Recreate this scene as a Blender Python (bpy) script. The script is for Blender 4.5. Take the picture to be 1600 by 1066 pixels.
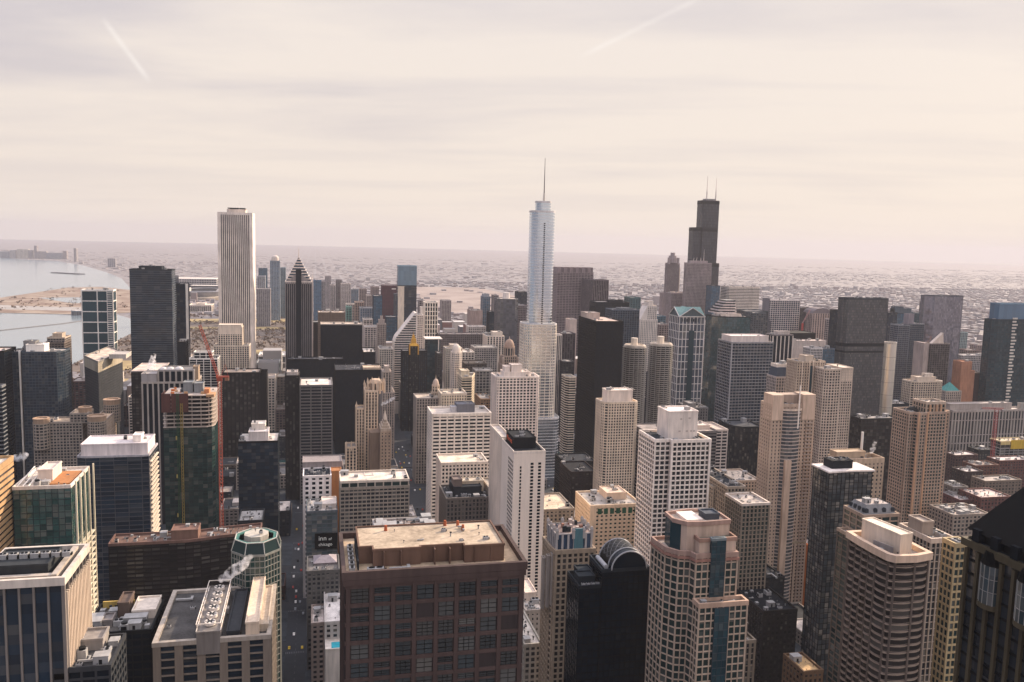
import bpy, math, random
import numpy as np
from mathutils import Matrix, Vector

for o in list(bpy.data.objects):
    bpy.data.objects.remove(o, do_unlink=True)
scene = bpy.context.scene
COL = scene.collection
R = math.radians
rnd = random.Random(7)

# ------------------------------------------------------------------ camera
# world axes: +X west (right), +Y south (ahead), +Z up, camera on a tall tower's observation floor
F, CAMZ = 1340.0, 314.0
AZ, PITCH, ROLL = R(13.0), R(6.6), R(1.46)
_f = Vector((math.sin(AZ) * math.cos(PITCH), math.cos(AZ) * math.cos(PITCH), -math.sin(PITCH)))
_r0 = Vector((math.cos(AZ), -math.sin(AZ), 0))
_u0 = _r0.cross(_f)
_r = _r0 * math.cos(ROLL) + _u0 * math.sin(ROLL)
_u = _u0 * math.cos(ROLL) - _r0 * math.sin(ROLL)
cam_data = bpy.data.cameras.new('camera')
cam = bpy.data.objects.new('camera', cam_data)
COL.objects.link(cam)
cam_data.sensor_fit = 'HORIZONTAL'
cam_data.sensor_width = 36.0
cam_data.lens = F / 1600 * 36
cam_data.clip_start = 1.0
cam_data.clip_end = 200000
m = Matrix.Identity(4)
for i in range(3):
    m[i][0], m[i][1], m[i][2] = _r[i], _u[i], -_f[i]
m[2][3] = CAMZ
cam.matrix_world = m
scene.camera = cam

# ------------------------------------------------------------------ sky, sun, exposure
SUN_AZ, SUN_EL = R(58), R(21)          # degrees west of south, above the horizon
sun_dir = Vector((math.sin(SUN_AZ) * math.cos(SUN_EL), math.cos(SUN_AZ) * math.cos(SUN_EL), math.sin(SUN_EL)))
world = bpy.data.worlds.new('World')
scene.world = world
world.use_nodes = True
wt = world.node_tree
wt.nodes.clear()
def wn(t, **kw):
    n = wt.nodes.new(t)
    for k, v in kw.items():
        setattr(n, k, v)
    return n
def wmath(op, a, b=None, c=None, clamp=False):
    n = wn('ShaderNodeMath', operation=op)
    n.use_clamp = clamp
    for i, v in enumerate((a, b, c)):
        if v is None: continue
        if isinstance(v, (int, float)): n.inputs[i].default_value = v
        else: wt.links.new(v, n.inputs[i])
    return n.outputs[0]
def wmix(fac, a, b):
    n = wn('ShaderNodeMix', data_type='RGBA')
    for s, v in ((n.inputs[0], fac), (n.inputs[6], a), (n.inputs[7], b)):
        if isinstance(v, (int, float)): s.default_value = v
        elif isinstance(v, tuple): s.default_value = v
        else: wt.links.new(v, s)
    return n.outputs[2]
sky = wn('ShaderNodeTexSky', sky_type='NISHITA')
sky.sun_disc = False
sky.sun_elevation = SUN_EL
sky.sun_rotation = math.atan2(sun_dir.x, sun_dir.y)
sky.dust_density = 3.0
tc = wn('ShaderNodeTexCoord')
sep = wn('ShaderNodeSeparateXYZ')
wt.links.new(tc.outputs['Generated'], sep.inputs[0])
zc = wmath('MAXIMUM', sep.outputs[2], 0.004)
# clouds lie on a flat sheet overhead: direction / height, compressed at the horizon
zz = wmath('ADD', zc, 0.055)
comb = wn('ShaderNodeCombineXYZ')
ca, sa = math.cos(R(-20)), math.sin(R(-20))
px_ = wmath('DIVIDE', sep.outputs[0], zz)
py_ = wmath('DIVIDE', sep.outputs[1], zz)
u_ = wmath('ADD', wmath('MULTIPLY', px_, ca), wmath('MULTIPLY', py_, sa))
v_ = wmath('SUBTRACT', wmath('MULTIPLY', py_, ca), wmath('MULTIPLY', px_, sa))
wt.links.new(wmath('MULTIPLY', u_, 0.30), comb.inputs[0])
wt.links.new(wmath('MULTIPLY', v_, 0.62), comb.inputs[1])
n1 = wn('ShaderNodeTexNoise'); n1.inputs['Scale'].default_value = 0.9; n1.inputs['Detail'].default_value = 7; n1.inputs['Roughness'].default_value = 0.52; n1.inputs['Distortion'].default_value = 0.6
wt.links.new(comb.outputs[0], n1.inputs['Vector'])
comb2 = wn('ShaderNodeCombineXYZ')
wt.links.new(wmath('MULTIPLY', u_, 0.6), comb2.inputs[0])
wt.links.new(wmath('MULTIPLY', v_, 1.5), comb2.inputs[1])
comb2.inputs[2].default_value = 4.2
n2 = wn('ShaderNodeTexNoise'); n2.inputs['Scale'].default_value = 0.8; n2.inputs['Detail'].default_value = 8; n2.inputs['Roughness'].default_value = 0.55
wt.links.new(comb2.outputs[0], n2.inputs['Vector'])
cl = wmath('ADD', wmath('MULTIPLY', n1.outputs[0], 0.65), wmath('MULTIPLY', n2.outputs[0], 0.35))
ramp = wn('ShaderNodeValToRGB')
ramp.color_ramp.elements[0].position = 0.36; ramp.color_ramp.elements[0].color = (0, 0, 0, 1)
ramp.color_ramp.elements[1].position = 0.56; ramp.color_ramp.elements[1].color = (1, 1, 1, 1)
# clearer, more lavender away from the sun
dsun = wn('ShaderNodeVectorMath', operation='DOT_PRODUCT')
wt.links.new(tc.outputs['Generated'], dsun.inputs[0]); dsun.inputs[1].default_value = sun_dir
cl = wmath('ADD', cl, wmath('MULTIPLY', wmath('SUBTRACT', dsun.outputs['Value'], 0.55), 0.14))
wt.links.new(cl, ramp.inputs[0])
grey = (0.36, 0.34, 0.378, 1)       # thin lavender gaps
cream = (0.565, 0.51, 0.47, 1)      # lit veil of cloud
cloud = wmix(ramp.outputs[0], grey, cream)
# towards the horizon the veil closes to an even cream
hz = wmath('SUBTRACT', 1.0, wmath('MULTIPLY', zc, 3.6), clamp=True)
hz = wmath('POWER', hz, 1.2)
cloud = wmix(wmath('MULTIPLY', hz, 0.95), cloud, (0.585, 0.51, 0.44, 1))
# two old contrails: thin great-circle strips of ice cloud
def ray(px, py):
    return (_f + _r * ((px - 800) / F) + _u * ((533 - py) / F)).normalized()
def contrail(p, q, w, amt, col_in):
    a, b = ray(*p), ray(*q)
    nrm = a.cross(b).normalized()
    mid = (a + b).normalized()
    along = nrm.cross(mid).normalized()
    half = (b - a).length / 2
    def dot(vec):
        d = wn('ShaderNodeVectorMath', operation='DOT_PRODUCT')
        wt.links.new(tc.outputs['Generated'], d.inputs[0]); d.inputs[1].default_value = vec
        return d.outputs['Value']
    s = wmath('ABSOLUTE', dot(nrm))
    band = wmath('SUBTRACT', 1.0, wmath('DIVIDE', s, w), clamp=True)
    t = wmath('DIVIDE', wmath('ABSOLUTE', dot(along)), half)
    ends = wmath('MULTIPLY', wmath('SUBTRACT', 1.0, t, clamp=True), 3.0, clamp=True)
    front = wmath('GREATER_THAN', dot(mid), 0.3)
    nz = wmath('MULTIPLY', n2.outputs[0], 1.7)
    fac = wmath('MULTIPLY', wmath('MULTIPLY', wmath('MULTIPLY', band, ends), front), wmath('MULTIPLY', nz, amt), clamp=True)
    return wmix(fac, col_in, (0.63, 0.585, 0.55, 1))
cloud = contrail((158, 26), (236, 130), 0.0042, 0.7, cloud)
cloud = contrail((900, 92), (1112, -12), 0.0042, 0.5, cloud)
bg_sky = wn('ShaderNodeBackground'); bg_sky.inputs[1].default_value = 0.05
wt.links.new(sky.outputs[0], bg_sky.inputs[0])
# an overcast veil is brighter overhead than at the horizon
mrs = wn('ShaderNodeMapRange', interpolation_type='SMOOTHSTEP')
mrs.inputs[1].default_value = 0.24; mrs.inputs[2].default_value = 0.62
wt.links.new(zc, mrs.inputs[0])
tint = wmix(mrs.outputs[0], (1, 1, 1, 1), (2.05, 2.2, 2.55, 1))
# the side of the sky away from the sun is dimmer and bluer
dw = wn('ShaderNodeVectorMath', operation='DOT_PRODUCT')
wt.links.new(tc.outputs['Generated'], dw.inputs[0]); dw.inputs[1].default_value = (math.sin(R(75)), math.cos(R(75)), 0.12)
mrw = wn('ShaderNodeMapRange', interpolation_type='SMOOTHSTEP'); mrw.inputs[1].default_value = -1.0; mrw.inputs[2].default_value = 0.0
wt.links.new(dw.outputs['Value'], mrw.inputs[0])
mulw = wn('ShaderNodeMix', data_type='RGBA', blend_type='MULTIPLY'); mulw.inputs[0].default_value = 1.0
wt.links.new(tint, mulw.inputs[6]); wt.links.new(wmix(mrw.outputs[0], (0.30, 0.36, 0.46, 1), (1, 1, 1, 1)), mulw.inputs[7]); tint = mulw.outputs[2]
mulc = wn('ShaderNodeMix', data_type='RGBA', blend_type='MULTIPLY'); mulc.inputs[0].default_value = 1.0
wt.links.new(cloud, mulc.inputs[6]); wt.links.new(tint, mulc.inputs[7]); cloud = mulc.outputs[2]
bg_cl = wn('ShaderNodeBackground'); bg_cl.inputs[1].default_value = 1.0
wt.links.new(cloud, bg_cl.inputs[0])
mixs = wn('ShaderNodeMixShader')
mixs.inputs[0].default_value = 0.975
wt.links.new(bg_sky.outputs[0], mixs.inputs[1]); wt.links.new(bg_cl.outputs[0], mixs.inputs[2])
wo = wn('ShaderNodeOutputWorld')
wt.links.new(mixs.outputs[0], wo.inputs[0])

sun_data = bpy.data.lights.new('sun', 'SUN')
sun_data.energy = 5.0
sun_data.angle = R(0.9)
sun_data.color = (1.0, 0.80, 0.60)
sun = bpy.data.objects.new('sun', sun_data)
COL.objects.link(sun)
sun.rotation_euler = sun_dir.to_track_quat('Z', 'Y').to_euler()
sun.location = (0, 0, 900)

scene.view_settings.view_transform = 'Standard'
scene.view_settings.look = 'None'
scene.view_settings.exposure = 0.7
scene.view_settings.gamma = 1.0
scene.cycles.use_denoising = True
scene.cycles.max_bounces = 6
scene.cycles.diffuse_bounces = 3
scene.cycles.glossy_bounces = 2
scene.cycles.volume_bounces = 2
scene.cycles.transparent_max_bounces = 6
scene.cycles.use_light_tree = False

# ------------------------------------------------------------------ pixel <-> world
def ray_dir(px, py):
    return _f + _r * ((px - 800) / F) + _u * ((533 - py) / F)
def P(px, py, Y):                       # point seen at a pixel on the plane Y = const
    d = ray_dir(px, py)
    t = Y / d.y
    return Vector((d.x * t, Y, CAMZ + d.z * t))
def G(px, py, z=0.0):                   # point seen at a pixel on the ground
    d = ray_dir(px, py)
    t = (z - CAMZ) / d.z
    return Vector((d.x * t, d.y * t, z))
def proj(p):
    d = Vector(p) - Vector((0, 0, CAMZ))
    zc_ = d.dot(_f)
    return 800 + F * d.dot(_r) / zc_, 533 - F * d.dot(_u) / zc_
def xat(px, Y, z):                      # X where a point (X, Y, z) shows at column px
    lo = P(px, 500, Y).x
    for _ in range(4):
        e = proj((lo, Y, z))[0] - px
        g = (proj((lo + 1, Y, z))[0] - proj((lo, Y, z))[0])
        lo -= e / g
    return lo

# ------------------------------------------------------------------ materials
MATS = {}
def newmat(name):
    mt = bpy.data.materials.new(name)
    mt.use_nodes = True
    return mt, mt.node_tree, mt.node_tree.nodes['Principled BSDF']
def link_noise(nt, scale, detail=3, vec=None, dim=None):
    n = nt.nodes.new('ShaderNodeTexNoise')
    n.inputs['Scale'].default_value = scale
    n.inputs['Detail'].default_value = detail
    if vec is not None: nt.links.new(vec, n.inputs['Vector'])
    return n
def nmix(nt, fac, a, b, blend='MIX'):
    n = nt.nodes.new('ShaderNodeMix'); n.data_type = 'RGBA'; n.blend_type = blend
    for s, v in ((n.inputs[0], fac), (n.inputs[6], a), (n.inputs[7], b)):
        if isinstance(v, (int, float)): s.default_value = v
        elif isinstance(v, tuple): s.default_value = v if len(v) == 4 else (*v, 1)
        else: nt.links.new(v, s)
    return n.outputs[2]
def nmath(nt, op, a, b=0.0, clamp=False):
    n = nt.nodes.new('ShaderNodeMath'); n.operation = op; n.use_clamp = clamp
    for i, v in enumerate((a, b)):
        if isinstance(v, (int, float)): n.inputs[i].default_value = v
        else: nt.links.new(v, n.inputs[i])
    return n.outputs[0]
def deep(col):                          # contrast curve put into base colours: dark tones darkened to deepen shade
    l = 0.3 * col[0] + 0.59 * col[1] + 0.11 * col[2]
    k = 1.08 if l > 0.54 else 1.08 * (max(l, 0.004) / 0.54) ** 1.0
    sat = (max(col) - min(col)) / max(max(col), 1e-4)
    w = min(1, max(0, (sat - 0.5) / 0.3))
    k = k + (0.9 - k) * w
    c_ = min(1, max(0, (0.26 - l) / 0.16)) * (1 - w)          # cool shadow tint put into dark colours
    h_ = min(1, max(0, (l - 0.36) / 0.2))                      # pale colours tinted warm
    t_ = (1 - 0.22 * c_ + 0.03 * h_, 1 - 0.035 * h_, 1 + 0.2 * c_ - 0.11 * h_)
    return tuple(min(0.88, c * k * q) for c, q in zip(col, t_))
def wall(col, rough=0.78, var=0.3, metal=0.0):
    key = ('w', tuple(round(c, 3) for c in col), rough, var, metal)
    if key in MATS: return MATS[key]
    col = deep(col)
    mt, nt, b = newmat('wall_%d' % len(MATS))
    tcn = nt.nodes.new('ShaderNodeTexCoord')
    mp = nt.nodes.new('ShaderNodeMapping'); mp.inputs['Scale'].default_value = (0.5, 0.5, 0.06)   # streaks run down
    nt.links.new(tcn.outputs['Object'], mp.inputs[0])
    a = link_noise(nt, 1.0, 5, mp.outputs[0])
    c = link_noise(nt, 0.035, 3, tcn.outputs['Object'])
    s = nmath(nt, 'ADD', nmath(nt, 'MULTIPLY', a.outputs[0], 0.5), nmath(nt, 'MULTIPLY', c.outputs[0], 0.5))
    mr = nt.nodes.new('ShaderNodeMapRange'); mr.inputs[1].default_value = 0.35; mr.inputs[2].default_value = 0.65
    nt.links.new(s, mr.inputs[0])
    dark = tuple(x * (1 - var) for x in col); lite = tuple(min(1, x * (1 + var * 0.55)) for x in col)
    out = nmix(nt, mr.outputs[0], dark, lite)
    nt.links.new(out, b.inputs['Base Color'])
    b.inputs['Roughness'].default_value = rough
    b.inputs['Metallic'].default_value = metal
    b.inputs['Specular IOR Level'].default_value = 0.12
    MATS[key] = mt
    return mt
def glass(col, blind=0.12, rough=0.10, spec=0.22, tilt=0.02, vary=0.75, metal=0.0):
    key = ('g', tuple(round(c, 3) for c in col), blind, rough, spec, tilt, vary, metal)
    if key in MATS: return MATS[key]
    mt, nt, b = newmat('glass_%d' % len(MATS))
    uv = nt.nodes.new('ShaderNodeUVMap')
    fl = nt.nodes.new('ShaderNodeVectorMath'); fl.operation = 'FLOOR'
    nt.links.new(uv.outputs[0], fl.inputs[0])
    oi = nt.nodes.new('ShaderNodeObjectInfo')
    ad = nt.nodes.new('ShaderNodeVectorMath'); ad.operation = 'ADD'
    nt.links.new(fl.outputs[0], ad.inputs[0])
    cb = nt.nodes.new('ShaderNodeCombineXYZ')
    nt.links.new(nmath(nt, 'MULTIPLY', oi.outputs['Random'], 57.0), cb.inputs[2])
    nt.links.new(cb.outputs[0], ad.inputs[1])
    wnz = nt.nodes.new('ShaderNodeTexWhiteNoise'); wnz.noise_dimensions = '3D'
    nt.links.new(ad.outputs[0], wnz.inputs['Vector'])
    low = link_noise(nt, 0.16, 2, ad.outputs[0])
    t = nmath(nt, 'ADD', nmath(nt, 'MULTIPLY', wnz.outputs['Value'], 0.6), nmath(nt, 'MULTIPLY', low.outputs[0], 0.5), True)
    c = nmix(nt, t, tuple(x * (1 - vary * 0.6) for x in col), tuple(x * (1 + vary) for x in col))
    sp = nt.nodes.new('ShaderNodeSeparateXYZ'); nt.links.new(wnz.outputs['Color'], sp.inputs[0])
    bl = nmath(nt, 'MULTIPLY', nmath(nt, 'POWER', sp.outputs[1], 5.0), min(0.9, blind * 5.0))     # blinds drawn to different degrees
    c = nmix(nt, bl, c, (0.22, 0.20, 0.17))
    nt.links.new(c, b.inputs['Base Color'])
    b.inputs['Roughness'].default_value = rough
    b.inputs['Specular IOR Level'].default_value = spec
    b.inputs['Metallic'].default_value = metal
    ge = nt.nodes.new('ShaderNodeNewGeometry')
    sub = nt.nodes.new('ShaderNodeVectorMath'); sub.operation = 'SUBTRACT'
    nt.links.new(wnz.outputs['Color'], sub.inputs[0]); sub.inputs[1].default_value = (0.5, 0.5, 0.5)
    sc = nt.nodes.new('ShaderNodeVectorMath'); sc.operation = 'SCALE'; sc.inputs['Scale'].default_value = tilt
    nt.links.new(sub.outputs[0], sc.inputs[0])
    ad2 = nt.nodes.new('ShaderNodeVectorMath'); ad2.operation = 'ADD'
    nt.links.new(ge.outputs['Normal'], ad2.inputs[0]); nt.links.new(sc.outputs[0], ad2.inputs[1])
    nm = nt.nodes.new('ShaderNodeVectorMath'); nm.operation = 'NORMALIZE'
    nt.links.new(ad2.outputs[0], nm.inputs[0])
    nt.links.new(nm.outputs[0], b.inputs['Normal'])
    MATS[key] = mt
    return mt
def roofm(col, spot=0.45):
    key = ('r', tuple(round(c, 3) for c in col), spot)
    if key in MATS: return MATS[key]
    col = deep(col)
    mt, nt, b = newmat('roof_%d' % len(MATS))
    tcn = nt.nodes.new('ShaderNodeTexCoord')
    a = link_noise(nt, 0.11, 6, tcn.outputs['Object'])
    c = link_noise(nt, 0.9, 4, tcn.outputs['Object'])
    s = nmath(nt, 'ADD', nmath(nt, 'MULTIPLY', a.outputs[0], 0.65), nmath(nt, 'MULTIPLY', c.outputs[0], 0.35))
    mr = nt.nodes.new('ShaderNodeMapRange'); mr.inputs[1].default_value = 0.36; mr.inputs[2].default_value = 0.62
    nt.links.new(s, mr.inputs[0])
    out = nmix(nt, mr.outputs[0], tuple(x * (1 - spot) for x in col), tuple(min(1, x * 1.15) for x in col))
    nt.links.new(out, b.inputs['Base Color'])
    b.inputs['Roughness'].default_value = 0.9
    b.inputs['Specular IOR Level'].default_value = 0.1
    MATS[key] = mt
    return mt

# ------------------------------------------------------------------ mesh building
def link(o):
    COL.objects.link(o)
    return o
def tag(o, label=None, cat=None, group=None, kind=None):
    if label: o['label'] = label
    if cat: o['category'] = cat
    if group: o['group'] = group
    if kind: o['kind'] = kind
    return o
def empty(name, base):
    o = bpy.data.objects.new(name, None)
    o.location = base
    o.empty_display_size = 5
    return link(o)
def worldloc(o):
    v = Vector(o.location)
    p = o.parent
    while p is not None:
        v = v + Vector(p.location)
        p = p.parent
    return v
def rect(x0, x1, y0, y1):
    return [(x0, y0), (x1, y0), (x1, y1), (x0, y1)]
def ngon(cx, cy, r, n, a0=0.0, ry=None):
    ry = ry or r
    return [(cx + r * math.cos(a0 + 2 * math.pi * i / n), cy + ry * math.sin(a0 + 2 * math.pi * i / n)) for i in range(n)]
def offset(poly, d):
    n = len(poly); out = []
    for i in range(n):
        p0, p1, p2 = poly[i - 1], poly[i], poly[(i + 1) % n]
        e1 = (p1[0] - p0[0], p1[1] - p0[1]); e2 = (p2[0] - p1[0], p2[1] - p1[1])
        l1 = math.hypot(*e1) or 1e-9; l2 = math.hypot(*e2) or 1e-9
        n1_ = (e1[1] / l1, -e1[0] / l1); n2_ = (e2[1] / l2, -e2[0] / l2)
        k = 1 + n1_[0] * n2_[0] + n1_[1] * n2_[1]
        k = max(k, 0.35)
        out.append((p1[0] + d * (n1_[0] + n2_[0]) / k, p1[1] + d * (n1_[1] + n2_[1]) / k))
    return out
def scalep(poly, sx, sy=None):
    sy = sx if sy is None else sy
    cx = sum(p[0] for p in poly) / len(poly); cy = sum(p[1] for p in poly) / len(poly)
    return [(cx + (x - cx) * sx, cy + (y - cy) * sy) for x, y in poly]
class MB:
    def __init__(s):
        s.v, s.f, s.uv, s.m = [], [], [], []
    def quad(s, a, b, c, d, uv=None, mi=0):
        k = len(s.v); s.v += [a, b, c, d]; s.f.append((k, k + 1, k + 2, k + 3)); s.uv.append(uv); s.m.append(mi)
    def face(s, pts, mi=0):
        k = len(s.v); s.v += list(pts); s.f.append(tuple(range(k, k + len(pts)))); s.uv.append(None); s.m.append(mi)
    def walls(s, poly, z0, z1, bay=4.0, fh=3.6, poly2=None):
        p2 = poly2 or poly
        u = 0
        for i in range(len(poly)):
            a, b = poly[i], poly[(i + 1) % len(poly)]
            c, d = p2[(i + 1) % len(poly)], p2[i]
            n = max(1, round(math.hypot(b[0] - a[0], b[1] - a[1]) / bay))
            v0, v1 = z0 / fh, z1 / fh
            s.quad((*a, z0), (*b, z0), (*c, z1), (*d, z1), ((u, v0), (u + n, v0), (u + n, v1), (u, v1)))
            u += n
    def prism(s, poly, z0, z1, top=True, bot=False, poly2=None, mi=0):
        p2 = poly2 or poly
        for i in range(len(poly)):
            j = (i + 1) % len(poly)
            s.quad((*poly[i], z0), (*poly[j], z0), (*p2[j], z1), (*p2[i], z1), mi=mi)
        if top: s.face([(*p, z1) for p in p2], mi)
        if bot: s.face([(*p, z0) for p in reversed(poly)], mi)
    def box(s, x0, x1, y0, y1, z0, z1, bot=False, mi=0):
        s.prism(rect(x0, x1, y0, y1), z0, z1, True, bot, mi=mi)
    def ring(s, inner, outer, z0, z1, inside=False):
        n = len(inner)
        for i in range(n):
            j = (i + 1) % n
            s.quad((*outer[i], z0), (*outer[j], z0), (*outer[j], z1), (*outer[i], z1))
            s.quad((*outer[i], z1), (*outer[j], z1), (*inner[j], z1), (*inner[i], z1))
            s.quad((*inner[i], z0), (*inner[j], z0), (*outer[j], z0), (*outer[i], z0))
            if inside: s.quad((*inner[j], z0), (*inner[i], z0), (*inner[i], z1), (*inner[j], z1))
    def obox(s, p, d, nrm, w0, w1, o0, o1, z0, z1):
        # along edge direction d from p: w0..w1, outwards along nrm: o0..o1
        q = [(p[0] + d[0] * w + nrm[0] * o, p[1] + d[1] * w + nrm[1] * o) for w, o in ((w0, o0), (w0, o1), (w1, o1), (w1, o0))]
        if (q[1][0] - q[0][0]) * (q[2][1] - q[1][1]) - (q[1][1] - q[0][1]) * (q[2][0] - q[1][0]) < 0: q.reverse()
        s.prism(q, z0, z1, True, True)
    def tube(s, a, b, r, n=6, r2=None):
        a, b = Vector(a), Vector(b); r2 = r if r2 is None else r2
        d = (b - a).normalized()
        t = d.orthogonal().normalized(); w = d.cross(t)
        A = [a + (t * math.cos(2 * math.pi * i / n) + w * math.sin(2 * math.pi * i / n)) * r for i in range(n)]
        B = [b + (t * math.cos(2 * math.pi * i / n) + w * math.sin(2 * math.pi * i / n)) * r2 for i in range(n)]
        for i in range(n):
            j = (i + 1) % n
            s.quad(tuple(A[i]), tuple(A[j]), tuple(B[j]), tuple(B[i]))
        s.face([tuple(p) for p in B]); s.face([tuple(p) for p in reversed(A)])
    def dome(s, cx, cy, z0, r, h, n=12, rings=5):
        prev = ngon(cx, cy, r, n); pz = z0
        for k in range(1, rings + 1):
            a = math.pi / 2 * k / rings
            cur = ngon(cx, cy, max(r * math.cos(a), 0.02), n); z = z0 + h * math.sin(a)
            s.prism(prev, pz, z, False, False, cur)
            prev, pz = cur, z
    def mesh(s, name, mats, base=(0, 0, 0), smooth=False):
        me = bpy.data.meshes.new(name)
        bx, by, bz = base
        me.from_pydata([(x - bx, y - by, z - bz) for x, y, z in s.v], [], s.f)
        if any(u is not None for u in s.uv):
            lay = me.uv_layers.new(name='UVMap')
            arr = []
            for fc, u in zip(s.f, s.uv):
                if u is None: arr += [0.0, 0.0] * len(fc)
                else:
                    for q in u: arr += [q[0], q[1]]
            lay.data.foreach_set('uv', arr)
        for mt in (mats if isinstance(mats, (list, tuple)) else [mats]): me.materials.append(mt)
        if any(s.m): me.polygons.foreach_set('material_index', s.m)
        if smooth: me.polygons.foreach_set('use_smooth', [True] * len(me.polygons))
        me.update()
        return me
    def build(s, name, mats, parent=None, kind=None, smooth=False):
        base = worldloc(parent) if parent is not None else Vector((0, 0, 0))
        o = bpy.data.objects.new(name, s.mesh(name, mats, base, smooth))
        if parent is not None: o.parent = parent
        if kind: o['kind'] = kind
        return link(o)
def inst(name, me, parent, loc, rz=0.0, scale=None):
    o = bpy.data.objects.new(name, me)
    o.parent = parent
    o.location = loc
    if rz: o.rotation_euler = (0, 0, rz)
    if scale: o.scale = scale
    return link(o)

# ------------------------------------------------------------------ palette
WHITE = (0.80, 0.76, 0.73); CREAM = (0.66, 0.58, 0.48); BEIGE = (0.52, 0.43, 0.34); TAN = (0.46, 0.34, 0.24)
PINK = (0.60, 0.45, 0.37); GREY = (0.32, 0.31, 0.30); DGREY = (0.12, 0.12, 0.125); BROWN = (0.13, 0.062, 0.045)
BRICK = (0.20, 0.085, 0.06); STONE = (0.42, 0.38, 0.33); BLACK = (0.018, 0.02, 0.023)
gNAVY = glass((0.008, 0.018, 0.030), blind=0.05, spec=0.26); gBLACK = glass((0.003, 0.007, 0.012), blind=0.005, vary=0.5, spec=0.08)
gBLUE = glass((0.035, 0.085, 0.13), blind=0.05); gGREEN = glass((0.009, 0.023, 0.022), blind=0.08)
gGREY = glass((0.05, 0.055, 0.06)); gBRONZE = glass((0.016, 0.014, 0.014), blind=0.08); gDARK = glass((0.012, 0.015, 0.019), blind=0.14)
gTEAL = glass((0.010, 0.033, 0.042), blind=0.04); gSILVER = glass((0.58, 0.64, 0.70), blind=0.0, rough=0.14, spec=0.6, vary=0.05, tilt=0.012, metal=0.85)
def st(wallc, g, bay=4.0, fh=3.7, pier=1.2, band=1.2, proud=0.35, rough=0.78, metal=0.0):
    return dict(wall=wallc, g=g, bay=bay, fh=fh, pier=pier, band=band, proud=proud, rough=rough, metal=metal)

# ------------------------------------------------------------------ roof furniture shared by all towers
M_UNIT = wall((0.42, 0.41, 0.40), 0.55, 0.3); M_DARKM = wall((0.06, 0.06, 0.065), 0.5, 0.3); M_LIGHT = wall((0.68, 0.66, 0.63), 0.6, 0.2)
def _units():
    a = MB(); a.box(-2, 2, -1.5, 1.5, 0, 2.0); a.prism(ngon(-0.9, 0, 0.75, 8), 2.0, 2.45, True, mi=1); a.prism(ngon(0.95, 0, 0.75, 8), 2.0, 2.45, True, mi=1); a.box(2, 2.7, -1, 1, 0.3, 1.3, mi=1)
    b = MB(); b.box(-1.4, 1.4, -1.4, 1.4, 0, 2.6); b.prism(ngon(0, 0, 1.15, 10), 2.6, 3.3, True, mi=1); b.box(-1.6, -1.4, -1.0, 1.0, 0.5, 2.0, mi=1)
    c = MB(); c.box(-3.4, 3.4, -0.5, 0.5, 0.5, 1.3); c.box(-3.0, -2.7, -0.4, 0.4, 0, 0.5, mi=1); c.box(2.7, 3.0, -0.4, 0.4, 0, 0.5, mi=1); c.box(2.4, 3.4, 0.5, 2.6, 0.5, 1.3)
    d = MB(); d.prism(ngon(0, 0, 0.45, 8), 0, 2.2, True); d.prism(ngon(0, 0, 0.75, 8), 2.2, 2.7, True, True, mi=1)
    e = MB(); e.box(-2.6, 2.6, -2.2, 2.2, 0, 3.0); e.box(-2.75, 2.75, -2.35, 2.35, 3.0, 3.25, True); e.box(-0.6, 0.5, -2.26, -2.2, 0, 2.1, mi=1)
    return [q.mesh(nm, [M_UNIT, M_DARKM]) for q, nm in ((a, 'air_handler'), (b, 'cooling_tower'), (c, 'duct'), (d, 'vent_stack'), (e, 'stair_house'))]
UNITS = _units()
def inside(poly, x, y):
    c = False; n = len(poly)
    for i in range(n):
        x1, y1 = poly[i]; x2, y2 = poly[i - 1]
        if (y1 > y) != (y2 > y) and x < (x2 - x1) * (y - y1) / (y2 - y1) + x1: c = not c
    return c

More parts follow.
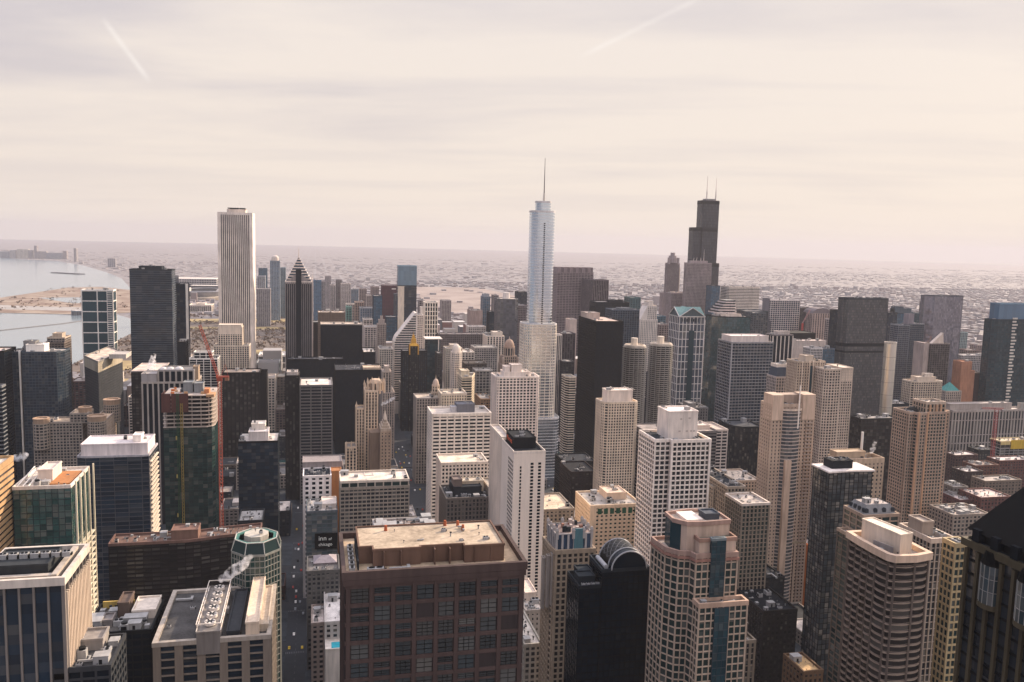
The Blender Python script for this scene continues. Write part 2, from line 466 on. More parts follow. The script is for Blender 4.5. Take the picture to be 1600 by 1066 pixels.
# ------------------------------------------------------------------ towers
ALL = []        # (object, short screen box) of every tower, for street filling and labels
def facade(t, poly, z0, z1, s, indiv):
    wm = wall(s['wall'], s['rough'], metal=s['metal'])
    pr, fh, band, pier, bay = s['proud'], s['fh'], s['band'], s['pier'], s['bay']
    base = worldloc(t)
    lp = [(x - base.x, y - base.y) for x, y in poly]
    nfl = max(1, round((z1 - z0) / fh)); fh = (z1 - z0) / nfl
    if band > 0:
        outer = offset(lp, pr)
        one = MB(); one.ring(offset(lp, -0.05), outer, -band / 2, band / 2)
        if indiv:
            me = one.mesh('floor_band', wm)
            for k in range(0, nfl + 1):
                inst('floor_band', me, t, (0, 0, min(z0 + k * fh, z1 - band / 2)))
        else:
            mb = MB(); inn = offset(lp, -0.05)
            for k in range(0, nfl + 1):
                zc_ = min(z0 + k * fh, z1 - band / 2)
                mb.ring(inn, outer, zc_ - band / 2, zc_ + band / 2)
            o = bpy.data.objects.new('floor_bands', mb.mesh('floor_bands', wm)); o.parent = t; o['kind'] = 'stuff'; link(o)
    if pier > 0:
        mb = MB(); cache = {}
        for i in range(len(lp)):
            a, b = lp[i], lp[(i + 1) % len(lp)]
            ln = math.hypot(b[0] - a[0], b[1] - a[1])
            if ln < 0.5: continue
            d = ((b[0] - a[0]) / ln, (b[1] - a[1]) / ln); nr = (d[1], -d[0])
            n = max(1, round(ln / bay))
            for k in range(n + 1):
                w = k * ln / n
                w0, w1 = w - pier / 2, w + pier / 2
                if k == 0: w0, w1 = 0.0, pier * 0.55
                if k == n: w0, w1 = ln - pier * 0.55, ln + pr * 1.15
                if indiv:
                    key = (round(w1 - w0, 2), k == n)
                    if key not in cache:
                        q = MB(); q.obox((0, 0), (1, 0), (0, -1), 0, w1 - w0, -0.05, pr * 1.15, 0, z1 - z0)
                        cache[key] = q.mesh('pier', wm)
                    inst('pier', cache[key], t, (a[0] + d[0] * w0, a[1] + d[1] * w0, z0), math.atan2(d[1], d[0]))
                else:
                    mb.obox(a, d, nr, w0, w1, -0.05, pr * 1.15, z0, z1)
        if not indiv and mb.f:
            o = bpy.data.objects.new('piers', mb.mesh('piers', wm)); o.parent = t; o['kind'] = 'stuff'; link(o)
def cap(t, poly, z1, roofc, parcol, pr=0.4, par=1.1):
    mb = MB(); mb.face([(*p, z1 - 0.35) for p in poly])
    mb.build('roof', roofm(roofc), t)
    if par > 0:
        mb = MB(); mb.ring(offset(poly, -0.5), offset(poly, pr * 1.35 + 0.02), z1 - 0.9, z1 + par, True)
        mb.build('parapet', wall(parcol), t)
def add_units(t, poly, z, n, seed, kinds=(0, 1, 2, 3, 4), smin=0.7, smax=1.3, avoid=()):
    rr = random.Random(seed); base = worldloc(t)
    xs = [p[0] for p in poly]; ys = [p[1] for p in poly]
    ins = offset(poly, -2.2)
    k = tries = 0
    placed = []
    while k < n and tries < n * 30:
        tries += 1
        x, y = rr.uniform(min(xs), max(xs)), rr.uniform(min(ys), max(ys))
        if not inside(ins, x, y): continue
        if any(a[0] - 2 < x < a[1] + 2 and a[2] - 2 < y < a[3] + 2 for a in avoid): continue
        if any((x - q[0]) ** 2 + (y - q[1]) ** 2 < 20 for q in placed): continue
        placed.append((x, y))
        i = rr.choice(kinds); s_ = rr.uniform(smin, smax)
        inst(['air_handler', 'cooling_tower', 'duct', 'vent_stack', 'stair_house'][i], UNITS[i], t, (x - base.x, y - base.y, z - 0.35), rr.choice((0, math.pi / 2)), (s_, s_, s_ * rr.uniform(0.8, 1.2)))
        k += 1
def tower(name, label, cat, xl, xr, yt, Y, L, s, roof=(0.42, 0.38, 0.34), ph=(), units=5, par=1.1, poly=None, z=None, tiers=(), indiv=None, group=None, parcol=None, z0=0.0, skip=False):
    """xl, xr, yt: pixel columns and row of the roof line of the face towards the camera, which stands at Y; L: length away from it."""
    if xl > 1190 and Y > 700: L = min(L, 20.0 if Y < 1500 else 26.0)
    xm = (xl + xr) / 2
    if z is None: z = P(xm, yt, Y).z
    X0, X1 = xat(xl, Y, z), xat(xr, Y, z)
    if poly is None: poly = rect(X0, X1, Y, Y + L)
    else: poly = [(X0 + (X1 - X0) * a, Y + L * b) for a, b in poly]
    cx = sum(p[0] for p in poly) / len(poly); cy = sum(p[1] for p in poly) / len(poly)
    t = empty(name, (cx, cy, z0))
    tag(t, label, cat, group)
    t['_base'] = 1
    del t['_base']
    if indiv is None: indiv = Y < 700
    mb = MB(); mb.walls(poly, z0, z, s['bay'], s['fh'])
    mb.build('glazing' if (s['band'] > 0 or s['pier'] > 0) else 'wall', s['g'], t)
    base = worldloc(t)
    facade2(t, poly, z0, z, s, indiv)
    cap(t, poly, z, roof, parcol or s['wall'], s['proud'], par)
    av = []
    W_, D_ = X1 - X0, L
    for q in ph:
        fx0, fx1, fy0, fy1, h = q[:5]; c = q[5] if len(q) > 5 else s['wall']
        bx = (X0 + W_ * fx0, X0 + W_ * fx1, Y + D_ * fy0, Y + D_ * fy1)
        if len(q) > 6:
            tier(t, rect(*bx), z - 0.3, z + h, q[6], indiv)
            cap(t, rect(*bx), z + h, roof, c, 0.3, 0.8)
        else:
            mb = MB(); mb.box(*bx, z - 0.3, z + h - 0.4); p_ = mb.build('penthouse', wall(c), t)
            mb = MB(); mb.ring(offset(rect(*bx), -0.4), offset(rect(*bx), 0.25), z + h - 0.5, z + h + 0.5, True); mb.build('coping', wall(c), p_)
            if (bx[1] - bx[0]) > 12 and (bx[3] - bx[2]) > 8: add_units(t, rect(*bx), z + h, 2, int(xl * 3 + h), smin=0.6, smax=1.0)
        av.append(bx)
    if units:
        add_units(t, poly, z, units, int(xl * 7 + yt), avoid=av)
        if Y < 760: add_units(t, poly, z, units + 6, int(xl * 5 + yt + 1), smin=0.3, smax=0.6, avoid=av)
    ALL.append((t, poly, z, xl, xr, yt))
    t_info = dict(o=t, poly=poly, z=z, X0=X0, X1=X1, Y=Y, L=L, base=base)
    return t_info
def facade2(t, poly, z0, z, s, indiv):
    # bands and piers are made in the thing's local frame, heights from its base
    b = worldloc(t)
    facade(t, poly, z0 - b.z, z - b.z, s, indiv)
def tier(t, poly, z0, z1, s, indiv=False, name='upper_glazing'):
    mb = MB(); mb.walls(poly, z0, z1, s['bay'], s['fh'])
    mb.build(name, s['g'], t)
    facade2(t, poly, z0, z1, s, indiv)
# ------------------------------------------------------------------ setting: ground, lake, parks, streets
def sheet(name, pts, z, mat, kind='structure', thick=0.0):
    mb = MB()
    pts = [(p[0], p[1]) for p in pts]
    area = sum(pts[i - 1][0] * pts[i][1] - pts[i][0] * pts[i - 1][1] for i in range(len(pts)))
    if area < 0: pts = pts[::-1]
    if thick: mb.prism(pts, z - thick, z)
    else: mb.face([(*p, z) for p in pts])
    o = mb.build(name, mat)
    o['kind'] = kind
    return o
def city_ground_mat():
    mt, nt, b = newmat('city_ground')
    tcn = nt.nodes.new('ShaderNodeTexCoord')
    big = link_noise(nt, 0.0011, 5, tcn.outputs['Object'])
    mid = link_noise(nt, 0.012, 5, tcn.outputs['Object'])
    vo = nt.nodes.new('ShaderNodeTexVoronoi'); vo.inputs['Scale'].default_value = 0.022; vo.distance = 'CHEBYCHEV'
    nt.links.new(tcn.outputs['Object'], vo.inputs['Vector'])
    sp = nt.nodes.new('ShaderNodeSeparateXYZ'); nt.links.new(vo.outputs['Color'], sp.inputs[0])
    c = nmix(nt, sp.outputs[0], (0.14, 0.12, 0.115), (0.235, 0.205, 0.20))
    c = nmix(nt, nmath(nt, 'GREATER_THAN', sp.outputs[1], 0.86), c, (0.34, 0.31, 0.31))
    c = nmix(nt, nmath(nt, 'LESS_THAN', sp.outputs[1], 0.25), c, (0.12, 0.10, 0.09))
    mr = nt.nodes.new('ShaderNodeMapRange'); mr.inputs[1].default_value = 0.42; mr.inputs[2].default_value = 0.62
    nt.links.new(big.outputs[0], mr.inputs[0])
    c = nmix(nt, nmath(nt, 'MULTIPLY', mr.outputs[0], 0.75), c, (0.15, 0.125, 0.115))
    c = nmix(nt, mid.outputs[0], c, (0.19, 0.165, 0.16))
    br = nt.nodes.new('ShaderNodeTexBrick')         # street lines between the blocks
    br.offset = 0.0
    br.inputs['Scale'].default_value = 1.0; br.inputs['Brick Width'].default_value = 100; br.inputs['Row Height'].default_value = 200
    br.inputs['Mortar Size'].default_value = 7; br.inputs['Mortar Smooth'].default_value = 0.0
    nt.links.new(tcn.outputs['Object'], br.inputs['Vector'])
    c = nmix(nt, nmath(nt, 'MULTIPLY', br.outputs['Fac'], 0.6), c, (0.24, 0.225, 0.23))
    nt.links.new(c, b.inputs['Base Color'])
    b.inputs['Roughness'].default_value = 0.95
    return mt
# ground: one sheet out to the visible horizon (eye-level dip ends it at about 30 km)
mb = MB()
rings = [0, 3000, 8000, 16000, 30000]
for k in range(len(rings) - 1):
    for i in range(48):
        a0, a1 = 2 * math.pi * i / 48, 2 * math.pi * (i + 1) / 48
        p = lambda r_, a: (r_ * math.cos(a), r_ * math.sin(a), 0.0)
        if k == 0: mb.face([p(0, 0), p(rings[1], a0), p(rings[1], a1)])
        else: mb.quad(p(rings[k], a0), p(rings[k + 1], a0), p(rings[k + 1], a1), p(rings[k], a1))
ground = mb.build('ground', city_ground_mat()); ground['kind'] = 'structure'

def water_mat(col, bump=0.15, scale=0.05, rough=0.16):
    mt, nt, b = newmat('water')
    tcn = nt.nodes.new('ShaderNodeTexCoord')
    n = link_noise(nt, scale, 6, tcn.outputs['Object'])
    n2_ = link_noise(nt, 0.0016, 3, tcn.outputs['Object'])
    bp = nt.nodes.new('ShaderNodeBump'); bp.inputs['Strength'].default_value = bump; bp.inputs['Distance'].default_value = 0.6
    nt.links.new(n.outputs[0], bp.inputs['Height']); nt.links.new(bp.outputs[0], b.inputs['Normal'])
    c = nmix(nt, n2_.outputs[0], tuple(x * 0.75 for x in col), tuple(x * 1.2 for x in col))
    nt.links.new(c, b.inputs['Base Color'])
    b.inputs['Roughness'].default_value = rough
    b.inputs['Specular IOR Level'].default_value = 0.5
    return mt
M_WATER = water_mat((0.20, 0.25, 0.27))
shore = [(-16000, 29000 * 0.8), (-9500, 17500), (-5200, 12800), (-3413, 10591), (-3052, 10037), (-2575, 9641), (-2063, 8520), (-1596, 7249), (-1284, 6285), (-1050, 5330), (-860, 4700), (-800, 4200), (-760, 3560), (-610, 3250), (-560, 2900), (-560, 2420), (-560, 2100), (-610, 1700), (-650, 1200), (-650, 300), (-650, -2000)]
sheet('lake', shore + [(-20000, -2000), (-23000, 23000 * 0.8)], 0.25, M_WATER)
def shore_x(Y):
    for (x0, y0), (x1, y1) in zip(shore, shore[1:]):
        if y1 <= Y <= y0: return x0 + (x1 - x0) * (Y - y0) / (y1 - y0)
    return -650
def soil(c1, c2, scale=0.02):
    mt, nt, b = newmat('park_ground')
    tcn = nt.nodes.new('ShaderNodeTexCoord')
    n = link_noise(nt, scale, 6, tcn.outputs['Object'])
    mr = nt.nodes.new('ShaderNodeMapRange'); mr.inputs[1].default_value = 0.4; mr.inputs[2].default_value = 0.6
    nt.links.new(n.outputs[0], mr.inputs[0])
    nt.links.new(nmix(nt, mr.outputs[0], c1, c2), b.inputs['Base Color']); b.inputs['Roughness'].default_value = 0.95
    return mt
M_LAWN = soil((0.28, 0.20, 0.085), (0.38, 0.28, 0.12), 0.03)
M_MEADOW = soil((0.17, 0.105, 0.07), (0.31, 0.235, 0.17), 0.012)
M_SOILW = soil((0.085, 0.06, 0.045), (0.17, 0.13, 0.10), 0.03)
# peninsula (lakeside island park) and its causeway
sheet('peninsula', [(-1980, 4330), (-1400, 4330), (-1360, 4760), (-1330, 5150), (-1180, 5250), (-900, 4900), (-780, 4300), (-700, 3600), (-880, 3500), (-1190, 3560), (-1990, 3760)], 1.6, M_MEADOW, thick=2)
sheet('peninsula_path', [(-1700, 3900), (-1200, 3700), (-900, 3640), (-830, 3800), (-1150, 3860), (-1600, 4060)], 1.75, soil((0.28, 0.25, 0.22), (0.38, 0.35, 0.32), 0.05))
sheet('lagoon', [(-1250, 4350), (-1020, 4420), (-900, 4150), (-1020, 4020)], 1.8, M_WATER)
sheet('terrain', [(-560, 2100), (-140, 1700), (-20, 1700), (20, 3450), (-600, 3300), (-560, 2900)], 0.35, M_SOILW).name = 'park_land'
sheet('lawn', [(-480, 3220), (-480, 3350), (-40, 3350), (-40, 3220)], 0.6, M_LAWN)
sheet('lawn', [(-430, 2980), (-430, 3060), (-60, 3060), (-60, 2980)], 0.6, M_LAWN)
sheet('lawn', [(-520, 2080), (-420, 2080), (-380, 2240), (-520, 2240)], 0.6, M_LAWN)
sheet('lawn', [(-430, 1850), (-300, 1850), (-290, 1960), (-420, 1960)], 0.6, M_LAWN)
sheet('lawn', [(-240, 2350), (-40, 2350), (-40, 2440), (-240, 2440)], 0.6, M_LAWN)
sheet('railyard', [(520, 3650), (1000, 3600), (1150, 4700), (1080, 5700), (620, 5700), (560, 4700)], 0.35, soil((0.22, 0.165, 0.14), (0.30, 0.235, 0.20), 0.006))
sheet('river', [(-650, 1165), (880, 1165), (1000, 1250), (1010, 3300), (950, 3300), (940, 1290), (850, 1222), (-650, 1222)], 0.3, water_mat((0.03, 0.09, 0.085), 0.1, 0.2))

# streets: an asphalt sheet with raised paved blocks between the carriageways
def asphalt_mat():
    mt, nt, b = newmat('asphalt')
    tcn = nt.nodes.new('ShaderNodeTexCoord')
    n = link_noise(nt, 0.15, 6, tcn.outputs['Object'])
    nt.links.new(nmix(nt, n.outputs[0], (0.010, 0.012, 0.016), (0.026, 0.029, 0.034)), b.inputs['Base Color'])
    b.inputs['Roughness'].default_value = 0.85
    return mt
sheet('road', [(-600, 20), (1950, 20), (1950, 2650), (20, 2650), (20, 1660), (-600, 1660)], 0.2, asphalt_mat())
asphalt_m = bpy.data.materials['asphalt']
SX = [(-600, 24), (-430, 16), (-215, 20), (-15, 15), (125, 30), (228, 13), (300, 16), (420, 18), (540, 16), (668, 18), (800, 20), (920, 16), (1050, 18), (1180, 16), (1310, 18), (1440, 16), (1570, 16), (1700, 16), (1830, 16), (1950, 16)]
SY = [(20, 14), (60, 16), (160, 14), (230, 20), (350, 14), (460, 14), (560, 14), (650, 18), (725, 18), (810, 16), (890, 16), (990, 14), (1070, 14), (1165, 4), (1226, 4), (1310, 18), (1455, 16), (1590, 18), (1730, 16), (1870, 16), (2010, 16), (2150, 16), (2300, 16), (2440, 16), (2560, 24), (2650, 16)]
pave = MB(); BLOCKS = []
for (xa, wa), (xb, wb) in zip(SX, SX[1:]):
    for (ya, ha), (yb, hb) in zip(SY, SY[1:]):
        x0, x1, y0, y1 = xa + wa / 2, xb - wb / 2, ya + ha / 2, yb - hb / 2
        if ya == 1165: continue
        if y0 > 1640 and x0 < 30: continue
        pave.box(x0, x1, y0, y1, 0.0, 0.35)
        BLOCKS.append((x0 + 3, x1 - 3, y0 + 3, y1 - 3))
o = pave.build('pavement', roofm((0.17, 0.168, 0.17), 0.35)); o['kind'] = 'structure'
marks = MB()
for xs, w in SX[2:9]:
    for k in range(0, 1100, 9):
        y = 300 + k
        if y > 1150: break
        marks.box(xs - 0.09, xs + 0.09, y, y + 3.2, 0.2, 0.212)
    for ys, h in SY[4:13]:
        for j in range(int(w / 1.3)):
            marks.box(xs - w / 2 + j * 1.3 + 0.2, xs - w / 2 + j * 1.3 + 0.8, ys - h / 2 - 3.4, ys - h / 2 - 0.6, 0.2, 0.212)
# bridges carry the avenues over the river
for xs, w in SX[2:12]:
    bo_ = empty('bridge', (xs, 1193, 0)); tag(bo_, {-215: 'steel bridge east of the gothic tower over the river', -15: 'low bridge behind the grey gridded slab over the river', 125: 'wide avenue bridge over the river before the gold-capped tower', 228: 'narrow bridge over the river near the clock building', 300: 'bridge over the river at the silver skyscraper foot', 420: 'bridge over the river at the black steel slab foot', 540: 'bridge over the river beside the round twin towers', 668: 'bridge over the river before the green-gabled tower', 800: 'bridge over the river bend below the wide banded block', 920: 'westmost bridge over the river bend'}[xs], 'bridge')
    q_ = MB(); q_.box(xs - w / 2 - 3, xs + w / 2 + 3, 1158, 1232, 0.1, 0.9); q_.build('deck', asphalt_m, bo_)
    for sgn in (-1, 1):
        q_ = MB(); q_.box(xs + sgn * (w / 2 + 2.4) - 0.3, xs + sgn * (w / 2 + 2.4) + 0.3, 1158, 1232, 0.9, 2.4); q_.build('railing', wall((0.2, 0.14, 0.12)), bo_)
o = marks.build('road_markings', wall((0.24, 0.24, 0.25))); o['kind'] = 'structure'
# ------------------------------------------------------------------ towers, left of the view
OT, AT = 'office_tower', 'apartment_tower'
def addbox(t, name, x0, x1, y0, y1, z0, z1, col, cop=True):
    mb = MB(); mb.box(x0, x1, y0, y1, z0, z1); o = mb.build(name, col if not isinstance(col, tuple) else wall(col), t)
    if cop:
        mb = MB(); q = rect(x0, x1, y0, y1); mb.ring(offset(q, -0.35), offset(q, 0.2), z1 - 0.3, z1 + 0.6, True); mb.build('coping', col if not isinstance(col, tuple) else wall(col), o)
    return o
def addtube(t, name, a, b, r, col, n=6, r2=None):
    mb = MB(); mb.tube(a, b, r, n, r2); return mb.build(name, col if not isinstance(col, tuple) else wall(col, 0.5), t)
NR, FA = 'near', 'far'

# blue glass slab by the lake with a giant white grid
t = tower(AT, 'blue glass tower with big white square grid standing before the harbour', 'tower', 127, 176, 454, 1480, 22, st(WHITE, gTEAL, 22, 17, 1.6, 1.5, 0.5), units=4)
mb = MB()
for k in range(58):
    z_ = t['z'] - 4 - k * 3.4
    mb.box(t['X1'] - 8.5, t['X1'] - 1.5, t['Y'] - 0.62, t['Y'] - 0.1, z_, z_ + 1.1)
mb.box(t['X1'] - 9.0, t['X1'] - 8.2, t['Y'] - 0.75, t['Y'] - 0.1, 0, t['z'])
mb.build('balcony_slats', wall(WHITE), t['o'], 'stuff')
t = tower(AT, 'dark slender tower with rippling balcony slabs, tallest left of the white striped tower', 'tower', 202, 268, 422, 1370, 34, st((0.16, 0.19, 0.21), gNAVY, 8, 3.3, 0, 0, 0.3), roof=(0.3, 0.3, 0.3), units=8, parcol=DGREY,
          ph=((0.2, 0.75, 0.2, 0.8, 5, DGREY),))
# rippling slabs, each floor its own wave
aq = t; base = worldloc(t['o'])
nfl = int(t['z'] / 3.35)
for k in range(nfl):
    mb = MB(); z_ = 2 + k * 3.35; pts = []
    for (a, b), nn in (((0, 1), 16), ((1, 2), 8), ((2, 3), 6), ((3, 0), 4)):
        p0, p1 = aq['poly'][a], aq['poly'][b]
        d = ((p1[0] - p0[0]), (p1[1] - p0[1])); ln = math.hypot(*d); nr = (d[1] / ln, -d[0] / ln)
        for i in range(nn):
            w = i / nn
            amp = 0.9 + 1.3 * max(0, math.sin(w * 7 + z_ * 0.045 + a * 2) * math.sin(z_ * 0.03 + w * 4 + a))
            pts.append((p0[0] + d[0] * w + nr[0] * amp, p0[1] + d[1] * w + nr[1] * amp))
    mb.prism(pts, z_, z_ + 0.55, True, True)
    mb.build('balcony_slab', wall((0.22, 0.25, 0.27) if True else 0), t['o'])
t = tower(OT, 'narrow navy slab with white western edge beside the rippling tower', 'tower', 276, 290, 445, 1450, 40, st((0.10, 0.11, 0.13), gNAVY, 5, 3.6, 0.4, 0.5, 0.2), units=2)
addbox(t['o'], 'edge_wall', t['X1'] - 0.2, t['X1'] + 3.2, t['Y'] - 0.4, t['Y'] + 3, 0, t['z'] + 1.5, WHITE, False)
addbox(t['o'], 'service_core', t['X0'] - 8, t['X0'] - 0.4, t['Y'] - 6, t['Y'] + 26, 0, t['z'] + 13, gNAVY)
t = tower(OT, 'low black block with cream sunlit roof tucked behind the rippling tower', 'office block', 277, 290, 535, 1300, 30, st(BLACK, gBLACK, 4, 3.6, 0.3, 0.6, 0.2), roof=(0.62, 0.5, 0.38), units=2)
# far-left cluster
t = tower(AT, 'wide dark glass slab with white roof boxes at the harbour edge', 'tower', 34, 92, 551, 1080, 34, st((0.17, 0.19, 0.21), gNAVY, 3.2, 3.4, 0.25, 0.55, 0.25), roof=(0.5, 0.46, 0.42), ph=((0.05, 0.55, 0.25, 0.8, 8, WHITE), (-0.08, 0.25, 0.5, 0.9, 11, GREY)), units=5,
          poly=[(0, 0), (0.93, 0), (1.08, 0.35), (1.08, 1), (0, 1)])
t = tower(OT, 'dark glass wing with slim white pier left of the wide dark slab', 'tower', 14, 30, 551, 1085, 30, st((0.14, 0.15, 0.17), gNAVY, 4, 3.4, 0.2, 0.5, 0.2), units=2)
addbox(t['o'], 'white_pier', t['X1'] - 0.4, t['X1'] + 1.4, t['Y'] - 1.4, t['Y'] + 1, 0, t['z'] + 2, WHITE, False)
t = tower(OT, 'near-black glass tower cropped by the picture edge beside the harbour', 'tower', -40, 6, 550, 1060, 40, st(BLACK, gBLACK, 5, 3.5, 0.3, 0.4, 0.2), units=2, roof=(0.6, 0.5, 0.45))
t = tower(AT, 'stepped brown tower with sunlit western balconies behind the dark slab', 'tower', 70, 100, 536, 1190, 32, st((0.30, 0.23, 0.19), gBRONZE, 3.5, 3.2, 0.8, 1.2, 0.4), ph=((0.1, 1.0, 0.1, 1.0, 6, BEIGE, st((0.40, 0.33, 0.28), gDARK, 3.5, 3, 0.8, 0.9)), (0.3, 0.8, 0.3, 0.8, 11, BEIGE)), units=0)
# angular dark slab whose flank catches the sun
za = P(153, 566, 1120).z
A_, B_, C_ = P(132, 557, 1175), P(153, 566, 1120), P(191, 556, 1215)
D_ = Vector((A_.x + (C_.x - B_.x), A_.y + (C_.y - B_.y), 0))
pol = [(A_.x, A_.y), (B_.x, B_.y), (C_.x, C_.y), (D_.x, D_.y)]
o = empty(OT, (B_.x, B_.y + 40, 0)); tag(o, 'angular dark slab whose blank flank has yellow sunlight painted at its top', 'tower')
mb = MB(); mb.walls(pol, 0, za, 3, 3.4); mb.build('glazing', glass((0.018, 0.02, 0.024), 0.03, 0.5), o); cap(o, pol, za, (0.6, 0.5, 0.42), (0.35, 0.32, 0.28)); facade2(o, pol, 0, za, st((0.17, 0.155, 0.15), gNAVY, 3, 3.4, 0.5, 1.2, 0.2), False)
mb = MB(); mb.ring(offset(pol, -0.1), offset(pol, 0.4), za - 13, za - 1.2); mb.build('painted_sun_band', wall((0.46, 0.40, 0.30)), o)  # pale band painted as sunlight; dark walls below carry its shade
addbox(o, 'penthouse', B_.x + 6, B_.x + 26, B_.y + 30, B_.y + 62, za, za + 5, (0.5, 0.46, 0.42)); ALL.append((o, pol, za, 132, 191, 557)); add_units(o, pol, za, 4, 3)
t = tower(OT, 'plain dark brown block with broad pale pink roof and steam above', 'office block', 205, 250, 580, 1080, 67, st((0.06, 0.045, 0.045), gBRONZE, 4, 3.6, 0.8, 1.0, 0.15), roof=(0.62, 0.52, 0.47), units=0, par=0.5, parcol=(0.5, 0.42, 0.38))
pinkroof = t
t = tower(OT, 'tower of tall beige and black vertical stripes behind the construction site', 'tower', 222, 306, 598, 960, 42, st((0.46, 0.40, 0.35), gBLACK, 5.6, 3.6, 1.6, 0, 0.6), roof=(0.35, 0.32, 0.3), units=3,
          ph=((0.28, 0.95, 0.15, 0.9, 12, (0.4, 0.36, 0.33), st((0.46, 0.40, 0.35), gBLACK, 5.6, 12, 1.8, 0, 0.6)), (-0.02, 0.26, 0.05, 0.6, 9, (0.42, 0.38, 0.36)), (0.92, 1.02, 0.3, 0.6, 15, TAN)))
zt = t['z'] + 12
for fx, rr_ in ((0.36, 4.2), (0.50, 4.2), (0.66, 4.6)):
    mb = MB(); mb.dome(t['X0'] + (t['X1'] - t['X0']) * fx, t['Y'] + 12, zt, rr_, rr_ * 0.8, 12, 4); mb.build('satellite_dome', wall((0.62, 0.6, 0.6)), t['o'], smooth=True)

# ------------------------------------------------ tower under construction with hoist and crane
t = tower('construction_tower', 'half-finished tower, green glass below bare concrete floors and red screens', 'construction', 256, 334, 668, 800, 40, st((0.03, 0.10, 0.085), gGREEN, 4.2, 3.4, 0.15, 0.25, 0.15), units=0, par=0.0, indiv=False, roof=GREY,
          poly=[(0, 0), (0.86, 0), (0.95, 0.06), (1.0, 0.2), (1.0, 1), (0, 1)])
ct = t; zb = t['z']; ztop = P(295, 619, 800).z
npl = 8; dz = (ztop - zb) / npl
pol = offset(t['poly'], 0.5); slab = MB(); slab.prism(pol, 0, 0.7, True, True)
base = worldloc(t['o']); sm = slab.mesh('concrete_slab', wall((0.52, 0.44, 0.38)), (base.x, base.y, 0))
for k in range(npl + 1): inst('concrete_slab', sm, t['o'], (0, 0, zb + k * dz))
colm = MB(); colm.box(-0.5, 0.5, -0.5, 0.5, 0, ztop - zb); cm = colm.mesh('column', wall((0.45, 0.40, 0.36)))
for fx in (0.04, 0.2, 0.38, 0.56, 0.74, 0.9):
    for fy in (0.06, 0.4, 0.75):
        inst('column', cm, t['o'], (t['X0'] + (t['X1'] - t['X0']) * fx - base.x, t['Y'] + 40 * fy - base.y, zb))
zr = P(275, 644, 800).z; W = t['X1'] - t['X0']
for a, b in ((-0.03, 0.15), (0.16, 0.3), (0.31, 0.5)):
    addbox(t['o'], 'safety_screen', t['X0'] + W * a, t['X0'] + W * b, t['Y'] - 1.4, t['Y'] - 1.0, zr, ztop + 2.5, (0.15, 0.058, 0.046), False)
addbox(t['o'], 'safety_screen', t['X0'] - 1.5, t['X0'] - 1.1, t['Y'] - 1.2, t['Y'] + 18, zr, ztop + 2.5, (0.15, 0.058, 0.046), False)
addbox(t['o'], 'lift_core', t['X0'] + W * 0.36, t['X0'] + W * 0.55, t['Y'] + 12, t['Y'] + 24, ztop, ztop + 10, (0.34, 0.35, 0.35))
addbox(t['o'], 'lift_core', t['X0'] + W * 0.58, t['X0'] + W * 0.76, t['Y'] + 12, t['Y'] + 24, ztop, ztop + 9, (0.34, 0.35, 0.35))
addbox(t['o'], 'orange_formwork', t['X0'] + W * 0.80, t['X0'] + W * 0.90, t['Y'] + 6, t['Y'] + 16, ztop, ztop + 5, (0.62, 0.26, 0.12), False)
addbox(t['o'], 'interior_shade_box', t['X0'] + 2.5, t['X1'] - 2.5, t['Y'] + 3, t['Y'] + 38, zb, ztop, (0.10, 0.09, 0.085), False)  # dark box added inside the bare floors as their shade
addbox(t['o'], 'timber_formwork', t['X0'] + W * 0.86, t['X0'] + W * 1.02, t['Y'] - 1.5, t['Y'] + 12, ztop - 1.0, ztop + 1.4, (0.55, 0.33, 0.18), False)
rr = random.Random(5)
for k in range(26):                     # materials lying about on the deck
    x = t['X0'] + W * rr.uniform(0.0, 0.95); y = t['Y'] + rr.uniform(1, 36)
    addbox(t['o'], 'material_stack', x, x + rr.uniform(0.8, 3.4), y, y + rr.uniform(0.8, 2.4), ztop + 0.45, ztop + rr.uniform(1, 3.2), rr.choice([(0.6, 0.35, 0.18), (0.5, 0.47, 0.42), (0.65, 0.2, 0.06), (0.2, 0.2, 0.2)]), False)
# hoist mast up the front
def lattice(mb, a, b, w, step, r, side=None):
    a, b = Vector(a), Vector(b); d = (b - a).normalized()
    s1 = (Vector((1, 0, 0)) - d * d.x).normalized() if abs(d.x) < 0.9 else Vector((0, 0, 1)); s2 = d.cross(s1)
    cs = [(s1 * i + s2 * j) * w / 2 for i, j in ((-1, -1), (1, -1), (1, 1), (-1, 1))]
    for c in cs: mb.tube(a + c, b + c, r, 4)
    n = max(1, int((b - a).length / step))
    for k in range(n):
        p, q = a + (b - a) * (k / n), a + (b - a) * ((k + 1) / n)
        for i in range(4):
            mb.tube(p + cs[i], q + cs[(i + 1) % 4], r * 0.7, 3)
hx = t['X0'] + W * 0.33
h = empty('hoist_mast', (hx, t['Y'] - 3, 0)); tag(h, 'green and yellow hoist mast climbing the face of the unfinished tower', 'hoist')
mb = MB(); lattice(mb, (hx - 1.6, t['Y'] - 3, 0), (hx - 1.6, t['Y'] - 3, ztop + 3), 1.6, 3, 0.16); mb.build('green_mast', wall((0.10, 0.22, 0.10)), h)
mb = MB(); lattice(mb, (hx + 1.6, t['Y'] - 3, 0), (hx + 1.6, t['Y'] - 3, ztop - 6), 1.6, 3, 0.16); mb.build('yellow_mast', wall((0.42, 0.30, 0.08)), h)
for zc_ in (60, 96, 131): addbox(h, 'hoist_car', hx - 3.6, hx - 2.4, t['Y'] - 4.0, t['Y'] - 2.2, zc_, zc_ + 3.2, (0.40, 0.32, 0.10), False)
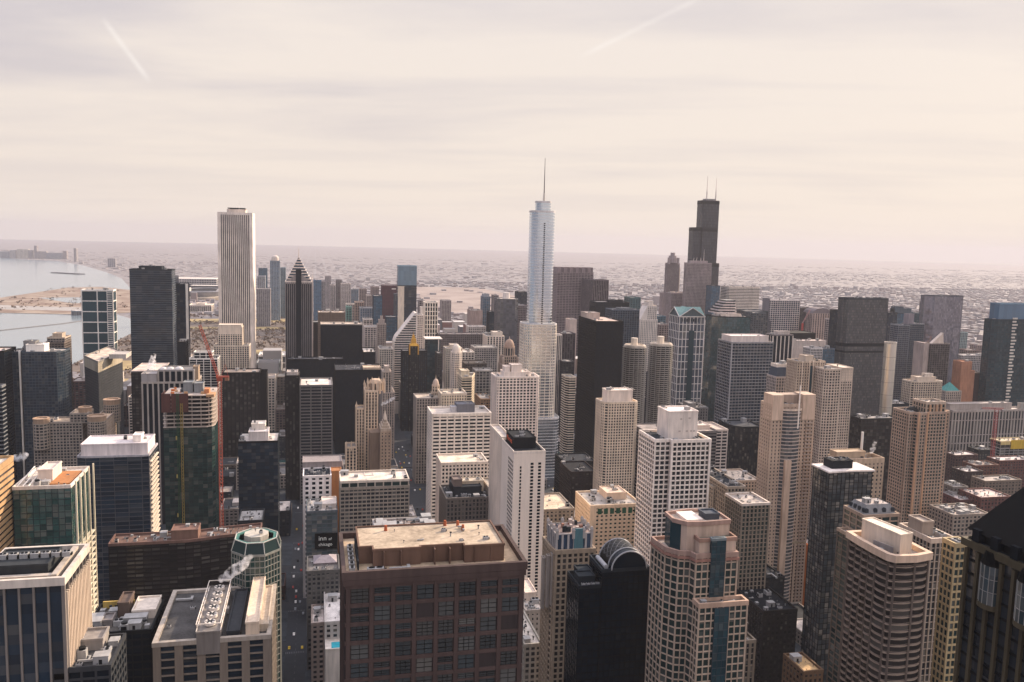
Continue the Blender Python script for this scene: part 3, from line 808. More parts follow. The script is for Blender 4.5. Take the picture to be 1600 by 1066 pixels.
# crane
M_RED = wall((0.40, 0.085, 0.05), 0.5)
cb = P(343, 592, 790); c0 = Vector((xat(343, 790, cb.z), 790, 0))
c = empty('tower_crane', c0); tag(c, 'red luffing tower crane beside the unfinished green glass tower', 'crane')
mb = MB(); lattice(mb, (c0.x, c0.y, 0), (c0.x, c0.y, cb.z), 2.8, 3.2, 0.3); mb.build('mast', M_RED, c)
mb = MB(); mb.box(c0.x - 2.2, c0.x + 2.2, c0.y - 2.5, c0.y + 2.5, cb.z - 2, cb.z + 1.2, True); mb.box(c0.x - 1, c0.x + 8, c0.y - 1.6, c0.y + 1.6, cb.z + 1.2, cb.z + 2.4, True); mb.build('slewing_platform', M_RED, c)
mb = MB(); mb.box(c0.x + 4.5, c0.x + 8, c0.y - 1.8, c0.y + 1.8, cb.z - 1.6, cb.z + 1.2, True); mb.build('counterweight', wall((0.40, 0.20, 0.12)), c)
mb = MB(); mb.box(c0.x - 2.6, c0.x - 1.0, c0.y - 2.8, c0.y - 1.2, cb.z + 1.2, cb.z + 3.6, True); mb.build('cab', wall((0.6, 0.12, 0.06)), c)
tip = P(312, 508, 800)
mb = MB(); lattice(mb, (c0.x - 1, c0.y, cb.z + 2), tip, 1.9, 2.6, 0.26); mb.build('jib', M_RED, c)
mb = MB(); apx = Vector((c0.x + 5, c0.y, cb.z + 13)); mb.tube((c0.x + 1, c0.y - 1, cb.z + 2), apx, 0.2, 4); mb.tube((c0.x + 7.5, c0.y, cb.z + 2), apx, 0.2, 4); mb.build('a_frame', M_RED, c)
mb = MB(); mb.tube(apx, Vector(tip) * 0.96 + Vector((c0.x, c0.y, cb.z)) * 0.04, 0.07, 3); mb.tube(tip, (tip.x, tip.y, tip.z - 30), 0.06, 3); mb.build('cable', M_DARKM, c)

# hotel with turrets
t = tower('hotel', 'beige grid hotel with rounded orange-topped turrets beside the wide dark slab', 'hotel', 52, 128, 661, 940, 26, st((0.44, 0.37, 0.31), gDARK, 3.0, 3.1, 0.9, 1.1, 0.4), roof=(0.55, 0.42, 0.3), units=3, indiv=False,
          ph=((0.76, 1.12, 0.0, 0.9, 9, (0.44, 0.37, 0.31), st((0.44, 0.37, 0.31), gDARK, 3.0, 3.1, 0.9, 1.1)),))
hz_ = t['z']; ho = t['o']
M_TURRET = wall((0.50, 0.34, 0.23))
def turret(cx, cy, r, z0, z1):
    pol = ngon(cx, cy, r, 12)
    tier(ho, pol, z0, z1 - 4, st((0.46, 0.38, 0.31), gDARK, 2.6, 3.1, 0.7, 1.1), False, 'turret')
    mb = MB(); mb.prism(offset(pol, 0.5), z1 - 4, z1, True); mb.ring(offset(pol, -1.2), offset(pol, 0.9), z1, z1 + 1.0, True); mb.build('turret_cap', M_TURRET, ho)
XL = t['X0']; XR = t['X1']
turret(XL + 8, 938, 7.0, hz_ - 25, hz_ + 5)
turret(XL + 46, 952, 6.0, hz_, hz_ + 13)
wx0, wx1 = xat(141, 930, hz_), xat(158, 930, hz_)
wing = rect(wx0, wx1 + 2, 932, 985); tier(ho, wing, 0, hz_ + 2, st((0.58, 0.47, 0.38), gDARK, 3.0, 3.1, 0.9, 1.2), False, 'wing'); cap(ho, wing, hz_ + 2, (0.6, 0.45, 0.32), (0.5, 0.4, 0.33))
turret((wx0 + wx1) / 2 + 1, 931, 8.6, 0, hz_ + 8); turret(wx1 - 1, 984, 8.0, hz_ - 8, hz_ + 15)
# left middle distance
t = tower(AT, 'dark glass apartment block with thick white curved roof screen', 'tower', 120, 232, 713, 690, 38, st((0.20, 0.19, 0.20), gNAVY, 9, 3.4, 0.35, 0.45, 0.3), roof=(0.6, 0.56, 0.53), units=6,
          poly=[(0, 0.06), (0.12, 0.0), (0.9, 0), (1.0, 0.02), (1, 1), (0, 1)], ph=((0.04, 0.98, 0.1, 0.9, 8.5, (0.62, 0.58, 0.60)), (0.74, 0.86, 0.3, 0.6, 13, WHITE)), par=0.6, parcol=(0.45, 0.43, 0.45))
mb = MB()
for k in range(36): mb.box(t['X1'] + 0.2, t['X1'] + 1.7, t['Y'] + 3, t['Y'] + 34, 8 + k * 3.7, 8.7 + k * 3.7)
mb.build('balcony_slabs', wall((0.7, 0.62, 0.52)), t['o'], 'stuff')
t = tower(OT, 'pale horizontal striped block cut by the left picture edge', 'tower', -60, 2, 605, 800, 9, st((0.30, 0.30, 0.30), gBLACK, 5, 3.6, 0, 0.9, 0.4), units=0)
t = tower(OT, 'golden brick slab cut by the picture edge, lit from the west', 'tower', -90, -16, 742, 500, 36, st((0.52, 0.33, 0.17), gBRONZE, 5, 3.6, 0, 2.2, 0.3), units=4, roof=(0.6, 0.56, 0.5))
t = tower(OT, 'green glass block with sunlit white balcony frames and orange roof patch', 'office block', 20, 110, 762, 530, 42, st((0.10, 0.14, 0.13), glass((0.015, 0.05, 0.045), 0.1, 0.08, 0.7, 0.05, 1.0), 3.2, 3.8, 0.18, 0.3, 0.2), roof=(0.62, 0.56, 0.5), units=4, ph=((0.32, 0.58, 0.3, 0.75, 7, (0.6, 0.54, 0.5)),), parcol=(0.6, 0.56, 0.52))
mb = MB()
for k in range(31):
    mb.box(t['X1'] + 0.25, t['X1'] + 3.0, t['Y'] + 0.5, t['Y'] + 41, 12 + k * 3.8, 12.5 + k * 3.8)
for y in (0.4, 10, 20, 30, 40.6): mb.box(t['X1'] + 2.3, t['X1'] + 3.2, t['Y'] + y, t['Y'] + y + 0.7, 0, t['z'] + 3)
mb.build('balcony_frame', wall((0.66, 0.62, 0.50)), t['o'], 'stuff')
addbox(t['o'], 'orange_deck', t['X1'] - 13, t['X1'] - 2, t['Y'] + 6, t['Y'] + 34, t['z'] - 0.3, t['z'] + 0.5, (0.45, 0.20, 0.08), False)
mb = MB()
for k in range(5): mb.tube((t['X0'] + 1 + k * 3, t['Y'] + 4, t['z']), (t['X0'] + 3 + k * 3, t['Y'] + 30, t['z'] + 5), 0.35, 5)
mb.build('roof_arches', wall(WHITE), t['o'])
# grey stone tower with finned flank, front left corner
t = tower(OT, 'front-corner tower with white parapet and dense sunlit fins on its flank', 'tower', -40, 98, 914, 330, 34, st((0.36, 0.31, 0.27), gNAVY, 4.6, 3.8, 0.7, 0, 0.7), roof=(0.10, 0.09, 0.085), units=0, par=2.2, parcol=(0.56, 0.51, 0.46))
fl = t
b0 = worldloc(t['o']); fin = MB(); fin.box(0, 1.1, -0.22, 0.22, 0, t['z'] - 4); fm = fin.mesh('flank_fin', wall((0.66, 0.57, 0.48)))
for k in range(17): inst('flank_fin', fm, t['o'], (t['X1'] + 0.3 - b0.x, t['Y'] + 1 + k * 2.0 - b0.y, 0))
addbox(t['o'], 'penthouse', t['X0'] + 2, t['X1'] - 7, t['Y'] + 8, t['Y'] + 26, t['z'] - 0.3, t['z'] + 4, (0.16, 0.15, 0.14))
addbox(t['o'], 'roof_walkway', t['X1'] - 4.5, t['X1'] - 2.5, t['Y'] + 2, t['Y'] + 32, t['z'] - 0.3, t['z'] + 2.4, (0.5, 0.44, 0.38), False)
addbox(t['o'], 'roof_walkway', t['X0'] + 2, t['X1'] - 3, t['Y'] + 3, t['Y'] + 5.5, t['z'] - 0.3, t['z'] + 1.8, (0.5, 0.44, 0.38), False)
for k in range(7):
    inst('air_handler', UNITS[0], t['o'], (t['X0'] + 4 + k * 3.7 - b0.x, t['Y'] + 17 - b0.y, t['z'] + 4), 0.0, (0.7, 0.9, 0.9))
t = tower(OT, 'dark block crowded with roof plant between the finned corner tower and fan-roof tower', 'office block', 130, 236, 990, 420, 34, st((0.07, 0.065, 0.06), gBLACK, 4.5, 3.8, 0.5, 0.9, 0.3), roof=(0.26, 0.23, 0.2), units=16, ph=((0.38, 0.55, 0.55, 0.95, 7, (0.3, 0.2, 0.15)), (0.62, 0.98, 0.45, 0.95, 4, (0.62, 0.57, 0.52)), (0.2, 0.36, 0.25, 0.5, 3, (0.34, 0.3, 0.28))))
addbox(t['o'], 'yellow_screen', t['X0'] + 2, t['X0'] + 17, t['Y'] + 30, t['Y'] + 31, t['z'], t['z'] + 3.6, (0.6, 0.42, 0.12), False)
t = tower(OT, 'low grey roof with cooling gear at the bottom edge beside the finned tower', 'office block', 82, 172, 1046, 330, 26, st((0.16, 0.14, 0.13), gBLACK, 4.5, 3.8, 0.8, 0.9, 0.3), roof=(0.20, 0.18, 0.17), units=8, ph=((0.25, 0.7, 0.6, 1.0, 4, (0.4, 0.36, 0.33)),))
# fan-roof tower
t = tower(OT, 'stone-piered tower with a row of big roof fans in a white truss', 'tower', 244, 418, 1000, 400, 58, st((0.37, 0.30, 0.24), gNAVY, 9.5, 3.9, 3.6, 0.4, 1.2), roof=(0.22, 0.19, 0.17), units=5, par=1.2, parcol=(0.46, 0.40, 0.34),
          ph=((0.62, 0.74, 0.05, 0.9, 2.0, (0.15, 0.14, 0.14)), (0.80, 0.92, 0.0, 0.95, 7, (0.62, 0.52, 0.42)), (0.92, 1.0, 0.1, 0.9, 3, (0.55, 0.47, 0.38))))
ft = t; x0 = t['X0'] + (t['X1'] - t['X0']) * 0.36; x1 = t['X0'] + (t['X1'] - t['X0']) * 0.57
addbox(t['o'], 'fan_deck', x0, x1, t['Y'] - 1.8, t['Y'] + 52, t['z'] - 6, t['z'] + 4.5, (0.34, 0.30, 0.27))
fan = MB(); fan.prism(ngon(0, 0, 2.5, 16), 0, 1.6, True); fm = fan.mesh('fan_drum', wall((0.66, 0.63, 0.6)))
bl = MB()
for k in range(6):
    a = k * math.pi / 3
    bl.obox((math.cos(a) * 0.3, math.sin(a) * 0.3), (math.cos(a), math.sin(a)), (-math.sin(a), math.cos(a)), 0, 1.9, -0.35, 0.35, 0, 0.1)
blm = bl.mesh('fan_blades', M_DARKM)
b0 = worldloc(t['o'])
for k in range(6):
    f_ = inst('fan_drum', fm, t['o'], ((x0 + x1) / 2 - b0.x, t['Y'] + 6 + k * 8.2 - b0.y, t['z'] + 5.0))
    inst('fan_blades', blm, f_, (0, 0, 1.62))
mb = MB()
for sx in (x0 - 0.2, x1 + 0.2):
    for zz_ in (t['z'] + 5, t['z'] + 8.4): mb.tube((sx, t['Y'] - 1, zz_), (sx, t['Y'] + 51, zz_), 0.22, 4)
    for k in range(13):
        y = t['Y'] - 1 + k * 4.0
        mb.tube((sx, y, t['z'] + 5), (sx, y + 4.0, t['z'] + 8.4) if k % 2 else (sx, y + 4.0, t['z'] + 5), 0.16, 4)
        mb.tube((sx, y, t['z'] + (5 if k % 2 else 8.4)), (sx, y + 4.0, t['z'] + (8.4 if k % 2 else 5)), 0.16, 4)
mb.tube((x0, t['Y'] + 51, t['z'] + 8.4), (x1, t['Y'] + 51, t['z'] + 8.4), 0.22, 4); mb.tube((x0, t['Y'] - 1, t['z'] + 8.4), (x1, t['Y'] - 1, t['z'] + 8.4), 0.22, 4)
mb.build('roof_truss', wall((0.7, 0.66, 0.62)), t['o'])
# octagonal green-crowned tower
t = tower(AT, 'octagonal tower with green glass crown and pale drum beside the street canyon', 'tower', 360, 436, 868, 455, 27, st((0.36, 0.36, 0.31), glass((0.012, 0.036, 0.032), 0.1, 0.08, 0.4, 0.03), 2.4, 3.5, 0.28, 0.42, 0.3), roof=(0.4, 0.39, 0.36), units=0, par=0.4,
          poly=[(0.3, 0), (0.7, 0), (1.0, 0.3), (1.0, 0.7), (0.7, 1), (0.3, 1), (0, 0.7), (0, 0.3)])
pol = t['poly']; zc_ = t['z']
mb = MB(); mb.prism(offset(pol, 0.2), zc_ + 0.3, zc_ + 6, False, False, scalep(pol, 0.86)); mb.build('glass_crown', gGREEN, t['o'])
mb = MB()
for i in range(8):
    a = offset(pol, 0.3)[i]; b = scalep(pol, 0.87)[i]; c2 = scalep(pol, 0.87)[(i + 1) % 8]
    mb.tube((*a, zc_ + 0.4), (*b, zc_ + 6.1), 0.3, 4); mb.tube((*b, zc_ + 6.1), (*c2, zc_ + 6.1), 0.3, 4)
mb.build('crown_ribs', wall((0.5, 0.5, 0.46)), t['o'])
mb = MB(); mb.prism(scalep(pol, 0.5), zc_, zc_ + 7.6, True); mb.build('drum', wall((0.50, 0.47, 0.41)), t['o'])
mb = MB(); mb.ring(scalep(pol, 0.72), scalep(pol, 0.86), zc_ + 5.4, zc_ + 6.0, True); mb.build('crown_deck', wall((0.12, 0.3, 0.24)), t['o'])
add_units(t['o'], scalep(pol, 0.5), zc_ + 8.6, 3, 11, smin=0.5, smax=0.8)
# brown curved block
t = tower(AT, 'wide brown brick block bending in the middle, rust-red roof', 'apartment block', 170, 405, 846, 620, 20, st((0.085, 0.05, 0.042), gBRONZE, 5.5, 3.1, 0.5, 1.3, 0.3), roof=(0.32, 0.19, 0.14), units=14, ph=((0.40, 0.58, 0.2, 0.9, 6.5, (0.34, 0.19, 0.14)),),
          poly=[(0, 0), (0.5, 0.0), (0.6, 0.1), (0.72, 0.3), (1.0, 0.55), (1.0, 1.5), (0.72, 1.25), (0.55, 1.0), (0, 1.0)], parcol=(0.30, 0.16, 0.12), indiv=True)
# slim dark tower left of canyon
t = tower(AT, 'near-black glass tower with white roof plant beside the street canyon', 'tower', 372, 434, 691, 830, 40, st((0.03, 0.045, 0.055), gNAVY, 4, 3.3, 0, 0.3, 0.15), roof=(0.55, 0.52, 0.5), units=4, ph=((0.25, 0.75, 0.2, 0.7, 8, (0.55, 0.53, 0.54)), (0.3, 0.65, 0.5, 0.9, 13, (0.62, 0.6, 0.58))))
t = tower(OT, 'small low block with pale roof between brown brick block and canyon', 'office block', 372, 410, 815, 700, 30, st((0.12, 0.11, 0.11), gBLACK, 4, 3.5, 0.4, 0.8, 0.2), roof=(0.42, 0.40, 0.38), units=4)
t = tower(OT, 'dark brown ribbed tower before the striped white skyscraper', 'tower', 348, 405, 583, 1230, 36, st((0.085, 0.055, 0.048), gBRONZE, 5.6, 3.6, 2.2, 0, 0.5), roof=(0.45, 0.36, 0.3), units=4, ph=((0.98, 1.2, 0.1, 1, -6, (0.07, 0.05, 0.045)),))
addbox(t['o'], 'side_wing', t['X1'] + 0.6, t['X1'] + 10, t['Y'] + 4, t['Y'] + 34, 0, t['z'] - 5, (0.075, 0.05, 0.043))
t = tower(AT, 'cream stepped tower with blank crown in front of the striped white skyscraper', 'tower', 334, 389, 541, 1330, 30, st((0.60, 0.53, 0.46), gDARK, 3.4, 3.2, 1.3, 0.8, 0.4), units=3, ph=((0.12, 0.80, 0.15, 0.9, 28, (0.62, 0.55, 0.48), st((0.62, 0.55, 0.48), gDARK, 3.4, 3.2, 1.3, 0.8)),))
addbox(t['o'], 'blank_crown', t['X0'] + 7, t['X1'] - 11, t['Y'] + 4, t['Y'] + 28, t['z'] + 17, t['z'] + 31, (0.64, 0.56, 0.48))
t = tower(AT, 'white gridded block with dark windows behind the crane jib', 'tower', 296, 340, 561, 1270, 28, st(WHITE, gBLACK, 9, 3.6, 0.9, 0.5, 0.4), units=3, ph=((0.15, 0.8, 0.1, 0.8, 9, WHITE, st(WHITE, gBLACK, 9, 4, 0.9, 0.8)),))
t = tower('pavilion', 'low white pavilion at the park edge right of striped white skyscraper', 'pavilion', 404, 446, 556, 1700, 60, st((0.6, 0.6, 0.6), gGREY, 9, 14, 0.8, 2, 0.4), units=5, roof=(0.62, 0.6, 0.58))
t = tower('pavilion', 'steel-grey low hall right under the white pavilion by the park', 'hall', 401, 436, 568, 1560, 50, st((0.30, 0.34, 0.37), gGREY, 7, 12, 0.5, 2, 0.3), units=3, roof=(0.5, 0.48, 0.46))

# ------------------------------------------------------------------ centre skyline
t = tower('skyscraper', 'tall white skyscraper of close vertical stripes, flat top with small box', 'skyscraper', 341, 393, 335, 1470, 58, st((0.72, 0.66, 0.62), glass((0.03, 0.03, 0.035), 0.0, 0.3), 3.1, 3.9, 1.5, 0, 0.9), units=0, ph=((0.24, 0.80, 0.2, 0.8, 8, (0.62, 0.56, 0.52)),), par=3.0)
for k in (0.0, 1.0):
    addbox(t['o'], 'corner_pier', t['X0'] - 1.4 if k == 0 else t['X1'] - 3.8, t['X0'] + 3.8 if k == 0 else t['X1'] + 1.4, t['Y'] - 1.2, t['Y'] + 3, 0, t['z'] + 2.8, (0.72, 0.66, 0.62), False)
addbox(t['o'], 'flank_wall', t['X1'] + 1.1, t['X1'] + 1.5, t['Y'] + 0.5, t['Y'] + 58, 0, t['z'] + 2.6, (0.72, 0.66, 0.62), False)
addtube(t['o'], 'antenna', (t['X0'] + 30, t['Y'] + 30, t['z'] + 8), (t['X0'] + 30, t['Y'] + 30, t['z'] + 24), 0.4, WHITE, 5, 0.15)
mb = MB(); q = rect(t['X0'] + 14, t['X1'] - 12, t['Y'] + 12, t['Y'] + 46); mb.ring(offset(q, -0.3), offset(q, 0.6), t['z'] + 9.5, t['z'] + 10.8, True); mb.build('crown_rail', M_DARKM, t['o'])
# chevron-topped tower with needle
t = tower('skyscraper', 'grey ribbed skyscraper with stepped chevron pyramid top and needle spire', 'skyscraper', 446, 487, 441, 1500, 46, st((0.34, 0.30, 0.29), gBLACK, 3.4, 3.8, 1.3, 0, 0.5), units=0, par=0)
X0, X1, Y0, Y1, z = t['X0'], t['X1'], t['Y'], t['Y'] + 46, t['z']
xc_, yc_ = (X0 + X1) / 2, (Y0 + Y1) / 2; zp = P(465, 402, 1500).z; ztip = P(464.5, 384, 1523).z
mb = MB(); mb.prism(rect(X0, X1, Y0, Y1), z, zp, False, False, [(xc_, yc_)] * 4); mb.build('pyramid', gNAVY, t['o'])
for k in range(9):
    f_ = k / 9; mb = MB()
    q = [(xc_ + (x - xc_) * (1 - f_) * 1.02, yc_ + (y - yc_) * (1 - f_) * 1.02) for x, y in rect(X0, X1, Y0, Y1)]
    zz_ = z + (zp - z) * f_
    mb.ring(offset(q, -1.6), offset(q, 0.4), zz_ - 0.2, zz_ + 1.5); mb.build('chevron_band', wall((0.72, 0.66, 0.62)), t['o'])
# chevron gables rising on the faces
mb = MB(); apexz = z + (zp - z) * 0.42
for k in range(6):
    w_ = (X1 - X0) / 2 * (1 - k / 6.5)
    mb.box(xc_ - w_, xc_ + w_, Y0 - 0.4, Y0 + 4 + k * 2.4, z - 3 + k * (apexz - z) / 6, z - 3 + (k + 1) * (apexz - z) / 6)
mb.build('stepped_gable', wall((0.42, 0.37, 0.35)), t['o'])
mb = MB(); mb.box(xc_ - 4.6, xc_ + 4.6, Y0 - 1.3, Y0 - 0.5, 0, apexz + 4); mb.build('center_bay', gBLACK, t['o'])
addtube(t['o'], 'spire', (xc_, yc_, zp - 3), (xc_, yc_, ztip), 0.9, (0.6, 0.55, 0.52), 6, 0.15)
addbox(t['o'], 'side_shaft', X1 - 0.2, X1 + 2.2, Y0 + 10, Y0 + 20, 0, z + 6, (0.62, 0.56, 0.54), False)
addtube(t['o'], 'side_needle', (X1 + 1, Y0 + 15, z + 6), (X1 + 1, Y0 + 15, z + 18), 0.5, (0.6, 0.55, 0.52), 5, 0.1)
t = tower(OT, 'tan brown office slab peeking above the black glass box', 'office tower', 497, 539, 489, 1560, 40, st((0.34, 0.25, 0.19), wall((0.30, 0.22, 0.17)), 6, 3.8, 0.8, 1.0, 0.3), units=7, roof=(0.6, 0.52, 0.45))
addbox(t['o'], 'lower_wing', t['X0'] - 14, t['X0'] - 0.5, t['Y'] - 2, t['Y'] + 30, 0, t['z'] - 17, gBRONZE)
t = tower(OT, 'black glass box with thin cream roof edge, topmost of the black group', 'office tower', 501, 566, 507, 1400, 34, st((0.012, 0.015, 0.018), gBLACK, 3, 3.6, 0.2, 0.3, 0.12), roof=(0.62, 0.54, 0.46), units=6, parcol=(0.5, 0.44, 0.38))
t = tower(OT, 'wide low black glass slab in front of the chevron-topped skyscraper', 'office tower', 449, 536, 562, 1330, 26, st((0.012, 0.015, 0.018), gBLACK, 3, 3.6, 0.2, 0.3, 0.12), roof=(0.20, 0.18, 0.18), units=9)
t = tower(OT, 'black glass slab with grey plant roof right behind the gothic tower', 'office tower', 524, 597, 579, 1250, 62, st((0.012, 0.015, 0.018), gBLACK, 3, 3.6, 0.2, 0.3, 0.12), roof=(0.16, 0.14, 0.14), units=14, ph=((0.6, 0.97, 0.05, 0.4, 3.5, (0.62, 0.5, 0.38)),))
t = tower(OT, 'small dark block with white roof right of the topmost black box', 'office block', 568, 587, 551, 1440, 60, st((0.02, 0.022, 0.025), gBLACK, 4, 3.6, 0.2, 0.5, 0.15), roof=(0.56, 0.52, 0.48), units=5)
t = tower(OT, 'narrow brown ribbed tower joined to the grey gridded slab', 'office tower', 446, 467, 588, 1030, 30, st((0.11, 0.075, 0.06), gBRONZE, 4.2, 3.7, 1.6, 0, 0.5), roof=(0.5, 0.42, 0.36), units=4, ph=((0.1, 0.9, 0.1, 0.8, 4, (0.5, 0.44, 0.4)),))
t = tower(OT, 'grey gridded slab of three bays with clean white roof', 'office tower', 469, 519, 603, 1010, 54, st((0.27, 0.245, 0.225), gBLACK, 13, 3.75, 1.3, 1.5, 0.6), roof=(0.66, 0.60, 0.56), units=5)
# slim art-deco tower
t = tower(OT, 'slim pale art-deco tower right behind the gothic tower', 'office tower', 598, 616, 614, 1180, 60, st((0.46, 0.38, 0.33), gDARK, 3.4, 3.7, 1.7, 0.5, 0.5), units=2, ph=((0.0, 0.72, 0.0, 0.5, 29, (0.48, 0.40, 0.34), st((0.48, 0.40, 0.34), gDARK, 3.4, 3.7, 1.7, 0.4)), (0.2, 0.6, 0.1, 0.4, 36, (0.5, 0.42, 0.36))))
t = tower(OT, 'cream classical block left of the white diagonal-topped tower', 'office block', 593, 614, 546, 1500, 40, st((0.62, 0.56, 0.50), gDARK, 3.6, 3.8, 1.5, 1.2), units=3)
t = tower(OT, 'thin stone tower with pinnacles left of the red tower base', 'office tower', 590, 603, 507, 1620, 18, st((0.40, 0.34, 0.31), gDARK, 3.4, 3.8, 1.6, 0.6), units=0, ph=((0.15, 0.85, 0.1, 0.9, 8, (0.42, 0.36, 0.33)), (0.35, 0.65, 0.3, 0.7, 15, (0.42, 0.36, 0.33))))
# gothic tower
M_GOTH = (0.62, 0.49, 0.37)
gz = P(581, 612, 1000).z
t = tower('gothic_tower', 'ornate pale gothic tower with pinnacled crown on flying buttresses', 'tower', 571, 590, 612, 1000, 22, st(M_GOTH, gDARK, 3.6, 3.7, 1.7, 0.5, 0.7), units=0, par=1.5)
go = t['o']; X0, X1, Y0 = t['X0'], t['X1'], t['Y']
cxg, cyg = (X0 + X1) / 2 + 6, Y0 + 12
oct_ = ngon(cxg, cyg, 7.4, 8, math.pi / 8); zcr = P(588, 594, 1010).z
tier(go, oct_, gz, zcr - 3, st(M_GOTH, gDARK, 3, 9, 1.4, 0.8, 0.4), False, 'crown_drum')
mb = MB(); mb.prism(oct_, zcr - 3, zcr + 1, True, False, scalep(oct_, 0.7)); mb.build('crown_roof', wall(M_GOTH), go)
pin = MB(); pin.prism(rect(-0.8, 0.8, -0.8, 0.8), 0, 9, False); pin.prism(rect(-1.1, 1.1, -1.1, 1.1), 9, 14, False, True, [(0, 0)] * 4); pinm = pin.mesh('pinnacle', wall(M_GOTH))
b0 = worldloc(go)
for i in range(8):
    a = math.pi / 8 + i * math.pi / 4
    inst('pinnacle', pinm, go, (cxg + 10.4 * math.cos(a) - b0.x, cyg + 10.4 * math.sin(a) - b0.y, gz - 3), 0, (1.2, 1.2, 1.25))
    mb = MB(); mb.tube((cxg + 10.4 * math.cos(a), cyg + 10.4 * math.sin(a), gz + 6), (cxg + 6.8 * math.cos(a), cyg + 6.8 * math.sin(a), gz + 12), 0.6, 4); mb.build('buttress', wall(M_GOTH), go)
for (x, y) in ((X0, Y0), (X1, Y0), (X0, Y0 + 22), (X1, Y0 + 22)): inst('pinnacle', pinm, go, (x - b0.x, y - b0.y, gz - 6), 0, (1.2, 1.2, 1.2))
zl = P(563, 640, 1000).z
wing = rect(xat(557, 1002, zl), X0 - 0.8, 1003, 1022); tier(go, wing, 0, zl, st(M_GOTH, gDARK, 3.4, 3.7, 1.6, 0.6, 0.6), False, 'wing'); cap(go, wing, zl, (0.4, 0.34, 0.28), M_GOTH)
for x in (wing[0][0], wing[1][0]): inst('pinnacle', pinm, go, (x - b0.x, 1003 - b0.y, zl - 3), 0, (0.9, 0.9, 0.9))
zl = P(550, 698, 990).z
wing = rect(xat(541, 985, zl), xat(557, 985, zl), 985, 1008); tier(go, wing, 0, zl, st(M_GOTH, gDARK, 3.4, 3.7, 1.6, 0.6, 0.6), False, 'wing'); cap(go, wing, zl, (0.35, 0.3, 0.26), M_GOTH)
for f_ in (0, 0.5, 1): inst('pinnacle', pinm, go, (wing[0][0] + (wing[1][0] - wing[0][0]) * f_ - b0.x, 985 - b0.y, zl - 3), 0, (0.8, 0.8, 0.8))
zl = P(586, 674, 975).z
mb = MB(); xa, xb = xat(578, 968, zl), xat(593.5, 968, zl); mb.box(xa, xb, 968, 990, 0, zl); mb.build('shade_brown_wall', wall((0.36, 0.25, 0.18)), go)  # brown of the shadowed face put into the wall colour
zl2 = P(603, 674, 962).z; xb2 = xat(611, 962, zl2)
wing = rect(xb + 0.4, xb2, 962, 990); tier(go, wing, 0, zl2, st((0.50, 0.37, 0.27), gDARK, 4.6, 3.8, 2.6, 1.9, 0.3), False, 'front_wing')
for k in range(4):
    f_ = k * 0.13; q = scalep(wing, 1 - f_ * 2, 1 - f_); mb = MB(); mb.prism(q, zl2 + k * 3, zl2 + (k + 1) * 3, True); mb.build('stepped_gable', wall((0.52, 0.42, 0.33)), go)
q = scalep(wing, 0.35, 0.5); mb = MB(); mb.prism(q, zl2 + 12, zl2 + 22, False, False, scalep(q, 0.1)); mb.build('gable_spire', wall((0.55, 0.45, 0.36)), go)
# dark green tower with gold top
t = tower('art_deco_tower', 'dark green-black art-deco tower crowned with a gold leaf cap', 'tower', 629, 667, 549, 1390, 24, st((0.025, 0.035, 0.038), gNAVY, 3.4, 3.6, 1.2, 0.7, 0.4), units=2)
X0, X1, Y0, z = t['X0'], t['X1'], t['Y'], t['z']; M_GOLD = wall((0.62, 0.34, 0.06), 0.35, 0.25, 0.6)
sh = rect(xat(640, 1386, z), xat(653.5, 1386, z), 1386, 1402); zs = P(646, 541, 1386).z
tier(t['o'], sh, 0, zs, st((0.03, 0.04, 0.042), gDARK, 3, 3.6, 1.2, 0.7, 0.4), False, 'shaft')
for k, (sc_, h_) in enumerate(((0.95, 4), (0.62, 8), (0.34, 5))):
    mb = MB(); q = scalep(sh, sc_); zz_ = zs + (0, 4, 12)[k]; mb.prism(q, zz_, zz_ + h_, True, False, scalep(q, 0.82)); mb.build('gold_cap', M_GOLD, t['o'])
addtube(t['o'], 'gold_finial', (sum(p[0] for p in sh) / 4, 1394, zs + 17), (sum(p[0] for p in sh) / 4, 1394, zs + 23), 0.8, M_GOLD, 6, 0.1)
mb = MB()
for x in (sh[0][0], sh[1][0]): mb.box(x - 1, x + 1, 1384.5, 1386.5, zs - 14, zs + 3)
mb.build('gold_corners', M_GOLD, t['o'])
# diagonal-topped white tower
t0z = P(633, 527, 1530).z; zt = P(650.5, 489, 1530).z
Xa, Xb = xat(616, 1530, t0z), xat(651, 1530, t0z)
o = empty(OT, ((Xa + Xb) / 2, 1550, 0)); tag(o, 'white striped tower with top sliced off in a steep diagonal', 'tower')
prof = [(Xa, 0), (Xb, 0), (Xb, zt), (Xb - 3, zt), (Xa + 3, t0z), (Xa, t0z - 8)]
mb = MB(); n = len(prof)
for i in range(n):
    j = (i + 1) % n
    mb.quad((prof[i][0], 1530, prof[i][1]), (prof[i][0], 1568, prof[i][1]), (prof[j][0], 1568, prof[j][1]), (prof[j][0], 1530, prof[j][1]))
mb.face([(x, 1530, z_) for x, z_ in prof]); mb.face([(x, 1568, z_) for x, z_ in reversed(prof)])
mb.build('wall', wall((0.70, 0.65, 0.62)), o)
wmb = gBLACK
for k in range(40):
    z_ = zt - 8 - k * 4.2
    if z_ < 20: break
    left = Xa if z_ < t0z - 8 else Xa + 3 + (z_ + 2 - t0z) * (Xb - 3 - Xa - 3) / (zt - t0z) if z_ + 2 > t0z else Xa + 2
    left = max(left, Xa) + 0.8
    if Xb - 2 - left < 1: continue
    mb = MB(); mb.box(left, Xb - 1.6, 1529.6, 1529.9, z_, z_ + 2.1); mb.build('ribbon_window', wmb, o)
ALL.append((o, rect(Xa, Xb, 1530, 1568), zt, 616, 651, 489))
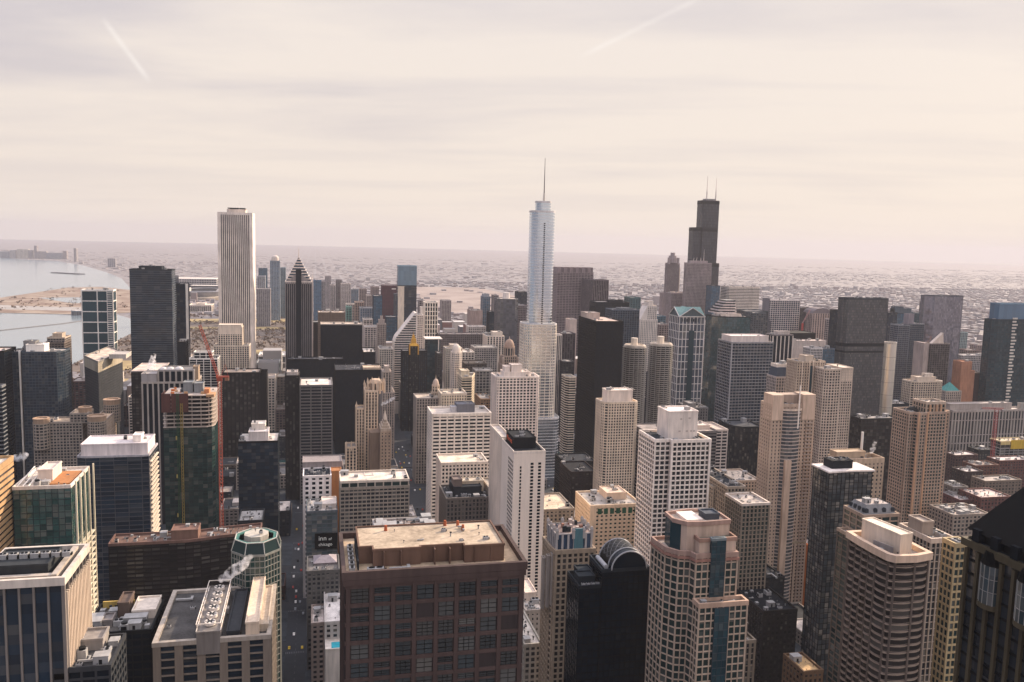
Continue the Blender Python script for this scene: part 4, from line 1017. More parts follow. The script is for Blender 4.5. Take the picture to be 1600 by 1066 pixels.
t = tower(OT, 'white flank tower behind the diagonal-topped tower', 'office tower', 652, 661, 493, 1640, 30, st((0.66, 0.6, 0.56), gDARK, 3.2, 3.6, 1.3, 1.0), units=1)
t = tower('skyscraper', 'pale blue glass skyscraper with mirror top beside the red tower', 'skyscraper', 622, 651, 446, 1960, 30, st((0.05, 0.08, 0.10), gNAVY, 6, 7.6, 0, 1.2, 0.3), units=0, ph=((0.0, 1.0, 0.0, 1.0, 44, (0.3, 0.45, 0.55), st((0.20, 0.33, 0.42), glass((0.10, 0.17, 0.22), 0.0, 0.08, 0.9, 0.01, 0.25), 6, 22, 0.2, 0.3, 0.1)),), par=0)
addbox(t['o'], 'painted_reflection', t['X0'] - 0.2, t['X0'] + 14, t['Y'] - 0.8, t['Y'] - 0.2, 0, t['z'] - 2, (0.62, 0.55, 0.46), False)  # cream strip painted as a reflection in the glass
t = tower('skyscraper', 'dark red office tower with white lettering patch at its top', 'skyscraper', 597, 622, 446, 2340, 40, st((0.17, 0.055, 0.06), wall((0.13, 0.045, 0.05)), 5, 3.8, 0.5, 1.8, 0.3), units=2, parcol=(0.4, 0.3, 0.3))
addbox(t['o'], 'sign_plate', t['X1'] - 17, t['X1'] - 6, t['Y'] - 0.7, t['Y'] - 0.45, t['z'] - 11, t['z'] - 8, (0.7, 0.66, 0.64), False)
t = tower(OT, 'blue-grey glass block left of the dark red tower', 'office tower', 584, 597, 463, 2250, 40, st((0.06, 0.10, 0.14), gBLUE, 5, 4, 0.4, 0.5), units=2)
t = tower(OT, 'slate-blue glass block at the foot of the dark red tower', 'office tower', 604, 620, 496, 2050, 40, st((0.12, 0.15, 0.18), gBLUE, 5, 4, 0.4, 0.6), units=2)
t = tower(OT, 'thin grey slab right against the dark red tower', 'office tower', 617, 622.5, 460, 2100, 30, st((0.2, 0.2, 0.22), gGREY, 4, 4, 0.4, 0.6), units=1)
t = tower(AT, 'white gridded tower with tall dark slots right of the diagonal-topped tower', 'tower', 664, 684, 473, 1680, 30, st((0.74, 0.69, 0.63), gBLACK, 5.5, 8.5, 1.7, 1.3, 0.5), units=2)
addbox(t['o'], 'low_wing', t['X0'] - 7, t['X0'] - 0.6, t['Y'] + 2, t['Y'] + 26, 0, t['z'] - 10, (0.7, 0.64, 0.58))
t = tower(OT, 'dark blue glass tower with flat white roof slab on a thin pier', 'office tower', 668, 688, 532, 1420, 30, st((0.03, 0.06, 0.08), gTEAL, 4, 3.8, 0.2, 0.3, 0.15), units=1, roof=(0.4, 0.38, 0.36))
addbox(t['o'], 'roof_slab', t['X0'] - 4, t['X1'] + 3, t['Y'] - 4, t['Y'] + 30, t['z'] + 2, t['z'] + 3.4, (0.66, 0.62, 0.58), False)
addbox(t['o'], 'roof_box', t['X0'] + 2, t['X1'] - 2, t['Y'], t['Y'] + 26, t['z'] - 0.5, t['z'] + 2, M_DARKM, False)
addbox(t['o'], 'thin_pier', t['X1'] - 4, t['X1'] - 2.4, t['Y'] - 3.5, t['Y'] - 2, 0, t['z'] + 2, (0.66, 0.62, 0.58), False)
t = tower(OT, 'brown slab tucked right of the thin-pier blue tower', 'office block', 684, 691, 553, 1380, 30, st((0.2, 0.16, 0.13), gBRONZE, 4, 3.8, 0.8, 1.0), units=1)
# slim white octagonal tower
zm = P(712, 552, 1280).z; xm = xat(713, 1288, zm)
o = empty(OT, (xm, 1288, 0)); tag(o, 'slender white octagonal tower with domed cap by the river', 'tower')
oc = ngon(xm, 1288, 8.4, 8, math.pi / 8); tier(o, oc, 0, zm, st((0.68, 0.62, 0.57), gDARK, 3, 3.4, 1.3, 1.1, 0.4), False, 'shaft')
mb = MB(); mb.prism(offset(oc, 0.4), zm, zm + 2, True); mb.dome(xm, 1288, zm + 2, 7.2, 11, 10, 5); mb.build('cap', wall((0.70, 0.63, 0.57)), o, smooth=False); ALL.append((o, oc, zm, 704, 722, 540))
mb = MB(); mb.prism(rect(xm - 12, xm + 12, 1278, 1302), 0, zm - 78, True); mb.build('base_block', wall((0.62, 0.55, 0.48)), o)
# banded wedge
t = tower(OT, 'cream banded wedge block with sunlit flank right of the white octagonal tower', 'office block', 722, 737, 590, 1230, 40, st((0.66, 0.57, 0.44), gBLACK, 6, 3.8, 0, 1.6, 0.5), poly=[(0, 0), (1, 0), (1.7, 0.8), (1.7, 1.0), (0, 1.0)], units=3, ph=((0.05, 0.9, 0.3, 0.9, 8, (0.66, 0.58, 0.46)),))
t = tower(OT, 'cream classical tower behind the white octagonal tower', 'office block', 697, 722, 545, 1450, 30, st((0.60, 0.54, 0.48), gDARK, 3.4, 3.8, 1.5, 1.2), units=2, ph=((0.3, 0.8, 0.2, 0.8, 6, (0.62, 0.56, 0.5)),))
t = tower(OT, 'cream block with dark slot windows right of the white octagonal tower', 'office block', 722, 741, 551, 1440, 40, st((0.64, 0.58, 0.52), gBLACK, 5, 4.2, 1.6, 1.4), units=5, roof=(0.66, 0.62, 0.58))
t = tower(OT, 'grey gridded block between white octagonal tower and domed tower', 'office block', 742, 777, 544, 1480, 40, st((0.44, 0.40, 0.37), gDARK, 4, 3.8, 1.3, 1.3), units=4)
t = tower(OT, 'white block of vertical slots behind the domed tower', 'office block', 761, 788, 526, 1540, 40, st((0.64, 0.57, 0.51), gBLACK, 5.2, 3.8, 2.6, 0.6), units=2, ph=((0.4, 0.95, 0.2, 0.8, 7, (0.62, 0.56, 0.5)),))
t = tower(OT, 'brown roofed low block before the domed tower', 'office block', 727, 760, 569, 1340, 40, st((0.26, 0.19, 0.14), gBRONZE, 4, 3.8, 1, 1.2), units=6, roof=(0.24, 0.18, 0.14))
t = tower(OT, 'grey arched-window block left of the white rippling grid tower', 'office block', 744, 770, 580, 1290, 30, st((0.40, 0.37, 0.34), gDARK, 5, 4.5, 1.3, 1.2), units=2)
t = tower(OT, 'low orange-brown block left of the white rippling grid tower', 'office block', 751, 768, 624, 1120, 40, st((0.36, 0.22, 0.13), gBRONZE, 4, 3.8, 0.8, 1.4), units=3)
# domed stone tower
t = tower('domed_tower', 'pinkish stone tower with corner turrets and tall round dome', 'tower', 785, 811, 571, 1330, 30, st((0.48, 0.37, 0.29), gDARK, 3.4, 3.8, 1.6, 1.0, 0.4), units=0, ph=((0.12, 0.88, 0.1, 0.8, 14, (0.5, 0.38, 0.3), st((0.5, 0.38, 0.3), gDARK, 3.4, 4.5, 1.6, 1.2)),))
cx_, cy_, z = (t['X0'] + t['X1']) / 2, t['Y'] + 14, t['z'] + 14
tier(t['o'], ngon(cx_, cy_, 8.6, 12), z, z + 14, st((0.5, 0.38, 0.3), gDARK, 4, 14, 1.6, 1.5, 0.6), False, 'drum')
mb = MB(); mb.prism(ngon(cx_, cy_, 9.4, 12), z + 14, z + 15, True); mb.dome(cx_, cy_, z + 15, 8.2, 12, 16, 6); mb.build('dome', wall((0.52, 0.36, 0.27)), t['o'])
addtube(t['o'], 'lantern', (cx_, cy_, z + 26), (cx_, cy_, z + 31), 1.3, (0.52, 0.42, 0.35), 8, 0.6)
for sx in (0.05, 0.95):
    for fy in (0.05, 0.75):
        xx = t['X0'] + (t['X1'] - t['X0']) * sx; yy = t['Y'] + 30 * fy; mb = MB(); mb.prism(ngon(xx, yy, 2.6, 8), t['z'] - 2, t['z'] + 10, True); mb.dome(xx, yy, t['z'] + 10, 2.6, 3.6, 8, 3); mb.build('corner_turret', wall((0.5, 0.38, 0.3)), t['o'])
# mid-distance behind
t = tower(OT, 'dark mirror-glass block with white drum on top, left of the tall silver skyscraper', 'office tower', 779, 805, 468, 1800, 44, st((0.22, 0.21, 0.22), glass((0.07, 0.07, 0.08), 0.05, 0.08, 0.9, 0.06), 7, 4, 0.6, 0.5), units=2, poly=[(0, 0.2), (0.3, 0), (1, 0), (1.25, 0.3), (1.25, 1), (0, 1)], roof=(0.6, 0.55, 0.5))
mb = MB(); xx = (t['X0'] + t['X1']) / 2 + 3; mb.prism(ngon(xx, 1820, 9, 14), t['z'] - 1, t['z'] + 14, True, False, ngon(xx, 1820, 7, 14)); mb.build('roof_drum', wall((0.66, 0.62, 0.6)), t['o'])
t = tower(OT, 'slate-blue glass pair with stepped tops left of mirror-glass block', 'office tower', 755, 766, 464, 2000, 30, st((0.35, 0.37, 0.4), gBLUE, 4, 4, 0.6, 0.5), units=1, ph=((0.1, 0.9, 0.1, 0.9, 6, (0.4, 0.42, 0.45)),))
t = tower(OT, 'navy slab in front of the slate-blue pair', 'office tower', 765, 772, 488, 1750, 30, st((0.06, 0.07, 0.09), gNAVY, 4, 4, 0.3, 0.5), units=1)
t = tower(OT, 'grey ribbed tower between navy slab and mirror-glass block', 'office tower', 772, 779, 462, 1950, 30, st((0.42, 0.36, 0.34), gBRONZE, 4, 4, 1.2, 0.5), units=1)
t = tower(OT, 'plain pink cube block standing before the tan rail yard', 'office block', 736, 754, 486, 1950, 50, st((0.52, 0.38, 0.33), wall((0.5, 0.37, 0.32)), 6, 4, 1, 1.4, 0.15), units=3)
t = tower(OT, 'wide low grey block across the avenue in the middle distance', 'office block', 686, 760, 523, 1650, 30, st((0.28, 0.23, 0.23), gBRONZE, 4, 4, 1.4, 1.0), units=12, roof=(0.36, 0.31, 0.29))
t = tower(OT, 'white low building above the wide low grey block', 'office block', 732, 759, 511, 1800, 30, st((0.6, 0.55, 0.52), gDARK, 4, 4, 1.4, 1.4), units=6, roof=(0.6, 0.56, 0.53))
t = tower(OT, 'navy slab half hidden behind the silver skyscraper shoulder', 'office tower', 810, 824, 457, 2200, 40, st((0.05, 0.06, 0.09), gNAVY, 4, 4, 0.3, 0.4), units=1)
t = tower(OT, 'mauve block below the navy slab left of silver skyscraper', 'office block', 806, 824, 478, 1850, 40, st((0.36, 0.29, 0.29), gBRONZE, 4, 4, 1.0, 1.2), units=4)
# twin-level classical building with clock tower (riverside, cream)
t = tower('clock_building', 'cream riverside building with ornate clock tower and dome', 'building', 651, 689, 623, 1080, 34, st((0.44, 0.38, 0.33), gDARK, 3.3, 3.8, 1.6, 0.9, 0.4), units=3, roof=(0.56, 0.48, 0.4))
zw = P(708, 617, 1060).z; wing = rect(xat(690, 1060, zw), xat(729, 1060, zw), 1060, 1092); tier(t['o'], wing, 0, zw, st((0.64, 0.56, 0.45), gDARK, 3.3, 3.8, 1.7, 1.3, 0.4), False, 'wing'); cap(t['o'], wing, zw, (0.6, 0.53, 0.44), (0.62, 0.55, 0.46), par=2); add_units(t['o'], wing, zw, 6, 9)
xc_ = xat(681, 1096, zw)
for k, (r_, a, b) in enumerate(((6, -10, 6), (4.6, 6, 14))):
    tier(t['o'], ngon(xc_, 1098, r_, 8, math.pi / 8), t['z'] + a, t['z'] + b, st((0.6, 0.5, 0.4), gDARK, 3, 5, 1.3, 1.1), False, 'clock_tower')
mb = MB(); mb.prism(ngon(xc_, 1098, 5.2, 10), t['z'] + 14, t['z'] + 15, True); mb.dome(xc_, 1098, t['z'] + 15, 4.2, 8, 10, 5); mb.build('dome', wall((0.58, 0.46, 0.38)), t['o'])
addtube(t['o'], 'finial', (xc_, 1098, t['z'] + 22), (xc_, 1098, t['z'] + 28), 0.6, (0.6, 0.5, 0.4), 6, 0.1)
mb = MB(); mb.prism(ngon(0, 0, 2.3, 16), 0, 0.3, True); cl_ = mb.build('clock_face', wall((0.75, 0.72, 0.66)), None); cl_.parent = t['o']; b0 = worldloc(t['o']); cl_.rotation_euler = (math.pi / 2, 0, 0); cl_.location = (xc_ - b0.x, 1092.2 - b0.y, t['z'] + 0)
addtube(t['o'], 'flagpole', (xat(692, 1075, zw), 1075, zw), (xat(692, 1075, zw), 1075, zw + 14), 0.35, (0.7, 0.66, 0.62), 5)
# ------------------------------------------------------------------ centre foreground
t = tower(OT, 'white office slab of wide black windows with grey roof box', 'office tower', 676, 767, 648, 880, 40, st((0.72, 0.67, 0.61), gBLACK, 7.6, 3.9, 1.5, 1.9, 0.5), roof=(0.56, 0.50, 0.45), units=3, ph=((0.45, 0.76, 0.35, 0.8, 8, (0.27, 0.27, 0.3)), (0.36, 0.45, 0.4, 0.65, 5, (0.5, 0.5, 0.53))), par=1.6)
t = tower(OT, 'lower white slab of small square windows before the wide-window slab', 'office tower', 690, 762, 724, 770, 34, st((0.66, 0.59, 0.52), gBLACK, 3.4, 3.7, 1.4, 1.5, 0.4), roof=(0.66, 0.58, 0.48), units=3, par=1.4)
t = tower('classical_block', 'old dark stone block with stepped roof plant below the white slabs', 'building', 698, 766, 779, 690, 40, st((0.30, 0.25, 0.21), gDARK, 3.2, 3.6, 1.3, 0.9, 0.5), roof=(0.15, 0.13, 0.12), units=6, ph=((0.2, 0.85, 0.25, 0.9, 7, (0.13, 0.12, 0.12)), (0.2, 0.4, 0.3, 0.6, 13, (0.34, 0.26, 0.22)), (0.45, 0.95, 0.5, 0.8, 9, (0.55, 0.48, 0.38))))
wing = rect(t['X1'] + 0.8, t['X1'] + 8, t['Y'] + 4, t['Y'] + 40); tier(t['o'], wing, 0, t['z'] + 5, st((0.46, 0.38, 0.3), gDARK, 3.2, 3.6, 1.3, 0.9), False, 'wing'); cap(t['o'], wing, t['z'] + 5, (0.5, 0.44, 0.36), (0.46, 0.38, 0.3))
t = tower('hotel', 'beige brick hotel of small windows with white roof, right of hotel sign block', 'hotel', 532, 639, 762, 690, 30, st((0.42, 0.35, 0.28), gDARK, 3.4, 3.3, 0.6, 1.2, 0.4), roof=(0.66, 0.60, 0.54), units=7, ph=((0.37, 0.5, 0.6, 1.1, 5, (0.62, 0.57, 0.52)),))
tier(t['o'], offset(t['poly'], -0.3), t['z'] + 0.0, t['z'] + 5, st((0.5, 0.43, 0.36), gGREEN, 7, 5, 1.0, 0.5), False, 'top_storey'); cap(t['o'], offset(t['poly'], -0.2), t['z'] + 5.4, (0.66, 0.60, 0.54), (0.6, 0.53, 0.46))
add_units(t['o'], t['poly'], t['z'] + 5.4, 6, 77)
t = tower(AT, 'white-fronted block with orange corner panel above the hotel sign block', 'apartment block', 474, 517, 744, 740, 26, st((0.72, 0.69, 0.70), gBLACK, 6, 4.2, 3.0, 1.6, 0.4), roof=(0.12, 0.12, 0.13), units=4, par=0.6)
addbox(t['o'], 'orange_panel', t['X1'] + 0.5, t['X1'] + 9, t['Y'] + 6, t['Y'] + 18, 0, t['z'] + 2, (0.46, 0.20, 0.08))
addbox(t['o'], 'rear_block', t['X0'] - 1, t['X1'] + 10, t['Y'] + 27, t['Y'] + 50, 0, t['z'] + 5, (0.40, 0.34, 0.32))
# hotel with rooftop lettering
t = tower('hotel', 'narrow glass-fronted hotel with white lettering on its dark sign band', 'hotel', 479, 527, 800, 690, 34, st((0.22, 0.24, 0.25), glass((0.05, 0.07, 0.075), 0.2, 0.12), 4.2, 3.3, 0.4, 0.7, 0.3), roof=(0.58, 0.54, 0.5), units=9, ph=((0.5, 0.98, 0.3, 0.9, 3, (0.66, 0.60, 0.56)),), indiv=False)
inn = t
zs0, zs1 = P(505, 858, 688).z, P(505, 834, 688).z
addbox(t['o'], 'sign_band', xat(492, 688, zs1), xat(527, 688, zs1), t['Y'] - 1.6, t['Y'] - 0.7, zs0, zs1, (0.02, 0.024, 0.028), False)
def text3d(parent, body, x, y, z, size, mat, rz=0.0, name='lettering', ext=0.12, align='LEFT', tilt=math.pi / 2):
    cu = bpy.data.curves.new(name, 'FONT'); cu.body = body; cu.size = size; cu.extrude = ext; cu.align_x = align; cu.resolution_u = 2
    tmp = bpy.data.objects.new('tmp', cu); COL.objects.link(tmp)
    bpy.context.view_layer.update()
    me = bpy.data.meshes.new_from_object(tmp.evaluated_get(bpy.context.evaluated_depsgraph_get()))
    bpy.data.objects.remove(tmp, do_unlink=True)
    me.materials.append(mat)
    o_ = bpy.data.objects.new(name, me); o_.parent = parent; b_ = worldloc(parent)
    o_.location = (x - b_.x, y - b_.y, z - b_.z); o_.rotation_euler = (tilt, 0, rz)
    return link(o_)
M_SIGN = wall((0.85, 0.83, 0.8), 0.5, 0.05)
xs_ = xat(497.5, 688, (zs0 + zs1) / 2)
text3d(t['o'], 'inn', xs_, t['Y'] - 1.85, zs0 + 7.2, 5.4, M_SIGN)
text3d(t['o'], 'of', xs_ + 8.0, t['Y'] - 1.85, zs0 + 7.2, 3.0, M_SIGN)
text3d(t['o'], 'chicago', xs_, t['Y'] - 1.85, zs0 + 2.6, 3.7, M_SIGN)
t = tower('building', 'grey masonry block with pale hipped roof below the hotel sign', 'building', 480, 530, 893, 610, 30, st((0.26, 0.235, 0.21), gDARK, 3.2, 3.6, 1.3, 1.4, 0.35), roof=(0.3, 0.27, 0.25), units=3)
q = rect(t['X0'] + 5, t['X1'] - 2, t['Y'] + 14, t['Y'] + 29); mb = MB(); mb.prism(q, t['z'] - 0.3, t['z'] + 1.2, False); mb.prism(offset(q, 0.8), t['z'] + 1.2, t['z'] + 4.6, False, True, scalep(q, 0.35, 0.1)); mb.build('hipped_roof', wall((0.42, 0.36, 0.37)), t['o'])
t = tower('building', 'low white-roofed block with turquoise pool beside the brown grid tower', 'building', 508, 560, 972, 560, 60, st((0.5, 0.47, 0.45), gDARK, 4, 3.6, 2, 1.6, 0.3), roof=(0.62, 0.60, 0.60), units=3)
addbox(t['o'], 'pool_deck', t['X0'] + 0.2, t['X0'] + 12, t['Y'] - 14, t['Y'] - 0.6, 0, t['z'] - 12, (0.6, 0.57, 0.54))
addbox(t['o'], 'pool', t['X0'] + 4, t['X0'] + 9.5, t['Y'] - 12, t['Y'] - 4, t['z'] - 12.1, t['z'] - 11.8, (0.05, 0.42, 0.5), False)
t = tower('building', 'small low white roof at the canyon edge left of the pool block', 'building', 487, 507, 975, 575, 30, st((0.42, 0.33, 0.28), gDARK, 4, 3.6, 2, 1.6, 0.3), roof=(0.66, 0.6, 0.58), units=4)
# ------------------------------------------------ brown grid tower, centre front
oy, oz = 238.0, P(679, 893, 238).z
OX0, OX1 = xat(538, oy, oz), xat(820, oy, oz); OL = 33.0
oo = empty('office_tower', ((OX0 + OX1) / 2, oy + OL / 2, 0)); tag(oo, 'big brown granite tower of large dark gridded windows with tan roof, front centre', 'tower')
M_OB = wall((0.225, 0.132, 0.105), 0.6, 0.3); M_OD = wall((0.18, 0.118, 0.098), 0.6, 0.3)
mb = MB(); mb.walls(rect(OX0, OX1, oy, oy + OL), 0, oz, 5, 4); mb.build('wall', M_OD, oo)
cap(oo, rect(OX0, OX1, oy, oy + OL), oz, (0.52, 0.40, 0.28), (0.24, 0.145, 0.115), 0.5, 1.5)
W = OX1 - OX0; rr = random.Random(12)
pane = MB(); pane.quad((0, 0, 0), (1, 0, 0), (1, 0, 1), (0, 0, 1), ((0, 0), (1, 0), (1, 1), (0, 1)))
gm = glass((0.012, 0.020, 0.024), 0.1, 0.1, 0.5, 0.03, 1.2)
bx_ = [0.02, 0.145, 0.262, 0.378, 0.498, 0.612, 0.735, 0.857, 0.98]
row_h = 5.6; rows = 17
pier_m = MB(); pier_m.box(-0.6, 0.6, -0.55, 0.05, 0, oz - 2.6); pier_m = pier_m.mesh('pier', M_OB)
b0 = worldloc(oo)
for fx in bx_: inst('pier', pier_m, oo, (OX0 + W * fx - b0.x, oy - b0.y, 0))
sp_m = MB(); sp_m.box(0, W - 0.2, -0.42, 0.05, -0.6, 0.6); sp_m = sp_m.mesh('spandrel', M_OB)
for r_ in range(rows + 1): inst('spandrel', sp_m, oo, (OX0 + 0.1 - b0.x, oy - b0.y, oz - 3.0 - r_ * row_h))
hd = MB(); hd.box(OX0 - 0.3, OX1 + 0.3, oy - 0.7, oy + 0.05, oz - 2.6, oz - 0.95); hd.build('cornice', M_OB, oo)
frame_m = MB(); 
def window_at(x0, x1, z0, z1, style):
    w_ = bpy.data.objects.new('window', pane.mesh('window', gm) if 'panem' not in globals() else panem); 
    w_.parent = oo; w_.location = (x0 - b0.x, oy - 0.06 - b0.y, z0); w_.scale = (x1 - x0, 1, z1 - z0); link(w_)
    bars = MB()
    n = 2 if style == 0 else 3
    for k in range(1, n): bars.box(k / n - 0.012, k / n + 0.012, -0.2, 0.0, 0, 1)
    for k in range(1, 3 + style): bars.box(0, 1, -0.12, 0.0, k / (3 + style) - 0.012, k / (3 + style) + 0.012)
    key = ('bars', n, style)
    if key not in MATS: MATS[key] = bars.mesh('mullion', wall((0.05, 0.035, 0.03)))
    q_ = bpy.data.objects.new('mullion', MATS[key]); q_.parent = w_; link(q_)
panem = pane.mesh('window', gm)
for r_ in range(rows):
    z1_, z0_ = oz - 3.0 - r_ * row_h - 0.6, oz - 3.0 - (r_ + 1) * row_h + 0.6
    for k in range(8):
        a, b = OX0 + W * bx_[k] + 0.65, OX0 + W * bx_[k + 1] - 0.65
        if rr.random() < 0.13:
            mb = MB(); mb.box(a, b, oy - 0.3, oy - 0.02, z0_, z1_); mb.build('stone_panel', M_OD, oo)
        elif rr.random() < 0.35:
            zm_ = (z0_ + z1_) / 2
            window_at(a + 0.3, b - 0.3, z0_, zm_ - 0.3, 0); window_at(a + 0.3, b - 0.3, zm_ + 0.3, z1_, 0)
            mb = MB(); mb.box(a, b, oy - 0.35, oy - 0.02, zm_ - 0.3, zm_ + 0.3); mb.build('transom', M_OB, oo)
        else:
            window_at(a + 0.3, b - 0.3, z0_, z1_, rr.choice((0, 1)))
# flanks
for sx, xx in ((-1, OX0), (1, OX1)):
    for k in range(5):
        mb = MB(); y = oy + 2 + k * 6.2
        mb.box(xx + (-0.45 if sx < 0 else 0.02), xx + (-0.02 if sx < 0 else 0.45), y, y + 1.3, 0, oz - 2); mb.build('flank_pier', M_OB, oo)
M_TANR = roofm((0.52, 0.42, 0.31), 0.5); M_PB = wall((0.27, 0.15, 0.10), 0.7, 0.3)
P0, P1 = OX0 + W * 0.085, OX0 + W * 0.905
mb = MB(); q = [(P0 + 4, oy + 7), (P0 + 18, oy + 7), (P0 + 18, oy + 8.2), (P0 + 31, oy + 8.2), (P0 + 31, oy + 6.2), (P1, oy + 6.2), (P1, oy + 28), (P0, oy + 28), (P0, oy + 10), (P0 + 4, oy + 10)]
mb.prism(q, oz - 0.3, oz + 4.6, False); mb.build('penthouse', M_PB, oo)
mb = MB(); mb.face([(*p, oz + 4.62) for p in q]); mb.build('penthouse_roof', M_TANR, oo)
mb = MB(); mb.ring(offset(q, -0.3), offset(q, 0.2), oz + 4.4, oz + 5.1, True); mb.build('coping', M_PB, oo)
for x in (P0 + 7, P0 + 12, P0 + 22, P0 + 26.5, P0 + 34, P0 + 39):
    mb = MB(); mb.box(x, x + 0.35, oy + 5.9, oy + 8.0, oz - 0.3, oz + 4.4); mb.build('penthouse_rib', M_PB, oo)
M_REDV = wall((0.45, 0.13, 0.06))
for x, y in ((P0 + 9, oy + 24), (P0 + 28, oy + 26), (P0 + 32, oy + 25), (P0 + 33, oy + 21)):
    addtube(oo, 'red_vent', (x, y, oz + 4.6), (x, y, oz + 6.4), 0.55, M_REDV, 8, 0.4)
pen = rect(P0 + 24, P1 - 2, oy + 9, oy + 26)
add_units(oo, pen, oz + 4.95, 7, 21, (2, 3, 0), 0.3, 0.55)
add_units(oo, rect(P0 + 8, P0 + 22, oy + 10, oy + 26), oz + 4.95, 3, 4, (3, 2), 0.25, 0.4)
for k in range(6): inst('air_handler', UNITS[0], oo, (OX0 + 2.4 - b0.x, oy + 5 + k * 3.6 - b0.y, oz - 0.35), math.pi / 2, (0.5, 0.55, 0.6))
addbox(oo, 'louvre_screen', OX0 + 3.9, OX0 + 4.3, oy + 4, oy + 26, oz - 0.3, oz + 2.8, (0.10, 0.09, 0.09), False)
inst('air_handler', UNITS[0], oo, (OX0 + 9 - b0.x, oy + 3.5 - b0.y, oz - 0.35), 0, (1.2, 0.6, 0.6)); inst('duct', UNITS[2], oo, (OX0 + 16 - b0.x, oy + 3.2 - b0.y, oz - 0.35), 0, (0.9, 0.8, 0.8))
ALL.append((oo, rect(OX0, OX1, oy, oy + OL), oz, 538, 820, 893))
t = tower('building', 'low flat roof crowded with white plant just behind the brown grid tower', 'building', 588, 682, 838, 420, 26, st((0.4, 0.36, 0.33), gDARK, 4, 3.6, 2, 1.4), roof=(0.52, 0.42, 0.36), units=26)
# ------------------------------------------------ white slab hotel with window strips
zmar = P(828, 708, 600).z; MX0, MX1 = xat(803, 600, zmar), xat(852.5, 600, zmar)
mo = empty('hotel', ((MX0 + MX1) / 2, 620, 0)); tag(mo, 'tall blank white slab hotel with two thin strips of dark windows', 'hotel')
M_MW = wall((0.74, 0.665, 0.60), 0.7, 0.1)
Wm = MX1 - MX0
mb = MB(); mb.box(MX0, MX1, 600, 642, 0, zmar); mb.build('wall', M_MW, mo); cap(mo, rect(MX0, MX1, 600, 642), zmar + 0.4, (0.11, 0.1, 0.1), (0.7, 0.63, 0.57), 0.05, 1.2)
win = MB(); win.box(0, 1.5, -0.12, 0.0, 0, 1.9); wm_ = win.mesh('window', gBLACK); b0 = worldloc(mo)
for k in range(49):
    z_ = zmar - 9 - k * 2.55
    if z_ < 8: break
    for fx, ww, mx in ((0.535, 1.0, 49), (0.775, 1.0, 49), (0.2, 0.8, 26)):
        if k > mx or (fx == 0.2 and k < 1): continue
        inst('window', wm_, mo, (MX0 + Wm * fx - b0.x, 600 - b0.y, z_), 0, (ww * 1.5 if fx > 0.3 else ww, 1, 0.85 if fx > 0.3 else 0.9))
# east face windows and the second wing
win2 = MB(); win2.box(-0.12, 0.0, 0, 1.7, 0, 1.7); wm2 = win2.mesh('window', gBLACK)
for k in range(46):
    z_ = zmar - 8 - k * 3.1
    if z_ < 8: break
    for j in range(5): inst('window', wm2, mo, (MX0 - b0.x, 602 + j * 3.4 - b0.y, z_))
zx = zmar + 1; E0 = xat(777, 660, zx)
mb = MB(); mb.box(E0, MX0 + 8, 643, 690, 0, zx); mb.build('rear_wing', wall((0.62, 0.54, 0.47)), mo); cap(mo, rect(E0, MX0 + 8, 643, 690), zx + 0.4, (0.5, 0.45, 0.42), (0.66, 0.6, 0.54), 0.05, 1.2)
for k in range(46):
    z_ = zx - 6 - k * 3.1
    if z_ < 8: break
    for j in range(4): inst('window', wm_, mo, (E0 + 1.2 + j * 3.0 - b0.x, 643 - b0.y, z_), 0, (0.9, 1, 0.85))
addbox(mo, 'penthouse', MX0 + 3, MX1 - 4, 614, 640, zmar, zmar + 8, (0.075, 0.07, 0.072))
mb = MB(); mb.box(MX0 + 2.6, MX0 + 2.9, 616, 636, zmar + 2.5, zmar + 6.5); mb.build('sign_panel', wall((0.06, 0.055, 0.055)), mo)
text3d(mo, 'Marriott', MX0 + 2.45, 635, zmar + 3.2, 5.0, wall((0.75, 0.12, 0.05), 0.5), -math.pi / 2, 'red_lettering')
add_units(mo, rect(MX0 + 4, MX1 - 5, 616, 638), zmar + 8, 4, 5, (0, 2), 0.6, 0.9)
ALL.append((mo, rect(E0, MX1, 600, 690), zmar, 777, 853, 690))
# white rippling-grid tower
t = tower('hotel', 'white rippling grid tower of rounded corners before the silver skyscraper', 'hotel', 776, 843, 590, 930, 30, st((0.72, 0.65, 0.61), gBLACK, 3.9, 3.35, 1.3, 1.3, 0.5), roof=(0.6, 0.55, 0.52), units=3, indiv=False,
          poly=[(0.0, 0.12), (0.02, 0.04), (0.06, 0.0), (0.94, 0.0), (0.98, 0.04), (1, 0.12), (1, 1), (0, 1)], ph=((0.2, 0.8, 0.2, 0.9, 5, (0.68, 0.62, 0.58)), (0.38, 0.62, 0.3, 0.7, 13, (0.66, 0.6, 0.57)), (0.22, 0.34, 0.3, 0.7, 11, (0.66, 0.6, 0.57))))
